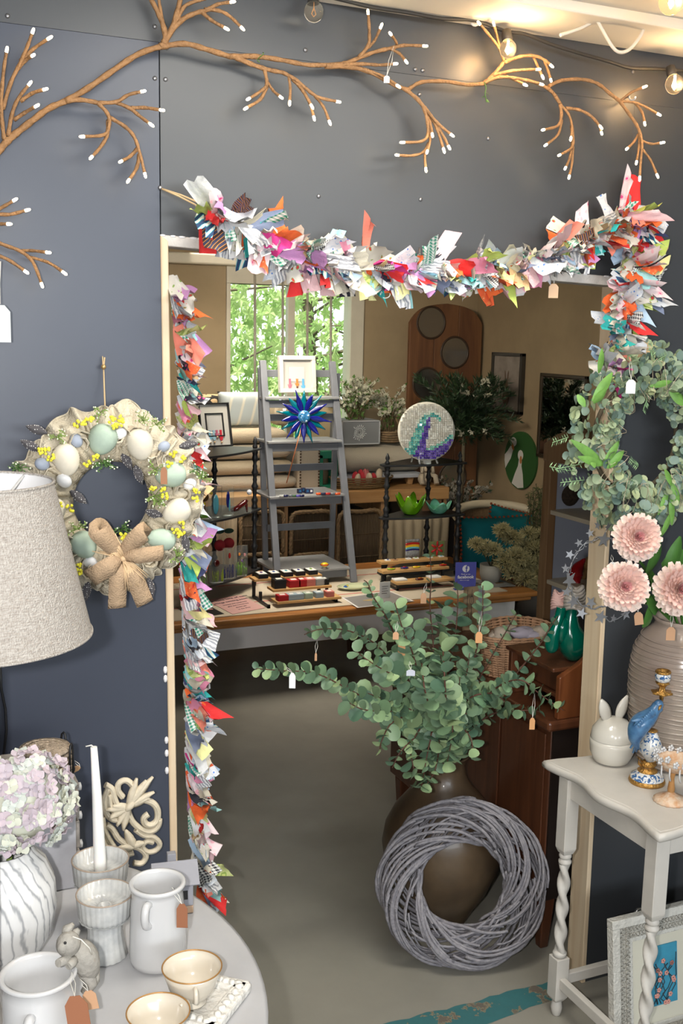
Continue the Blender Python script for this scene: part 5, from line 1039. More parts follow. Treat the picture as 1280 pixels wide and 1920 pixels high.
# ================================================================ rag garlands
FAB = []
def plain(n_, c): FAB.append(mat('cotton_'+n_, c, .9, bump=.15, bscale=300))
for n_, c in dict(cream=(.56, .52, .42), white=(.58, .58, .58), blush=(.60, .39, .40), lilac=(.48, .24, .46), red=(.62, .03, .03), orange=(.72, .13, .03), coral=(.66, .20, .14), teal=(.03, .36, .34), skyblue=(.36, .48, .62), navy=(.05, .06, .14), slateblue=(.16, .19, .28), lime=(.42, .52, .12), lemon=(.75, .72, .34), sand=(.55, .38, .2), rose=(.6, .22, .32), magenta=(.55, .04, .22), aqua=(.3, .55, .55)).items(): plain(n_, c)
def gingham(n_, c, sc_):
    m = mat('gingham_'+n_, c, .9); nn, L, b = ntree(m); v = coords(m); sp = nn.new('ShaderNodeSeparateXYZ'); L.new(v, sp.inputs[0]); outs = []
    for ax in ('X', 'Y'):
        q = nn.new('ShaderNodeMath'); q.operation = 'MULTIPLY'; q.inputs[1].default_value = sc_; L.new(sp.outputs[ax], q.inputs[0]); f = nn.new('ShaderNodeMath'); f.operation = 'FRACT'; L.new(q.outputs[0], f.inputs[0]); g = nn.new('ShaderNodeMath'); g.operation = 'GREATER_THAN'; g.inputs[1].default_value = .5; L.new(f.outputs[0], g.inputs[0]); outs.append(g)
    a = nn.new('ShaderNodeMath'); a.operation = 'ADD'; L.new(outs[0].outputs[0], a.inputs[0]); L.new(outs[1].outputs[0], a.inputs[1]); h = nn.new('ShaderNodeMath'); h.operation = 'MULTIPLY'; h.inputs[1].default_value = .5; L.new(a.outputs[0], h.inputs[0])
    ramp(m, h.outputs[0], [(0, (.78, .78, .74)), (1, c)]); FAB.append(m)
gingham('green', (.02, .26, .16), 170); gingham('black', (.02, .02, .03), 200)
def voro(n_, bgc, stops, sc_, dist=None):
    m = mat('print_'+n_, bgc, .9); t = tex(m, 'Voronoi', coords(m), Scale=sc_, Randomness=.85); ramp(m, t.outputs['Distance'], stops, True); FAB.append(m)
voro('pink_flowers', (.8, .7, .7), [(0, (.6, .05, .2)), (.18, (.75, .4, .45)), (.34, (.68, .56, .57))], 60)
voro('orange_dots', (.62, .12, .03), [(0, (.8, .7, .4)), (.12, (.65, .1, .03)), (.3, (.7, .2, .05)), (.38, (.65, .1, .03))], 110)
voro('black_blooms', (.03, .03, .05), [(0, (.7, .55, .1)), (.12, (.6, .05, .25)), (.3, (.03, .03, .05))], 70)
voro('blue_sprig', (.55, .56, .58), [(0, (.1, .2, .5)), (.16, (.55, .56, .58)), (.42, (.3, .4, .55)), (.46, (.55, .56, .58))], 80)
voro('red_roses', (.76, .72, .62), [(0, (.55, .04, .05)), (.2, (.2, .3, .08)), (.28, (.55, .52, .46))], 65)
voro('lime_birds', (.5, .55, .2), [(0, (.1, .2, .08)), (.14, (.55, .6, .2)), (.36, (.3, .42, .1)), (.5, (.55, .6, .25))], 60)
def wavy(n_, stops, sc_, dist=2.5, rot=0):
    m = mat('print_'+n_, (1, 1, 1), .9); t = tex(m, 'Wave', coords(m, rot=(0, 0, rot)), Scale=sc_, Distortion=dist, **{'Detail Scale': 1.0}); ramp(m, t.outputs[0], stops, True); FAB.append(m)
wavy('zebra', [(0, (.02, .02, .03)), (.5, (.66, .62, .53))], 22, 7); wavy('teal_stripe', [(0, (.02, .05, .12)), (.45, (.05, .4, .45)), (.7, (.7, .7, .6))], 30, 0, .3); wavy('grey_lace', [(0, (.3, .31, .34)), (.5, (.68, .68, .67))], 60, 6); wavy('tartan', [(0, (.05, .04, .04)), (.3, (.5, .1, .03)), (.5, (.7, .55, .1)), (.6, (.05, .05, .1))], 40, .0, .8); wavy('blue_script', [(0, (.55, .57, .59)), (.7, (.3, .42, .6)), (.78, (.55, .57, .59))], 36, 9)
W_FAB = [.8 if m.name in ('print_teal_stripe', 'print_tartan', 'print_zebra', 'gingham_black', 'print_black_blooms', 'cotton_navy', 'cotton_magenta', 'cotton_teal') else 3.4 if m.name in ('cotton_cream', 'cotton_white', 'print_grey_lace', 'print_blue_sprig', 'print_blue_script', 'print_red_roses', 'print_pink_flowers') else 2 if m.name in ('cotton_blush', 'cotton_skyblue', 'cotton_lilac', 'gingham_green', 'cotton_red', 'cotton_orange', 'cotton_slateblue') else 1.4 for m in FAB]
FM = {}
def strip_mesh(s, m):
    if (s, m.name) in FM: return FM[(s, m.name)]
    r_ = random.Random(s*13+5); L_ = r_.uniform(.052, .082); w = r_.choice((.010, .018, .022, .026, .030)); bend = r_.uniform(-.5, 1.0); cup = r_.uniform(-.3, .6); tw = r_.uniform(-.35, .35); sl = r_.uniform(-.25, .25); g = []
    for i in range(7):
        u_ = i/6; hw = w*.5*(.55+.45*min(1, u_*2.5)**.7); row = []
        for j in range(5):
            v_ = -1+j/2; a = tw*u_; zc = cup*hw*(v_*v_)*(1.2-u_*.5)+hw*.35*sin(v_*5+u_*4+s); p = V((v_*hw*cos(a), u_*L_*(1+sl*v_*(u_ > .9)), v_*hw*sin(a)+zc)); an = bend*u_; row.append(V((p.x, p.y*cos(an*.6)-p.z*sin(an*.6), p.y*sin(an*.6)+p.z*cos(an*.6))))
        g.append(row)
    b = B(); b.sheet(g); me = b.mesh('fabric_strip', m, False); FM[(s, m.name)] = me; return me
def rag_garland(name, lab, path, y, count, bias, spread=.6, rr=.016, len_fac=1.0, yj=.015, seed=3, wallside=False):
    r_ = random.Random(seed); P = smooth_path([PY(px, py, y) for px, py in path], 8); t = thing(name, lab, 'garland', P[0]); B().tube(P, .004, 5).done('cord', twine, t, True); N = len(P)
    cum = [0]
    for i in range(1, N): cum.append(cum[-1]+(P[i]-P[i-1]).length)
    inv = MW[t.name].inverted()
    for k in range(count):
        s = cum[-1]*(k+r_.random())/count; i = max(1, next(j for j in range(1, N) if cum[j] >= s or j == N-1)); p = P[i-1].lerp(P[i], (s-cum[i-1])/max(1e-6, cum[i]-cum[i-1]))
        tn = (P[i]-P[i-1]).normalized(); a = r_.random()*2*pi; e1 = tn.cross(V((0, 1, 0))).normalized(); e2 = tn.cross(e1); d = e1*cos(a)+e2*sin(a)+tn*r_.uniform(-spread, spread)+V(bias)
        if d.y > .25: d.y = -d.y*.6
        if wallside and d.x < -.1: d.x = -d.x*.4
        if wallside and d.x > .7: d.x *= .45
        d.normalize(); nrm = V((r_.uniform(-.6, .6), -1, r_.uniform(-.3, .6))); z_ = (nrm-d*nrm.dot(d)); z_ = z_.normalized() if z_.length > .05 else d.orthogonal().normalized(); x_ = d.cross(z_)
        m = r_.choices(FAB, W_FAB)[0]; sc_ = len_fac*r_.uniform(.9, 1.2); q = basis(x_*sc_, d*sc_, z_*sc_, p+V((0, -r_.random()*yj, 0))-d*.006)
        inst('fabric_strip', strip_mesh(r_.randrange(16), m), t, inv @ q)
    return t, P
gt, GP = rag_garland('rag_garland', 'colourful scrap fabric garland swagged across the top of the opening', [(378, 402), (410, 398), (455, 425), (500, 452), (560, 478), (620, 492), (700, 500), (780, 502), (860, 500), (930, 494), (1000, 478), (1060, 452), (1110, 428), (1150, 410), (1190, 396)], 2.175, 300, (0, 0, -.7), yj=.035, seed=4, len_fac=1.2)
b = B(); b.tube([PY(303, 354, 2.195), PY(340, 366, 2.185), PY(372, 380, 2.175), PY(385, 398, 2.175)], .002, 5); b.tube([PY(303, 354, 2.195), PY(335, 368, 2.18), PY(366, 384, 2.175), PY(380, 402, 2.175)], .002, 5); b.done('tie_string', twine, gt, True)
price_tag(gt, PY(1038, 532, 2.12), PY(1040, 505, 2.15), FN, .022, .032, mat('pale_kraft', (.62, .42, .27), .8))
B().tube([PY(722+9*cos(a), 552+7*sin(a), 2.13) for a in [-.3+.35*k for k in range(12)]], .0012, 5).done('loose_thread', thread, gt, True)
rag_garland('rag_garland', 'scrap fabric garland hanging down the right jamb to the green wreath', [(1185, 400), (1186, 440), (1180, 490), (1168, 540), (1156, 590), (1142, 640), (1126, 690)], 2.17, 120, (-.1, 0, -.5), seed=9, yj=.03, len_fac=1.15)
rag_garland('rag_garland', 'long scrap fabric garland hanging down inside the left jamb', [(322, 520), (330, 580), (334, 650), (336, 720), (338, 800), (340, 880), (340, 960), (342, 1040), (346, 1120), (350, 1200), (350, 1290), (352, 1380), (356, 1470), (362, 1560), (372, 1640), (380, 1668)], 2.235, 250, (.35, -.3, -.75), seed=21, yj=.02, len_fac=1.08, wallside=True)

# ================================================================ egg wreath
def wp(px, py, y=2.13): return PY(px, py, y)
WC = wp(205, 935, 2.17); eg = thing('egg_wreath', 'round burlap ruffle wreath with pastel eggs hanging left of the opening', 'wreath', WC)
burlap = mat('burlap', (.52, .45, .33), .95, bump=.5, bscale=260, var=.3, vscale=35)
bl2 = mat('burlap_light', (.62, .55, .42), .95, bump=.5, bscale=260, var=.25, vscale=35)
for lay in range(4):
    r1, r2, y0, m_ = ((.080, .168, .0, burlap), (.085, .186, -.012, bl2), (.078, .150, -.032, burlap), (.094, .172, -.03, bl2))[lay]; N = 300; g = []
    for i in range(7):
        u_ = i/6; row = []
        for j in range(N):
            a = 2*pi*j/N; fold = sin(a*(19+lay*3)+1.3*sin(a*5+lay)+lay)*.012*u_**.7+sin(a*41+lay*2)*.005*u_; rw = r1+(r2-r1)*u_+.008*sin(a*9+lay*2)*u_+.006*sin(a*23+lay)*u_
            aa = a+.035*sin(a*17+lay)*u_; row.append(WC+V((rw*cos(aa), y0+fold-.018*sin(pi*u_), rw*sin(aa)*1.02)))
        row.append(row[0]); g.append(row)
    B().sheet(g).done('burlap_ruffle', m_, eg, True, solid=.0015)
    hem = [g[-1][j] for j in range(0, N, 1)]; B().tube(hem, .0018, 4, closed=True).done('stitched_hem', bl2, eg, True)
# ruffle swirls
for k in range(22):
    a = 2*pi*k/22+.1; c = WC+V((.135*cos(a), -.045, .135*sin(a))); P = [c+V((.026*(1-i/16)*cos(i*.8+k), -.006*sin(i), .026*(1-i/16)*sin(i*.8+k))) for i in range(12)]
    b = B(); b.sheet([P, [p+V((.004*cos(k), -.016, .004*sin(k*2))) for p in P]]); b.done('burlap_rosette', bl2 if k % 2 else burlap, eg, True, solid=.0015)
sage = mat('sage_yarn', (.42, .52, .42), .85, var=.12, vscale=50); creamy = mat('cream_yarn', (.72, .66, .54), .85, var=.1, vscale=50); bluegrey = mat('blue_grey_egg', (.32, .36, .44), .6); whiteegg = mat('white_egg', (.74, .74, .75), .6)
def yarn_egg(px, py, rx, rz, ang, m, y=2.115):
    c = wp(px, py, y); R_ = rx/900; L_ = rz/900; pr = [(0, -L_)]
    n = 44
    for i in range(1, n): t_ = pi*i/n; z = -cos(t_)*L_; pr.append((R_*sin(t_)*(1-.14*cos(t_)*-1*-1)*(1+.036*(-1)**i), z))
    pr.append((0, L_)); B().lathe(pr, 24, c, M.Rotation(R(ang), 3, 'Y') @ M.Rotation(.15, 3, 'X')).done('yarn_wrapped_egg', m, eg, True)
for a in ((192, 824, 25, 28, 20, sage), (262, 834, 24, 29, -15, creamy), (124, 862, 23, 29, -14, creamy), (320, 890, 23, 28, 80, sage), (331, 959, 23, 27, 60, creamy), (302, 1011, 20, 27, 100, sage), (157, 1022, 22, 26, -30, sage), (98, 960, 20, 26, 30, creamy)): yarn_egg(*a)
for (px, py, r_, m_) in ((226, 813, 9, whiteegg), (79, 870, 10, bluegrey), (143, 826, 10, bluegrey), (120, 901, 11, whiteegg), (307, 837, 9, bluegrey), (356, 908, 10, whiteegg), (169, 1054, 10, whiteegg)):
    B().ball(wp(px, py, 2.115), (r_/900*1.1, r_/900, r_/900*1.3), 14, rot=M.Rotation(px*.7, 3, 'Y')).done('speckled_egg', m_, eg, True)
yel = mat('yellow_mimosa', (.82, .74, .06), .9); grn = mat('sprig_green', (.22, .32, .08), .7); dgn = mat('sprig_dark_green', (.08, .17, .04), .7); wht = mat('tiny_white_bud', (.75, .78, .6), .8)
for px, py in ((143, 795), (157, 790), (170, 786), (210, 786), (226, 783), (215, 800), (225, 795), (88, 845), (95, 858), (179, 857), (163, 868), (323, 852), (316, 870), (341, 860), (285, 917), (305, 919), (113, 947), (130, 952), (364, 937), (368, 922), (339, 983), (328, 996), (341, 998), (236, 1009), (229, 1005), (144, 1062), (147, 1072), (334, 1006), (308, 930), (76, 846)):
    c = wp(px, py, 2.10); b = B()
    for k in range(7): b.ball(c+V((rnd.uniform(-.006, .006), rnd.uniform(-.008, .0), rnd.uniform(-.006, .006))), .0032, 6)
    b.done('mimosa_flower', yel, eg, True)
for px, py, m_ in ((187, 773, grn), (107, 820, grn), (197, 872, dgn), (292, 796, grn), (371, 881, dgn), (380, 898, grn), (144, 993, grn), (226, 993, dgn), (295, 940, grn), (331, 1045, grn), (36, 878, dgn), (190, 868, dgn), (268, 790, grn), (290, 880, grn), (290, 930, grn)):
    c = wp(px, py, 2.11); b = B(); w = B()
    for k in range(9):
        d = V((rnd.uniform(-1, 1), -.3, rnd.uniform(-.6, 1))).normalized(); e = c+d*rnd.uniform(.012, .026); b.tube([c, c.lerp(e, .5)+V((0, -.002, .002)), e], .0007, 4)
        for q in range(5): leaf_quad(b, c.lerp(e, .3+q*.15), rdir(), .007, .003)
        w.ball(e, .0018, 5)
    s_ = b.done('green_sprig', m_, eg, True); w.done('tiny_buds', wht, s_, True)
fea = mat('guinea_feather', (.05, .05, .055), .8); tf = tex(fea, 'Voronoi', coords(fea), Scale=260, Randomness=.3); ramp(fea, tf.outputs['Distance'], [(0, (.75, .73, .7)), (.24, (.07, .065, .07))], True)
for px, py, ang in ((335, 838, 10), (228, 848, -60), (131, 920, -40), (272, 958, -20), (253, 872, -70), (277, 1083, -75), (345, 1000, -80), (165, 1090, -100), (75, 845, 150), (88, 812, 160)):
    c = wp(px, py, 2.125); d = V((cos(R(ang)), 0, -sin(R(-ang)))); s = V((-d.z, 0, d.x)); g = [[c+d*.042*u_+s*.009*v_*sin(pi*(u_*.9+.08))+V((0, -.004*(1-v_*v_), 0)) for v_ in (-1, -.5, 0, .5, 1)] for u_ in [i/7 for i in range(8)]]; B().sheet(g).done('spotted_feather', fea, eg, True)
# bow
rib = mat('brown_burlap_ribbon', (.50, .35, .22), .95, bump=.5, bscale=300, var=.2, vscale=60)
BC = wp(228, 1045, 2.09)
def ribbon(pts, w, name='bow_loop'):
    P = smooth_path([wp(*p) if len(p) == 2 else wp(p[0], p[1], p[2]) for p in pts], 5); g = [[], [], []]; n = len(P)
    for i, p in enumerate(P):
        t_ = (P[min(i+1, n-1)]-P[max(i-1, 0)]).normalized(); s = t_.cross(V((0, 1, 0))); s = s.normalized() if s.length > .2 else V((0, 0, 1)); ww = w*(.35+.65*min(1, i/n*2.5)) if name != 'bow_loop' else w*(.4+.6*sin(pi*i/(n-1))**.6)
        g[0].append(p-s*ww); g[1].append(p+V((0, -.003, 0))); g[2].append(p+s*ww)
    B().sheet(g).done(name, rib, eg, True, solid=.001)
ribbon([(228, 1045, 2.085), (205, 1020, 2.06), (183, 995, 2.05), (190, 990, 2.09), (220, 1030, 2.09)], .019); ribbon([(228, 1045, 2.085), (245, 1020, 2.06), (268, 998, 2.05), (262, 1000, 2.085), (235, 1040, 2.09)], .019)
ribbon([(228, 1045, 2.08), (260, 1042, 2.06), (306, 1036, 2.075)], .0155, 'ribbon_tail'); ribbon([(228, 1048, 2.08), (205, 1062, 2.06), (168, 1085, 2.08)], .019, 'ribbon_tail')
ribbon([(228, 1050, 2.085), (222, 1080, 2.07), (219, 1140, 2.09)], .018, 'ribbon_tail'); ribbon([(230, 1050, 2.085), (250, 1080, 2.07), (272, 1132, 2.09)], .018, 'ribbon_tail')
raf = mat('raffia', (.66, .47, .28), .8)
for k in range(46):
    up_ = k % 2; a = R(rnd.uniform(105, 165) if up_ else rnd.uniform(-95, -35)); L_ = rnd.uniform(.045, .068); c = BC+V((rnd.uniform(-.004, .004), -.012, rnd.uniform(-.003, .003))); d = V((cos(a), -.12, sin(a)))
    B().tube([c, c+d*L_*.5+V((0, -.006, .002)), c+d*L_], [.0014, .0016, .0008], 4).done('raffia_strand', raf, eg, True)
B().ball(BC+V((0, -.012, 0)), (.007, .007, .006), 8).done('bow_knot', raf, eg, True)
price_tag(eg, wp(307, 876, 2.085), wp(308, 852, 2.09), FN, .013, .034, mat('brown_tag', (.36, .17, .09), .8))
hb = B(); hb.tube([wp(197, 770, 2.15), wp(195, 720, 2.19), wp(194, 690, 2.195), wp(196, 670, 2.2)], .0017, 5); hb.tube([wp(193, 690, 2.195), wp(192, 668, 2.2)], .0012, 5); hb.done('hanging_cord', twine, eg, True)
B().ball(wp(194, 688, 2.19), .0052, 12).done('gold_bead', mat('gold_bead', (.5, .33, .14), .3, .6), eg, True)
# ================================================================ round grey table at lower left and what stands on it
TZ2 = .70
tabg = mat('grey_table_paint', (.46, .46, .47), .38, var=.1, vscale=10)
t = thing('round_table', 'pale grey painted round table at the lower left corner', 'table', (.006, 1.63, 0))
B().lathe([(0, TZ2-.03), (.535, TZ2-.03), (.552, TZ2-.024), (.556, TZ2-.014), (.545, TZ2-.010), (.56, TZ2-.006), (.562, TZ2-.002), (.555, TZ2), (.535, TZ2), (.53, TZ2-.001), (0, TZ2-.001)], 96, cap=False).done('tabletop', tabg, t)
B().lathe([(.06, .08), (.09, .12), (.05, .2), (.045, .35), (.09, .5), (.06, .6), (.14, TZ2-.031)], 24).done('pedestal', tabg, t)
for k in range(3):
    a = .6+2*pi*k/3; B().tube([(0, 0, .14), (.2*cos(a), .2*sin(a), .12), (.36*cos(a), .36*sin(a), .03)], [.035, .03, .022], 10).done('leg', tabg, t)
ZS2 = TZ2+.0005
def frm(px, pyb, z=ZS2): return PZ(px, pyb, z)
def hgt(px, pyt, p): return PY(px, pyt, p.y).z-p.z
def wid(px0, px1, py, y): return PY(px1, py, y).x-PY(px0, py, y).x
ppm = lambda p: F/((V(p)-CAM).dot(cf))     # pixels per metre at p
glaze = mat('white_glaze', (.56, .56, .56), .16, coat=.5); cream_gl = mat('cream_glaze', (.62, .56, .46), .16, coat=.5); goldr = mat('worn_gold_rim', (.42, .22, .07), .4, .4)
def pot(name, lab, cat, px, pyb, pyt, prof, m=glaze, n=40, fn=None, mname='body', top_px=None, **k):
    """prof: list of (radius px, 0..1 height); pyt = pixel row of the rim centre"""
    p = frm(px, pyb); h = hgt(top_px or px, pyt, p); s = ppm(p+V((0, 0, h/2))); t = thing(name, lab, cat, p, **k)
    B().lathe([(r/s, z*h) for r, z in prof], n, fn=fn, cap=False).done(mname, m, t); return t, p, h, s
# tall jug
t, p, h, s = pot('jug', 'tall white glazed jug with brown tag, beside the fluted candle holder', 'jug', 296, 1800, 1652,
    [(0, 0), (46, 0), (51, .02), (53, .08), (52, .4), (49, .75), (47, .88), (47, .93), (52, .955), (53, .98), (51, 1.0), (46, 1.0), (43, .97), (43, .8), (46, .4), (47, .06), (0, .03)])
d = V((-.55, -.83, 0)); B().tube(smooth_path([d*44/s+V((0, 0, h*.86)), d*62/s+V((0, 0, h*.88)), d*70/s+V((0, 0, h*.78)), d*64/s+V((0, 0, h*.66)), d*47/s+V((0, 0, h*.6))], 5), [.0065]*21, 10).done('handle', glaze, t)
B().lathe([(9/s, -.004), (10/s, .0)], 12, V((.83, -.3, 0))*48/s+V((0, 0, h*1.0))).done('spout', glaze, t) if 0 else None
price_tag(t, PY(341, 1695, p.y-.05), PY(322, 1664, p.y-.03), FN, .018, .042, mat('rust_tag', (.30, .12, .06), .8))
# fluted candle holders
def holder(lab, px, pyb, pyt, k_, candle=False):
    flute = lambda a, z: 1
    p = frm(px, pyb); h = hgt(px, pyt, p); s = ppm(p+V((0, 0, h*.7))); t = thing('candle_holder', lab, 'candle holder', p)
    gl = mat('reactive_glaze', (.60, .60, .57), .2, coat=.5, var=.45, vscale=22, col2=(.33, .34, .35))
    B().lathe([(0, 0), (38/s, 0), (40/s, .02*h), (36/s, .15*h), (31/s, .40*h), (32/s, .52*h), (35/s, .60*h), (47/s, .63*h)], 64, fn=lambda a, z: 1+.05*abs(cos(a*9))).done('fluted_foot', gl, t)
    B().lathe([(20/s, .58*h), (45/s, .62*h), (49/s, .70*h), (52/s, .98*h), (52/s, 1.0*h), (49/s, 1.0*h), (47/s, .80*h), (14/s, .76*h), (12/s, .82*h), (9/s, .82*h), (8/s, .76*h), (0, .76*h)], 96, fn=lambda a, z: 1+.018*cos(a*28)).done('fluted_dish', gl, t)
    B().tube([(52/s*cos(a)*1.0, 52/s*sin(a), h) for a in [2*pi*i/48 for i in range(48)]], .0014, 6, closed=True).done('rim_edge', mat('toasted_rim', (.33, .26, .2), .4), t)
    return t, p, h, s
t, p2, h2, s2 = holder('fluted ceramic candle holder without a candle, in front of the candle', 198, 1790, 1674, 0)
t, p3_, h3, s3 = holder('fluted ceramic candle holder carrying the tall white candle', 190, 1724, 1610, 1)
c = V(p3_)+V((0, 0, .80*h3)); zt_ = PY(181, 1400, p3_.y).z; t = thing('taper_candle', 'tall unlit white taper candle standing in the rear fluted holder', 'candle', c)
B().tube([(0, 0, -.0), (-.001, 0, .02), (-.004, 0, (zt_-c.z)*.6), (-.008, 0, zt_-c.z)], [.0115, .0113, .0085, .0058], 16).done('wax', mat('white_wax', (.82, .81, .78), .35, sss=.2), t); B().tube([(-.008, 0, zt_-c.z), (-.012, 0, zt_-c.z+.004), (-.022, 0, zt_-c.z+.003)], .0011, 5).done('wick', thread, t)
# short jug/mug lower left
t, pm_, hm_, sm_ = pot('mug_jug', 'short wide white glazed jug at the bottom left corner', 'jug', 75, 1960, 1822,
    [(0, 0), (58, 0), (64, .03), (66, .1), (66, .8), (64, .92), (70, .95), (72, .975), (70, 1.0), (64, 1.0), (60, .96), (60, .7), (61, .1), (0, .05)])
d = V((-.35, -.94, 0)); B().tube(smooth_path([d*62/sm_+V((0, 0, hm_*.66)), d*84/sm_+V((0, 0, hm_*.68)), d*92/sm_+V((0, 0, hm_*.5)), d*84/sm_+V((0, 0, hm_*.3)), d*64/sm_+V((0, 0, hm_*.25))], 5), [.0075]*21, 10).done('handle', glaze, t)
price_tag(t, PY(140, 1868, pm_.y-.10), PY(134, 1822, pm_.y-.05), FN, .032, .062, mat('rust_tag', (.30, .12, .06), .8), tilt=.12)
price_tag(t, PY(165, 1858, pm_.y-.03), PY(150, 1836, pm_.y-.04), FN, .020, .03, kraft, tilt=.2)
# grey rabbit figure hanging over the rim of the short jug
rg = mat('stone_grey_resin', (.36, .34, .30), .7, var=.3, vscale=60, bump=.3, bscale=120)
ry_ = pm_.y+.005; R_ = lambda px, py, dy=0: PY(px, py, ry_+dy)
t = thing('rabbit_figure', 'grey resin rabbit hanging by its paws over the rim of the short jug', 'figurine', R_(165, 1850)); b = B()
b.ball(R_(160, 1800), (.021, .02, .034), 16, rot=M.Rotation(-.35, 3, 'Y'), egg=-.15); b.ball(R_(128, 1770, -.01), (.018, .016, .019), 16); b.ball(R_(118, 1776, -.016), (.009, .010, .010), 12)
b.tube([R_(135, 1785), R_(122, 1800, -.02), R_(109, 1806, -.03)], [.008, .007, .006], 10); b.tube([R_(142, 1795), R_(134, 1806, -.025), R_(128, 1812, -.03)], [.008, .007, .006], 10)
b.tube([R_(162, 1822), R_(170, 1845), R_(158, 1862)], [.013, .010, .007], 10); b.tube([R_(172, 1815, .01), R_(176, 1840, .01), R_(168, 1855)], [.012, .009, .006], 10); b.ball(R_(178, 1822, .01), .007, 8)
b.done('body', rg, t, True)
for q in ([(122, 1758), (126, 1742), (138, 1732)], [(130, 1760), (141, 1750), (148, 1742)]): B().tube([R_(*k_) for k_ in q], [.006, .008, .003], 8).done('ear', rg, t, True)
for dx in (118,): B().ball(R_(122, 1768, -.026), .0022, 8).done('eye', black, t, True)
B().tube([R_(136, 1756, -.02), R_(152, 1762, -.025), R_(168, 1778, -.02), R_(172, 1790, -.015)], .001, 4).done('neck_string', thread, t, True)
# tea cups
def cup(lab, px, pyb, pyt, hang, zb=ZS2, k_=1):
    p = PZ(px, pyb, zb); h = PY(px, pyt, p.y).z-p.z; s = ppm(p+V((0, 0, h))); t = thing('tea_cup', lab, 'cup', p)
    B().lathe([(0, 0), (26/s, 0), (27/s, .04*h), (22/s, .12*h), (34/s, .25*h), (45/s, .5*h), (51/s, .78*h), (56/s*k_, 1.0*h), (55/s*k_, 1.0*h), (49/s, .78*h), (43/s, .5*h), (30/s, .25*h), (0, .18*h)], 48, cap=False).done('cup_body', cream_gl, t)
    B().tube([(55.5/s*k_*cos(a), 55.5/s*k_*sin(a), h) for a in [2*pi*i/48 for i in range(48)]], .0012, 6, closed=True).done('gilt_rim', goldr, t)
    d = V((cos(R(hang)), sin(R(hang)), 0)); B().tube(smooth_path([d*50/s+V((0, 0, h*.82)), d*66/s+V((0, 0, h*.86)), d*68/s+V((0, 0, h*.6)), d*44/s+V((0, 0, h*.38))], 5), .0035, 8).done('handle', cream_gl, t); return t
tr = PZ(372, 1890, ZS2); t = thing('carved_tray', 'small white chipped carved frame lying under the rear tea cup', 'frame', tr)
A_, B_, C_, D_ = PZ(452, 1862, ZS2), PZ(395, 1935, ZS2), PZ(300, 1905, ZS2), PZ(372, 1845, ZS2)
shab = mat('chipped_white', (.72, .70, .65), .6, bump=.6, bscale=70, var=.2, vscale=40)
ctr_ = (A_+B_+C_+D_)/4
for k, (a, c) in enumerate(((A_, B_), (B_, C_), (C_, D_), (D_, A_))):
    d = (c-a).normalized(); B().box((a+c)/2+V((0, 0, .008)), ((c-a).length+.02, .028, .016), M.Rotation(atan2(d.y, d.x), 3, 'Z')).done('carved_bar', shab, t, True, bevel=.004)
    for i in range(7): B().ball(a.lerp(c, (i+.5)/7)+V((0, 0, .016)), (.008, .006, .005), 8, rot=M.Rotation(i*.9, 3, 'Z')).done('carved_leaf', shab, t, True)
b = B(); b.add([q.lerp(ctr_, .1)+V((0, 0, .006)) for q in (A_, B_, C_, D_)], [(0, 1, 2, 3)]); b.done('tray_floor', shab, t, True, solid=.004)
cup('cream tea cup with worn gilt rim standing on the white carved frame', 360, 1878, 1812, -100, TZ2+.018)
cup('cream tea cup with worn gilt rim at the bottom edge, nearer the camera', 297, 1962, 1896, 20, ZS2, 1.06)
# little grey house
hs_ = PZ(327, 1702, ZS2); t = thing('wooden_house', 'small grey painted wooden house with a pitched roof and chimney', 'ornament', hs_, R(-8)); hg = mat('house_grey', (.26, .26, .285), .6); hh_ = PY(325, 1615, hs_.y+.02).z-TZ2
w_ = .062; d_ = .05
B().bx((-w_/2, -d_/2, .0), (w_/2, d_/2, .014)).done('wood_base', wood('birch_base', (.52, .36, .24), (.42, .28, .18)), t, bevel=.001)
B().bx((-w_/2, -d_/2, .0145), (w_/2, d_/2, hh_*.72)).done('house_body', hg, t, bevel=.001)
b = B(); b.prism([(-d_/2, hh_*.72), (d_/2, hh_*.72), (0, hh_)], w_, basis((0, 1, 0), (1, 0, 0), (0, 0, 1), (-w_/2, 0, 0))); b.done('gable', hg, t)
for s_ in (-1, 1):
    b = B(); L_ = sqrt((d_/2)**2+(hh_*.28)**2)+.014; an = atan2(hh_*.28, d_/2); b.box((0, 0, 0), (w_+.022, L_, .005)); b.b.transform(M.Translation((0, s_*(d_/4+.003), hh_*.86-.0+.004)) @ M.Rotation(-s_*an, 4, 'X')); b.done('roof_panel', hg, t, bevel=.001)
B().bx((-.012, .004, hh_*.9), (.004, .018, hh_+.022)).done('chimney', hg, t, bevel=.001); B().bx((w_*.1, -d_/2-.0008, hh_*.34), (w_*.34, -d_/2+.002, hh_*.55)).done('window_opening', black, t)
B().bx((w_/2-.002, -d_/2+.008, hh_*.34), (w_/2+.0008, -d_/2+.022, hh_*.55)).done('window_opening', black, t)
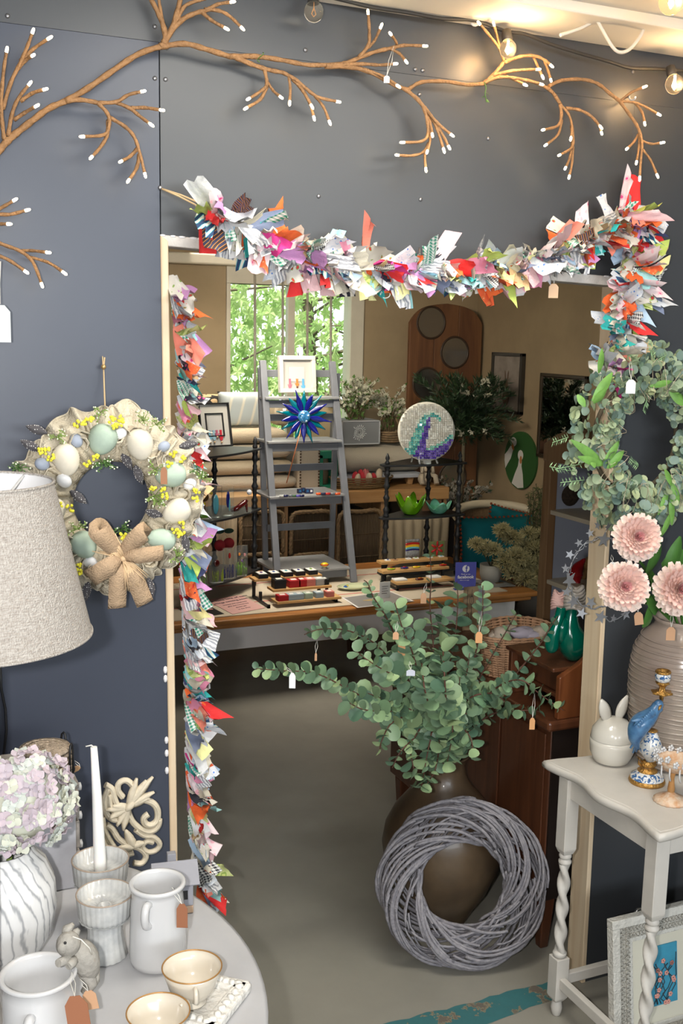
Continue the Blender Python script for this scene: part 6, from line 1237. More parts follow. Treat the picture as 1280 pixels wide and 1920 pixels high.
# grey chest with white knobs, coiled coasters in a wire holder
c0 = PZ(148, 1663, ZS2); ct = PY(128, 1480, c0.y).z; t = thing('small_chest', 'small weathered grey chest of drawers with white knobs against the wall', 'chest', (c0.x-.07, c0.y+.08, TZ2+.0005)); cg = mat('chest_grey', (.40, .40, .43), .6, var=.2, vscale=20); cw = mat('weathered_wood', (.33, .30, .27), .7, var=.4, vscale=40)
x1_, y0_c, y1_c = c0.x, c0.y, min(c0.y+.19, 2.195)
B().bx((x1_-.17, y0_c, TZ2+.0005), (x1_-.003, y1_c, ct)).done('carcass', cg, t, True, bevel=.002); B().bx((x1_-.165, y0_c-.004, ct), (x1_+.004, y1_c, ct+.010)).done('top_board', cw, t, True, bevel=.002)
for k in range(3):
    a, c = ct-.012-(k+1)*(ct-TZ2-.02)/3+.006, ct-.012-k*(ct-TZ2-.02)/3
    d_r = B().bx((x1_-.002, y0_c+.012, a), (x1_+.006, y1_c-.01, c)).done('drawer', cw, t, True, bevel=.002); B().lathe([(.003, 0), (.004, .008), (.008, .012), (.008, .018), (0, .02)], 12, (x1_+.006, (y0_c+y1_c)/2, (a+c)/2), M.Rotation(R(90), 3, 'Y')).done('knob', glaze, d_r, True)
cz_ = ct+.0105; cc_ = PZ(85, 1448, cz_); cc_.y = min(cc_.y, 2.13); cc_ = V((PY(85, 1448, cc_.y).x, cc_.y, cz_)); rc_ = 50/ppm(cc_)
coil = mat('seagrass_coil', (.50, .40, .30), .9, var=.55, vscale=130, bump=.6, bscale=200)
wh = thing('wire_holder', 'black wire coaster holder on top of the grey chest', 'holder', cc_)
for k in range(3): a = -1.9+k*1.3; B().tube([(rc_*1.06*cos(a+s_*.12), rc_*1.06*sin(a+s_*.12), z) for s_, z in ((-1, .001), (-1, .045), (-.6, .058), (0, .062), (.6, .058), (1, .045), (1, .001))], .0022, 6).done('wire_loop', black, wh)
B().tube([(rc_*1.06*cos(a), rc_*1.06*sin(a), .0025) for a in [2*pi*i/36 for i in range(36)]], .0018, 5, closed=True).done('wire_ring', black, wh)
for k in range(5):
    t = thing('coiled_coaster', 'round coiled seagrass coaster, %s of the stack on the grey chest' % ('bottom', 'second from the bottom', 'middle', 'second from the top', 'top')[k], 'coaster', cc_+V((0, 0, .001+k*.0105)), group='coiled coasters in the wire holder')
    b = B(); P = []; n = 150
    for i in range(n): u_ = i/(n-1); r_ = .004+(rc_-.008)*u_; a = 2*pi*7*sqrt(u_); P.append((r_*cos(a), r_*sin(a), .005))
    b.tube(P, [.0045*(1+.15*sin(i*2.3)) for i in range(n)], 5); b.done('coil', coil, t); B().lathe([(0, .001), (rc_*.93, .001), (rc_*.93, .008), (0, .008)], 24, cap=False).done('coil_core', coil, t)
price_tag(wh, PY(150, 1438, 2.05), PY(140, 1426, 2.06), FN, .011, .028, mat('tan_tag', (.5, .3, .16), .8), tilt=-1.1)
# carved fretwork panel
fy = 2.12; fw = mat('antique_cream', (.66, .58, .44), .6, var=.25, vscale=30, bump=.3, bscale=60)
def fp(x, y, dy=0): return PY(x/2.56, 1360+y/2.56, fy+dy)
t = thing('fretwork_panel', 'cream carved scroll fretwork panel leaning on the wall behind the candle', 'panel', fp(560, 690))
for pts, r_ in (([(590, 345), (566, 312), (572, 276), (605, 264), (636, 290), (648, 330), (628, 372), (596, 390), (566, 385), (548, 345), (536, 305), (505, 285)], 6), ([(520, 330), (530, 390), (560, 420), (600, 425)], 6), ([(650, 375), (690, 358), (735, 375), (756, 410), (752, 455), (725, 478), (698, 472), (690, 445), (712, 425)], 6.5),
    ([(615, 420), (640, 468), (690, 505), (735, 505), (760, 480), (764, 450)], 6), ([(650, 500), (690, 528), (735, 535), (766, 570), (745, 600), (706, 606), (682, 580), (705, 556), (735, 562)], 5.5), ([(510, 475), (540, 500), (570, 545), (620, 575), (670, 590), (700, 625), (680, 660), (640, 660)], 6), ([(520, 300), (500, 360), (510, 420), (540, 450), (580, 455)], 6), ([(490, 440), (500, 500), (530, 560), (560, 600), (600, 620), (640, 610)], 6), ([(480, 380), (470, 440), (480, 520), (520, 600), (560, 650), (610, 680)], 6)):
    P = smooth_path([fp(x, y) for x, y in pts], 4); b = B(); b.tube(P, r_/900, 8); b.tube([p+V((0, -r_/1100, 0)) for p in P], r_/2300, 5); b.done('carved_scroll', fw, t, True)
for base, tips_ in (((618, 385), [(732, 245), (700, 262), (655, 252), (738, 318), (715, 345)]), ((615, 395), [(505, 405), (520, 445), (560, 480), (590, 500), (540, 385)]), ((640, 580), [(600, 500), (620, 530), (560, 590), (690, 560)])):
    for q in tips_:
        A, C = fp(*base, -.004), fp(*q, -.004); d = C-A; s_ = d.cross(V((0, 1, 0))).normalized()*.0085; g = [[A+d*u_+s_*v_*sin(pi*min(1, u_*.8+.18))+V((0, -.006*(1-abs(v_)), 0)) for v_ in (-1, -.4, 0, .4, 1)] for u_ in [i/6 for i in range(7)]]; B().sheet(g).done('acanthus_leaf', fw, t, True, solid=.004)
B().ball(fp(622, 388, -.008), (.014, .009, .008), 12, rot=M.Rotation(-.7, 3, 'Y')).done('carved_knot', fw, t, True)
# marbled vase with hydrangea
mv = mat('marbled_glaze', (.74, .74, .73), .2, coat=.4); tw_ = tex(mv, 'Wave', coords(mv, (1, 1, .35)), Scale=26, Distortion=6, bands_direction='DIAGONAL', **{'Detail': 3.0, 'Detail Scale': 1.3}); ramp(mv, tw_.outputs[0], [(0, (.36, .37, .38)), (.10, (.58, .58, .58)), (.25, (.72, .72, .71)), (1, (.74, .74, .73))])
t, p, h, s = pot('marbled_vase', 'round white vase with grey marbled ridges at the left edge', 'vase', 8, 1800, 1590, [(0, 0), (55, 0), (62, .03), (88, .25), (99, .48), (96, .7), (80, .88), (60, .97), (56, 1.0), (52, 1.0), (60, .9), (0, .2)], mv, 96, fn=lambda a, z: 1+.012*sin(a*26+z*40))
hc = PY(28, 1500, p.y+.0); t = thing('hydrangea', 'pale lilac and cream hydrangea head in the marbled vase', 'flower', p+V((0, 0, h*.5)))
lil = [mat('lilac_petal', (.54, .45, .49), .8, sss=.1), mat('cream_petal', (.62, .63, .52), .8, sss=.1), mat('mauve_petal', (.50, .43, .47), .8, sss=.1), mat('ice_petal', (.56, .59, .54), .8, sss=.1)]
fm_ = []
for q in range(4):
    b = B()
    for j in range(4):
        a = pi/2*j; d = V((cos(a), sin(a), 0)); s_ = V((-sin(a), cos(a), 0)); r_ = .0125; g = [[d*r_*(.05+.95*u_)+s_*(r_*.62*v_*sin(pi*(.12+.76*u_)))+V((0, 0, .004*u_*u_-.002*abs(v_)+.0015*sin(q+j))) for v_ in (-1, 0, 1)] for u_ in (0, .35, .7, 1)]; b.sheet(g)
    b.ball((0, 0, .0015), .0018, 5); fm_.append(b.mesh('floret', lil[q], False))
for k in range(260):
    d = rdir(.1); d.y = -abs(d.y)*1 if rnd.random() < .8 else d.y; d.normalize(); c = hc+V((d.x*.098, d.y*.085, d.z*.085))*rnd.uniform(.86, 1.04)
    q = c.copy(); mx = (M.Translation(c) @ (lookz(d+rdir()*.35, rnd.random()*6).to_4x4())); inst('floret', fm_[rnd.randrange(4)], t, MW[t.name].inverted() @ mx)
B().ball(hc, (.078, .068, .068), 16).done('flower_core', lil[1], t, True); B().tube([hc, p+V((0, 0, h*.3))], .005, 6).done('stem', grn, t, True)
# lamp
lc = PY(-52, 905, 1.56); s_ = ppm(lc); zb_ = PY(-52, 1192, 1.56).z; zt_ = lc.z
t = thing('table_lamp', 'large oatmeal linen drum lampshade on a table lamp at the left edge', 'lamp', (lc.x, lc.y, TZ2+.0005))
shade = mat('oatmeal_linen_shade', (.44, .39, .34), .9, bump=.6, bscale=400); nn, L, b_ = ntree(shade)
wv = [tex(shade, 'Noise', coords(shade, sc_), Scale=1, Detail=2) for sc_ in ((90, 90, 900), (700, 700, 60))]; mx_ = nn.new('ShaderNodeMath'); mx_.operation = 'ADD'; L.new(wv[0].outputs[0], mx_.inputs[0]); L.new(wv[1].outputs[0], mx_.inputs[1]); hf = nn.new('ShaderNodeMath'); hf.operation = 'MULTIPLY'; hf.inputs[1].default_value = .5; L.new(mx_.outputs[0], hf.inputs[0]); ramp(shade, hf.outputs[0], [(.38, (.30, .265, .23)), (.62, (.46, .43, .39))])
rt_, rb2 = 148/s_, 214/s_; inv = MW[t.name].inverted()
B().lathe([(rb2, zb_-TZ2), (rt_, zt_-TZ2)], 96, (0, 0, 0), cap=False).done('shade', shade, t)
B().lathe([(rb2-.002, zb_-TZ2), (rt_-.002, zt_-TZ2)], 96, (0, 0, 0), cap=False).done('shade_lining', mat('lining_white', (.75, .75, .76), .7), t)
for r_, z in ((rt_, zt_-TZ2), (rb2, zb_-TZ2)): B().tube([(r_*cos(a), r_*sin(a), z) for a in [2*pi*i/72 for i in range(72)]], .0022, 6, closed=True).done('shade_rim', shade, t)
zsp = zt_-TZ2-.02
for k in range(3): a = .75+2*pi*k/3; B().tube([(0, 0, zsp-.03), (rt_*.5*cos(a), rt_*.5*sin(a), zsp-.02), (rt_*cos(a), rt_*sin(a), zsp+.018)], .002, 6).done('shade_carrier', glaze, t)
B().lathe([(.0, .0), (.03, 0), (.03, .012), (.016, .03), (.010, .06), (.012, .14), (.014, .2), (.012, .28), (.010, .34), (.012, zsp-.05), (.018, zsp-.05), (.018, zsp), (0, zsp)], 32).done('lamp_base', mat('lamp_base', (.3, .28, .26), .5), t)
B().tube([PY(0, 1240, 2.19), PY(2, 1290, 2.195), PY(10, 1330, 2.195), PY(12, 1370, 2.195), PY(6, 1420, 2.19), PY(10, 1480, 2.19)], .0028, 6).done('power_cord', black, t, True)
# ================================================================ right-hand table
TZ3 = .68
rt_m = mat('ivory_table_paint', (.60, .57, .52), .42, var=.1, vscale=14, bump=.05)
tx0, tx1, ty0, ty1 = 1.575, 2.28, 1.775, 2.155
t = thing('twist_leg_table', 'ivory painted side table with scalloped top and barley twist legs', 'table', ((tx0+tx1)/2, (ty0+ty1)/2, 0))
out = []
def edge(a, c, n=30, waves=2):
    a, c = V((*a, 0)), V((*c, 0)); d = (c-a).normalized(); nn_ = V((d.y, -d.x, 0))
    for i in range(n): u_ = i/n; w_ = .012*cos(2*pi*waves*u_)*-1+.012; w_ -= .018*sin(pi*u_)**8*0; p_ = a.lerp(c, u_)-nn_*(w_*.9*sin(pi*u_)**.5); out.append((p_.x, p_.y))
e_ = .035; X0, X1, Y0, Y1 = tx0-e_+.01, tx1+e_, ty0-e_, min(ty1+e_, 2.195)
edge((X0, Y0), (X1, Y0), 40, 3); edge((X1, Y0), (X1, Y1), 24, 2); edge((X1, Y1), (X0, Y1), 40, 3); edge((X0, Y1), (X0, Y0), 24, 2)
n = len(out); cxx, cyy = (X0+X1)/2, (Y0+Y1)/2
prf = [(1.0-.03, TZ3-.024), (1-.012, TZ3-.022), (1.0, TZ3-.016), (1.0, TZ3-.008), (1-.010, TZ3-.002), (1-.022, TZ3-.001), (1-.03, TZ3-.003), (1-.036, TZ3)]
b = B(); rings = []
for k_, z in prf:
    rings.append([b.b.verts.new((cxx+(x-cxx)*(1-(1-k_)*.55/(X1-X0)/1.0*1.3), cyy+(y-cyy)*(1-(1-k_)*.55/(Y1-Y0)*1.3), z)) for x, y in out])
for i in range(len(rings)-1):
    for j in range(n): f = b.b.faces.new((rings[i][j], rings[i][(j+1) % n], rings[i+1][(j+1) % n], rings[i+1][j])); f.smooth = True
b.b.faces.new(rings[0][::-1]); b.b.faces.new(rings[-1]); b.done('tabletop', rt_m, t, True)
def twist_leg(x, y, ztop=TZ3-.024, zb1=.435, zb0=.165, foot=.035):
    b = B(); bl = .038; b.bx((x-bl/2, y-bl/2, zb1+.03), (x+bl/2, y+bl/2, ztop)); b.box((x, y, zb1+.023), (bl, bl, .014), taper=.72)
    b.lathe([(.013, zb1+.018), (.016, zb1+.012), (.016, zb1+.006), (.012, zb1+.002), (.0165, zb1-.004), (.0165, zb1-.010), (.012, zb1-.014)], 20, (x, y, 0))
    N, K = 64, 16; rings = []
    for i in range(N+1):
        z = zb1-.012+(zb0+.014-(zb1-.012))*i/N; ring = []
        for j in range(K): a = 2*pi*j/K; r_ = .0122+.0042*cos(2*(a-0)-2*pi*3.6*i/N*1.0)**1+.001; ring.append(b.b.verts.new((x+r_*cos(a), y+r_*sin(a), z)))
        rings.append(ring)
    for i in range(N):
        for j in range(K): f = b.b.faces.new((rings[i][j], rings[i][(j+1) % K], rings[i+1][(j+1) % K], rings[i+1][j])); f.smooth = True
    b.lathe([(.012, zb0+.018), (.018, zb0+.012), (.018, zb0+.006), (.013, zb0)], 20, (x, y, 0))
    b.bx((x-bl/2, y-bl/2, foot+.018), (x+bl/2, y+bl/2, zb0)); b.box((x, y, foot+.012), (bl, bl, .012), taper=.6); b.lathe([(.008, foot+.008), (.013, foot+.002), (.0155, foot*.6), (.013, foot*.25), (.010, 0)], 20, (x, y, 0)); return b.done('leg', rt_m, t, True, bevel=.0015)
lx0, lx1, ly0, ly1 = tx0+.012, tx1-.012, ty0+.01, ty1-.035
for x, y in ((lx0, ly0), (lx0, ly1), (lx1, ly0), (lx1, ly1)): twist_leg(x, y)
for a, c in (((lx0, ly0), (lx1, ly0)), ((lx0, ly1), (lx1, ly1)), ((lx0, ly0), (lx0, ly1)), ((lx1, ly0), (lx1, ly1))):
    dx = .009 if a[0] == c[0] else 0; dy = .009 if a[1] == c[1] else 0; gx = .019 if dx == 0 else 0; gy = .019 if dy == 0 else 0
    B().bx((a[0]-dx+gx, a[1]-dy+gy, TZ3-.075), (c[0]+dx-gx, c[1]+dy-gy, TZ3-.0245)).done('apron', rt_m, t, True, bevel=.001); B().bx((a[0]-dx+gx, a[1]-dy+gy, .085), (c[0]+dx-gx, c[1]+dy-gy, .113)).done('stretcher', rt_m, t, True, bevel=.002)
Z3 = TZ3+.0006
def pot3(name, lab, cat, px, pyb, pyt, prof, m, n=48, fn=None, mname='body', y=None):
    p = PZ(px, pyb, Z3) if y is None else V((PY(px, pyb, y).x, y, Z3)); h = PY(px, pyt, p.y).z-Z3; s = ppm(p+V((0, 0, h/2))); t = thing(name, lab, cat, p); B().lathe([(r/s, z*h) for r, z in prof], n, fn=fn, cap=False).done(mname, m, t); return t, p, h, s
# bunny jar
ivg = mat('ivory_glaze', (.66, .63, .56), .18, coat=.4)
t, p, h, s = pot3('bunny_jar', 'ivory ceramic jar with a bunny-eared lid on the side table', 'jar', 1145, 1428, 1384, [(0, 0), (24, 0), (33, .10), (40, .45), (41.5, .8), (41, 1.0), (38, 1.0), (38, .8), (0, .1)], ivg)
hh_ = PY(1140, 1346, p.y).z-Z3; B().lathe([(40.8/s, h+.0008), (41/s, h+.002), (38/s, h+(hh_-h)*.45), (26/s, h+(hh_-h)*.85), (10/s, hh_), (0, hh_)], 48, cap=False).done('lid', ivg, t)
for ang, lx in ((-24, -12), (22, 12)):
    g = []; d = V((sin(R(ang)), 0, cos(R(ang)))); s_ = V((cos(R(ang)), 0, -sin(R(ang)))); L_ = 46/s
    for s2_ in (1, -1):
        g = [[V((lx/s, 0, hh_-.006))+d*L_*u_+s_*(12/s*v_*sin(pi*(.18+.8*u_))**.8)+V((0, s2_*.0035*sin(pi*min(u_+.05, 1))*(1-v_*v_)-.0+.003*(abs(v_)), 0)) for v_ in (-1, -.6, -.2, .2, .6, 1)] for u_ in [i/9 for i in range(10)]]; B().sheet(g).done('ear', ivg, t, solid=.003)
price_tag(t, p+V((40/s, -.03, h*.98)), p+V((36/s, -.026, h*1.25)), (-.9, -.4, 0), .007, .02, thread)
# stoneware vase
stw = mat('stoneware', (.40, .31, .26), .22, coat=.6, var=.35, vscale=6, col2=(.30, .26, .21)); 
vy = 2.06
t, pv, hv, sv = pot3('stoneware_vase', 'large ribbed pinkish grey stoneware vase on the side table', 'vase', 1268, 1420, 1160, [(0, 0), (72, 0), (80, .03), (90, .2), (97, .42), (98, .62), (92, .78), (78, .88), (64, .925), (58, .95), (58, .975), (62, 1.0), (54, 1.0), (50, .95), (60, .85), (0, .3)], stw, 64, y=vy)
t.children[0].data.update(); b = B(); prof = [(72, 0), (80, .03), (90, .2), (97, .42), (98, .62), (92, .78), (80, .87)]
for k in range(26):
    u_ = .03+.84*k/25; r_ = next(prof[i][0]+(prof[i+1][0]-prof[i][0])*(u_-prof[i][1])/(prof[i+1][1]-prof[i][1]) for i in range(6) if prof[i][1] <= u_ <= prof[i+1][1]+1e-6)
    b.tube([(r_/sv*cos(a), r_/sv*sin(a), u_*hv+.001*sin(a*3+k)) for a in [2*pi*i/56 for i in range(56)]], .0017+.0008*(k % 3), 5, closed=True)
b.done('throwing_rings', stw, t)
# dahlias
pet = [mat('blush_petal', (.80, .55, .48), .7, sss=.15), mat('pale_petal', (.82, .66, .58), .7, sss=.15), mat('pink_petal', (.80, .42, .42), .7, sss=.15)]
rose_leaf = mat('rose_leaf', (.06, .17, .03), .45, var=.3, vscale=30)
def petal_mesh(m, L_, w_, cup, name='petal'):
    g = [[V((w_*v_*sin(pi*(.10+.80*u_))**.7, L_*u_, cup*u_*u_*L_+.25*w_*v_*v_)) for v_ in (-1, -.5, 0, .5, 1)] for u_ in (0, .25, .5, .75, 1)]; b = B(); b.sheet(g); return b.mesh(name, m, False)
PM = [petal_mesh(pet[1], .031, .0070, .10), petal_mesh(pet[0], .030, .0065, .22), petal_mesh(pet[0], .022, .0056, .1), petal_mesh(pet[2], .015, .0044, .0)]
def dahlia(lab, px, py, rpx, y, face, tip):
    c = PY(px, py, y); s = rpx/ppm(c)/.043; t = thing('dahlia', lab, 'flower', pv+V((0, 0, hv*.9))); inv = MW[t.name].inverted(); Rf = lookz(face).to_4x4()
    hd = B(); hd.ball(c, (.009*s,)*3, 12); hd = hd.done('flower_head', pet[2], t, True); hi = MW[hd.name].inverted()
    for ring, (n_, m_, el, rad) in enumerate(((22, 0, -10, .012), (22, 0, 2, .012), (21, 0, 12, .011), (20, 1, 22, .010), (18, 1, 31, .008), (17, 2, 40, .006), (15, 2, 48, .004), (13, 2, 56, .003), (11, 3, 63, .002), (9, 3, 70, .001), (7, 3, 78, .000))):
        for k in range(n_):
            a = 2*pi*k/n_+ring*.37; mx = M.Translation(c) @ Rf @ M.Rotation(a, 4, 'Z') @ M.Translation((0, rad*s, (.002+.0016*ring)*s)) @ M.Rotation(R(el)+rnd.uniform(-.08, .08), 4, 'X') @ M.Scale(s*rnd.uniform(.93, 1.06), 4)
            inst('petal', PM[m_], hd, hi @ mx)
    bk = c-V(face).normalized()*.012
    B().tube(smooth_path([bk, bk+V((0, .02, -.03)), V((pv.x+tip, pv.y, pv.z+hv*1.02)), V((pv.x+tip*.3, pv.y, pv.z+hv*.55))], 5), .0035, 6).done('stem', rose_leaf, t, True); return t
f1 = V((-.45, -.85, .25)); d1 = dahlia('blush pink dahlia highest of the three, just below the green wreath', 1193, 1008, 46, 1.99, f1, -.02); d2 = dahlia('blush pink dahlia in full bloom lowest at the left of the vase', 1168, 1100, 48, 1.95, f1, -.04); d3 = dahlia('blush pink dahlia at the right edge above the vase', 1270, 1104, 50, 1.93, V((-.35, -.9, .2)), .0)
def big_leaf(parent, a, c, w, m, y0, y1, nm='leaf', fold=.3):
    A, C = PY(*a, y0), PY(*c, y1); d = C-A; s_ = d.cross(V((rnd.uniform(-.3, .3), 1, 0))).normalized(); n_ = s_.cross(d).normalized(); g = [[A+d*u_+s_*(w*v_*sin(pi*(.06+.9*u_))**.9)-n_*(fold*w*(1-abs(v_))*sin(pi*u_))+n_*(.15*d.length*u_*u_) for v_ in (-1, -.5, 0, .5, 1)] for u_ in [i/7 for i in range(8)]]; B().sheet(g).done(nm, m, parent, True)
for a, c, w, y0, y1, pr in (((1212, 1080), (1245, 1020), .022, 2.0, 1.95, d1), ((1245, 1080), (1282, 1010), .022, 2.02, 2.0, d3), ((1225, 1130), (1215, 1175), .02, 2.0, 1.94, d2), ((1215, 1110), (1232, 1150), .022, 2.0, 1.96, d2), ((1230, 1130), (1262, 1158), .022, 2.0, 1.93, d3), ((1222, 1070), (1235, 1120), .02, 2.02, 1.97, d1), ((1240, 1060), (1300, 1040), .025, 2.04, 2.02, d3), ((1205, 1060), (1228, 1090), .018, 2.03, 1.98, d1)): big_leaf(pr, a, c, w, rose_leaf, y0, y1)
price_tag(d2, PY(1196, 1148, 1.93), PY(1192, 1130, 1.94), FN, .020, .030, kraft, tilt=.15); price_tag(d3, PY(1258, 1176, 1.93), PY(1260, 1145, 1.94), FN, .021, .032, kraft)
# bird candlestick
bw = mat('blue_white_porcelain', (.72, .72, .70), .15, coat=.5); tv = tex(bw, 'Noise', coords(bw), Scale=95, Detail=2, Distortion=1.2); ramp(bw, tv.outputs[0], [(0, (.03, .08, .22)), (.42, (.05, .14, .32)), (.47, (.68, .69, .67))])
gilt = mat('antique_gilt', (.50, .27, .07), .35, .75, bump=.5, bscale=150); blu = mat('bird_blue', (.03, .09, .20), .3, coat=.4, var=.7, vscale=45, col2=(.10, .24, .42))
cb = PZ(1212, 1466, Z3); s = ppm(cb+V((0, 0, .1))); q = lambda px, py, dy=0: PY(px, py, cb.y+dy)
t = thing('bird_candlestick', 'blue bird candlestick with gilt mounts on a blue and white porcelain base', 'candlestick', cb); zz_ = lambda py: q(1212, py).z-Z3
B().lathe([(0, 0), (33/s, 0), (34/s, .004), (33/s, .009), (31/s, .011)], 40).done('gilt_foot', gilt, t); B().lathe([(31/s, .011), (30/s, .018), (20/s, .026), (18/s, .028)], 40, cap=False).done('porcelain_foot', bw, t); B().lathe([(18/s, .027), (19/s, .031), (15/s, .034), (9/s, .042), (0, .042)], 32, cap=False).done('gilt_collar', gilt, t)
zu = zz_(1440); zv = zz_(1372); B().lathe([(10/s, .040), (13/s, .046), (9/s, zu), (12/s, zu+.004)], 24, cap=False).done('porcelain_stem', bw, t)
zu = zz_(1428); B().lathe([(8/s, zu), (14/s, zu+.012), (23/s, zu+.028), (22/s, zu+.038), (12/s, zv-.012), (9/s, zv-.004), (9/s, zv)], 36, (.006, 0, 0), cap=False).done('urn', bw, t); B().lathe([(9/s, zv-.002), (10.5/s, zv), (9/s, zv+.003), (0, zv+.003)], 24, (.006, 0, 0), cap=False).done('gilt_rim', gilt, t); B().lathe([(12/s, zu-.012), (16/s, zu-.006), (9/s, zu+.002)], 24, cap=False).done('gilt_mount', gilt, t)
for s_ in (-1, 1): B().tube([q(1212+s_*8, 1428), q(1212+s_*16, 1420), q(1212+s_*15, 1432), q(1212+s_*10, 1436)], .003, 6).done('gilt_scroll', gilt, t, True)
b = B(); b.tube(smooth_path([q(1196, 1405), q(1190, 1385), q(1198, 1360), q(1215, 1345), q(1228, 1330), q(1235, 1322)], 4), [.004, .006, .009, .012, .016, .019, .022, .024, .025, .025, .024, .023, .021, .019, .017, .015, .014, .0145, .015, .013, .009][:21], 14); b.ball(q(1234, 1321, -.002), (.0125, .012, .0125), 14); b.done('bird_body', blu, t, True)
for k in range(9): A = q(1224-3*k, 1336+3.2*k, -.018); B().ball(A, (.012, .003, .005), 8, rot=M.Rotation(.75, 3, 'Y')).done('wing_feather', blu, t, True)
for dx, c2 in ((0, (1181, 1403)), (4, (1186, 1412)), (8, (1192, 1410))): B().tube([q(1205, 1362), q(1198, 1378), q(*c2)], [.006, .005, .0025], 6).done('tail_feather', blu, t, True)
for p_ in ((1183, 1352), (1188, 1360)): B().tube([q(1212, 1345, -.01), q(1196, 1350, -.012), q(*p_, -.01)], [.007, .006, .002], 6).done('wing_tip', blu, t, True)
B().tube([q(1238, 1322, -.010), q(1236, 1328, -.016), q(1234, 1332, -.014)], [.004, .003, .001], 6).done('beak', gilt, t, True)
cx_b = q(1240, 1300).x-cb.x
B().lathe([(3/s, zz_(1318)), (4/s, zz_(1308)), (18/s, zz_(1304)), (19/s, zz_(1301)), (6/s, zz_(1299)), (5/s, zz_(1292)), (8/s, zz_(1288)), (13/s, zz_(1284)), (6/s, zz_(1282))], 24, (cx_b, 0, 0), fn=lambda a, z: 1+.12*cos(a*6)).done('drip_tray', gilt, t); B().lathe([(6/s, zz_(1284)), (14/s, zz_(1279)), (15/s, zz_(1270)), (13/s, zz_(1266))], 24, (cx_b, 0, 0), cap=False).done('candle_cup', bw, t); B().lathe([(13/s, zz_(1267)), (15/s, zz_(1264)), (13/s, zz_(1261)), (10/s, zz_(1263)), (9/s, zz_(1272)), (0, zz_(1272))], 24, (cx_b, 0, 0), cap=False).done('gilt_cup_rim', gilt, t)
# flower garlanded pedestal dish
pb = PZ(1256, 1502, Z3); s = ppm(pb+V((0, 0, .05))); t = thing('pedestal_dish', 'cream and rust pedestal dish trimmed with tiny porcelain flowers', 'dish', pb); cr2 = mat('rust_washed_cream', (.68, .58, .46), .5, var=.5, vscale=60, col2=(.50, .22, .07)); hq = PY(1256, 1425, pb.y).z-Z3
B().lathe([(0, 0), (31/s, 0), (32/s, .003), (26/s, .010), (10/s, .018), (6/s, .024)], 48, fn=lambda a, z: 1+.04*cos(a*18)).done('fluted_foot', cr2, t); B().lathe([(6/s, .022), (7/s, .03), (4.5/s, hq*.55), (7/s, hq*.7)], 20, cap=False).done('stem', mat('rust_stem', (.48, .24, .08), .5, var=.3, vscale=50), t)
B().lathe([(6/s, hq*.68), (26/s, hq*.76), (36/s, hq*.9), (40/s, hq), (38/s, hq), (30/s, hq*.88), (0, hq*.8)], 48, (.012, 0, 0), cap=False).done('bowl', cr2, t)
for k in range(16):
    a = 2*pi*k/16; c = V((.012+40/s*cos(a), 40/s*sin(a), hq+.002+.012*sin(k*2.2)*(k % 3 == 0))); b = B()
    for j in range(5): b.ball(c+V((.0055*cos(j*1.257), -.001, .0055*sin(j*1.257))), (.0042, .003, .0042), 6)
    b.ball(c+V((0, -.004, 0)), .0026, 5); b.done('porcelain_flower', glaze, t)
for k in range(6): a = pi+.5*k; c = V((.012+36/s*cos(a), 36/s*sin(a), hq*.72)); B().tube([c+V((0, 0, .02)), c, c+V((.004, 0, -.012))], .0022, 5).done('trailing_bud', glaze, t)
# white carved picture frame leaning below the table, with a suitcase behind
fa = PY(1137, 1722, 1.96); fx0 = fa.x; fz1 = fa.z; fx1 = fx0+.31; lean = R(7); w_, h_ = fx1-fx0, fz1/cos(lean)
t = thing('framed_picture', 'ornate white distressed picture frame leaning under the side table', 'picture frame', (fx0, 1.9, 0)); mx = basis((1, 0, 0), (0, cos(lean), -sin(lean)), (0, sin(lean), cos(lean)), (fx0, 1.905, .001))
dst = mat('distressed_white', (.64, .63, .58), .6, bump=.5, bscale=120, var=.15, vscale=60); rl = mat('relief_white', (.56, .54, .48), .7, bump=1, bscale=200)
def fb(x0, z0, x1, z1, y0, y1, name, m, bev=.002):
    b = B(); b.bx((x0, y0, z0), (x1, y1, z1)); b.b.transform(mx); return b.done(name, m, t, True, bevel=bev)
for off, wd_, y0 in ((0, .022, -.012), (.022, .034, -.004), (.056, .012, .0)):
    a = off; c = off+wd_
    nm = 'frame_molding' if off != .022 else 'relief_band'; m_ = dst if off != .022 else rl
    for q_ in ((a, a, w_-a, c), (a, h_-c, w_-a, h_-a), (a, c, c, h_-c), (w_-c, c, w_-a, h_-c)): fb(*q_, y0, .012, nm, m_)
b = B()
for k in range(2):
    for i in range(26):
        z = .03+(h_-.06)*i/25; x = .039
        for dx in (-.009, .009): b.tube([(x+dx+.006*cos(a), -.006-.001*k, z+.005*sin(a)) for a in [j*.8 for j in range(7)]], .0013, 4)
    for i in range(22):
        x = .05+(w_-.1)*i/21; z = h_-.039
        for dz in (-.008, .008): b.tube([(x+.005*cos(a), -.006-.001*k, z+dz+.005*sin(a)) for a in [j*.8 for j in range(7)]], .0013, 4)
b.b.transform(mx); b.done('carved_relief', rl, t, True, kind='stuff')
fb(.066, .066, w_-.066, h_-.066, .004, .010, 'mount', mat('mount_ivory', (.6, .58, .48), .8)); pa = PY(1208, 1798, 1.94); pc_ = PY(1267, 1888, 1.92)
blue_m = mat('print_sky_blue', (.05, .30, .45), .5, var=.3, vscale=20); px0_, px1_, pz0_, pz1_ = .105, w_-.105, .11, h_-.095
ppn = fb(px0_, pz0_, px1_, pz1_, .001, .0045, 'art_print', blue_m, 0)
b = B(); f_ = B(); r2 = random.Random(5)
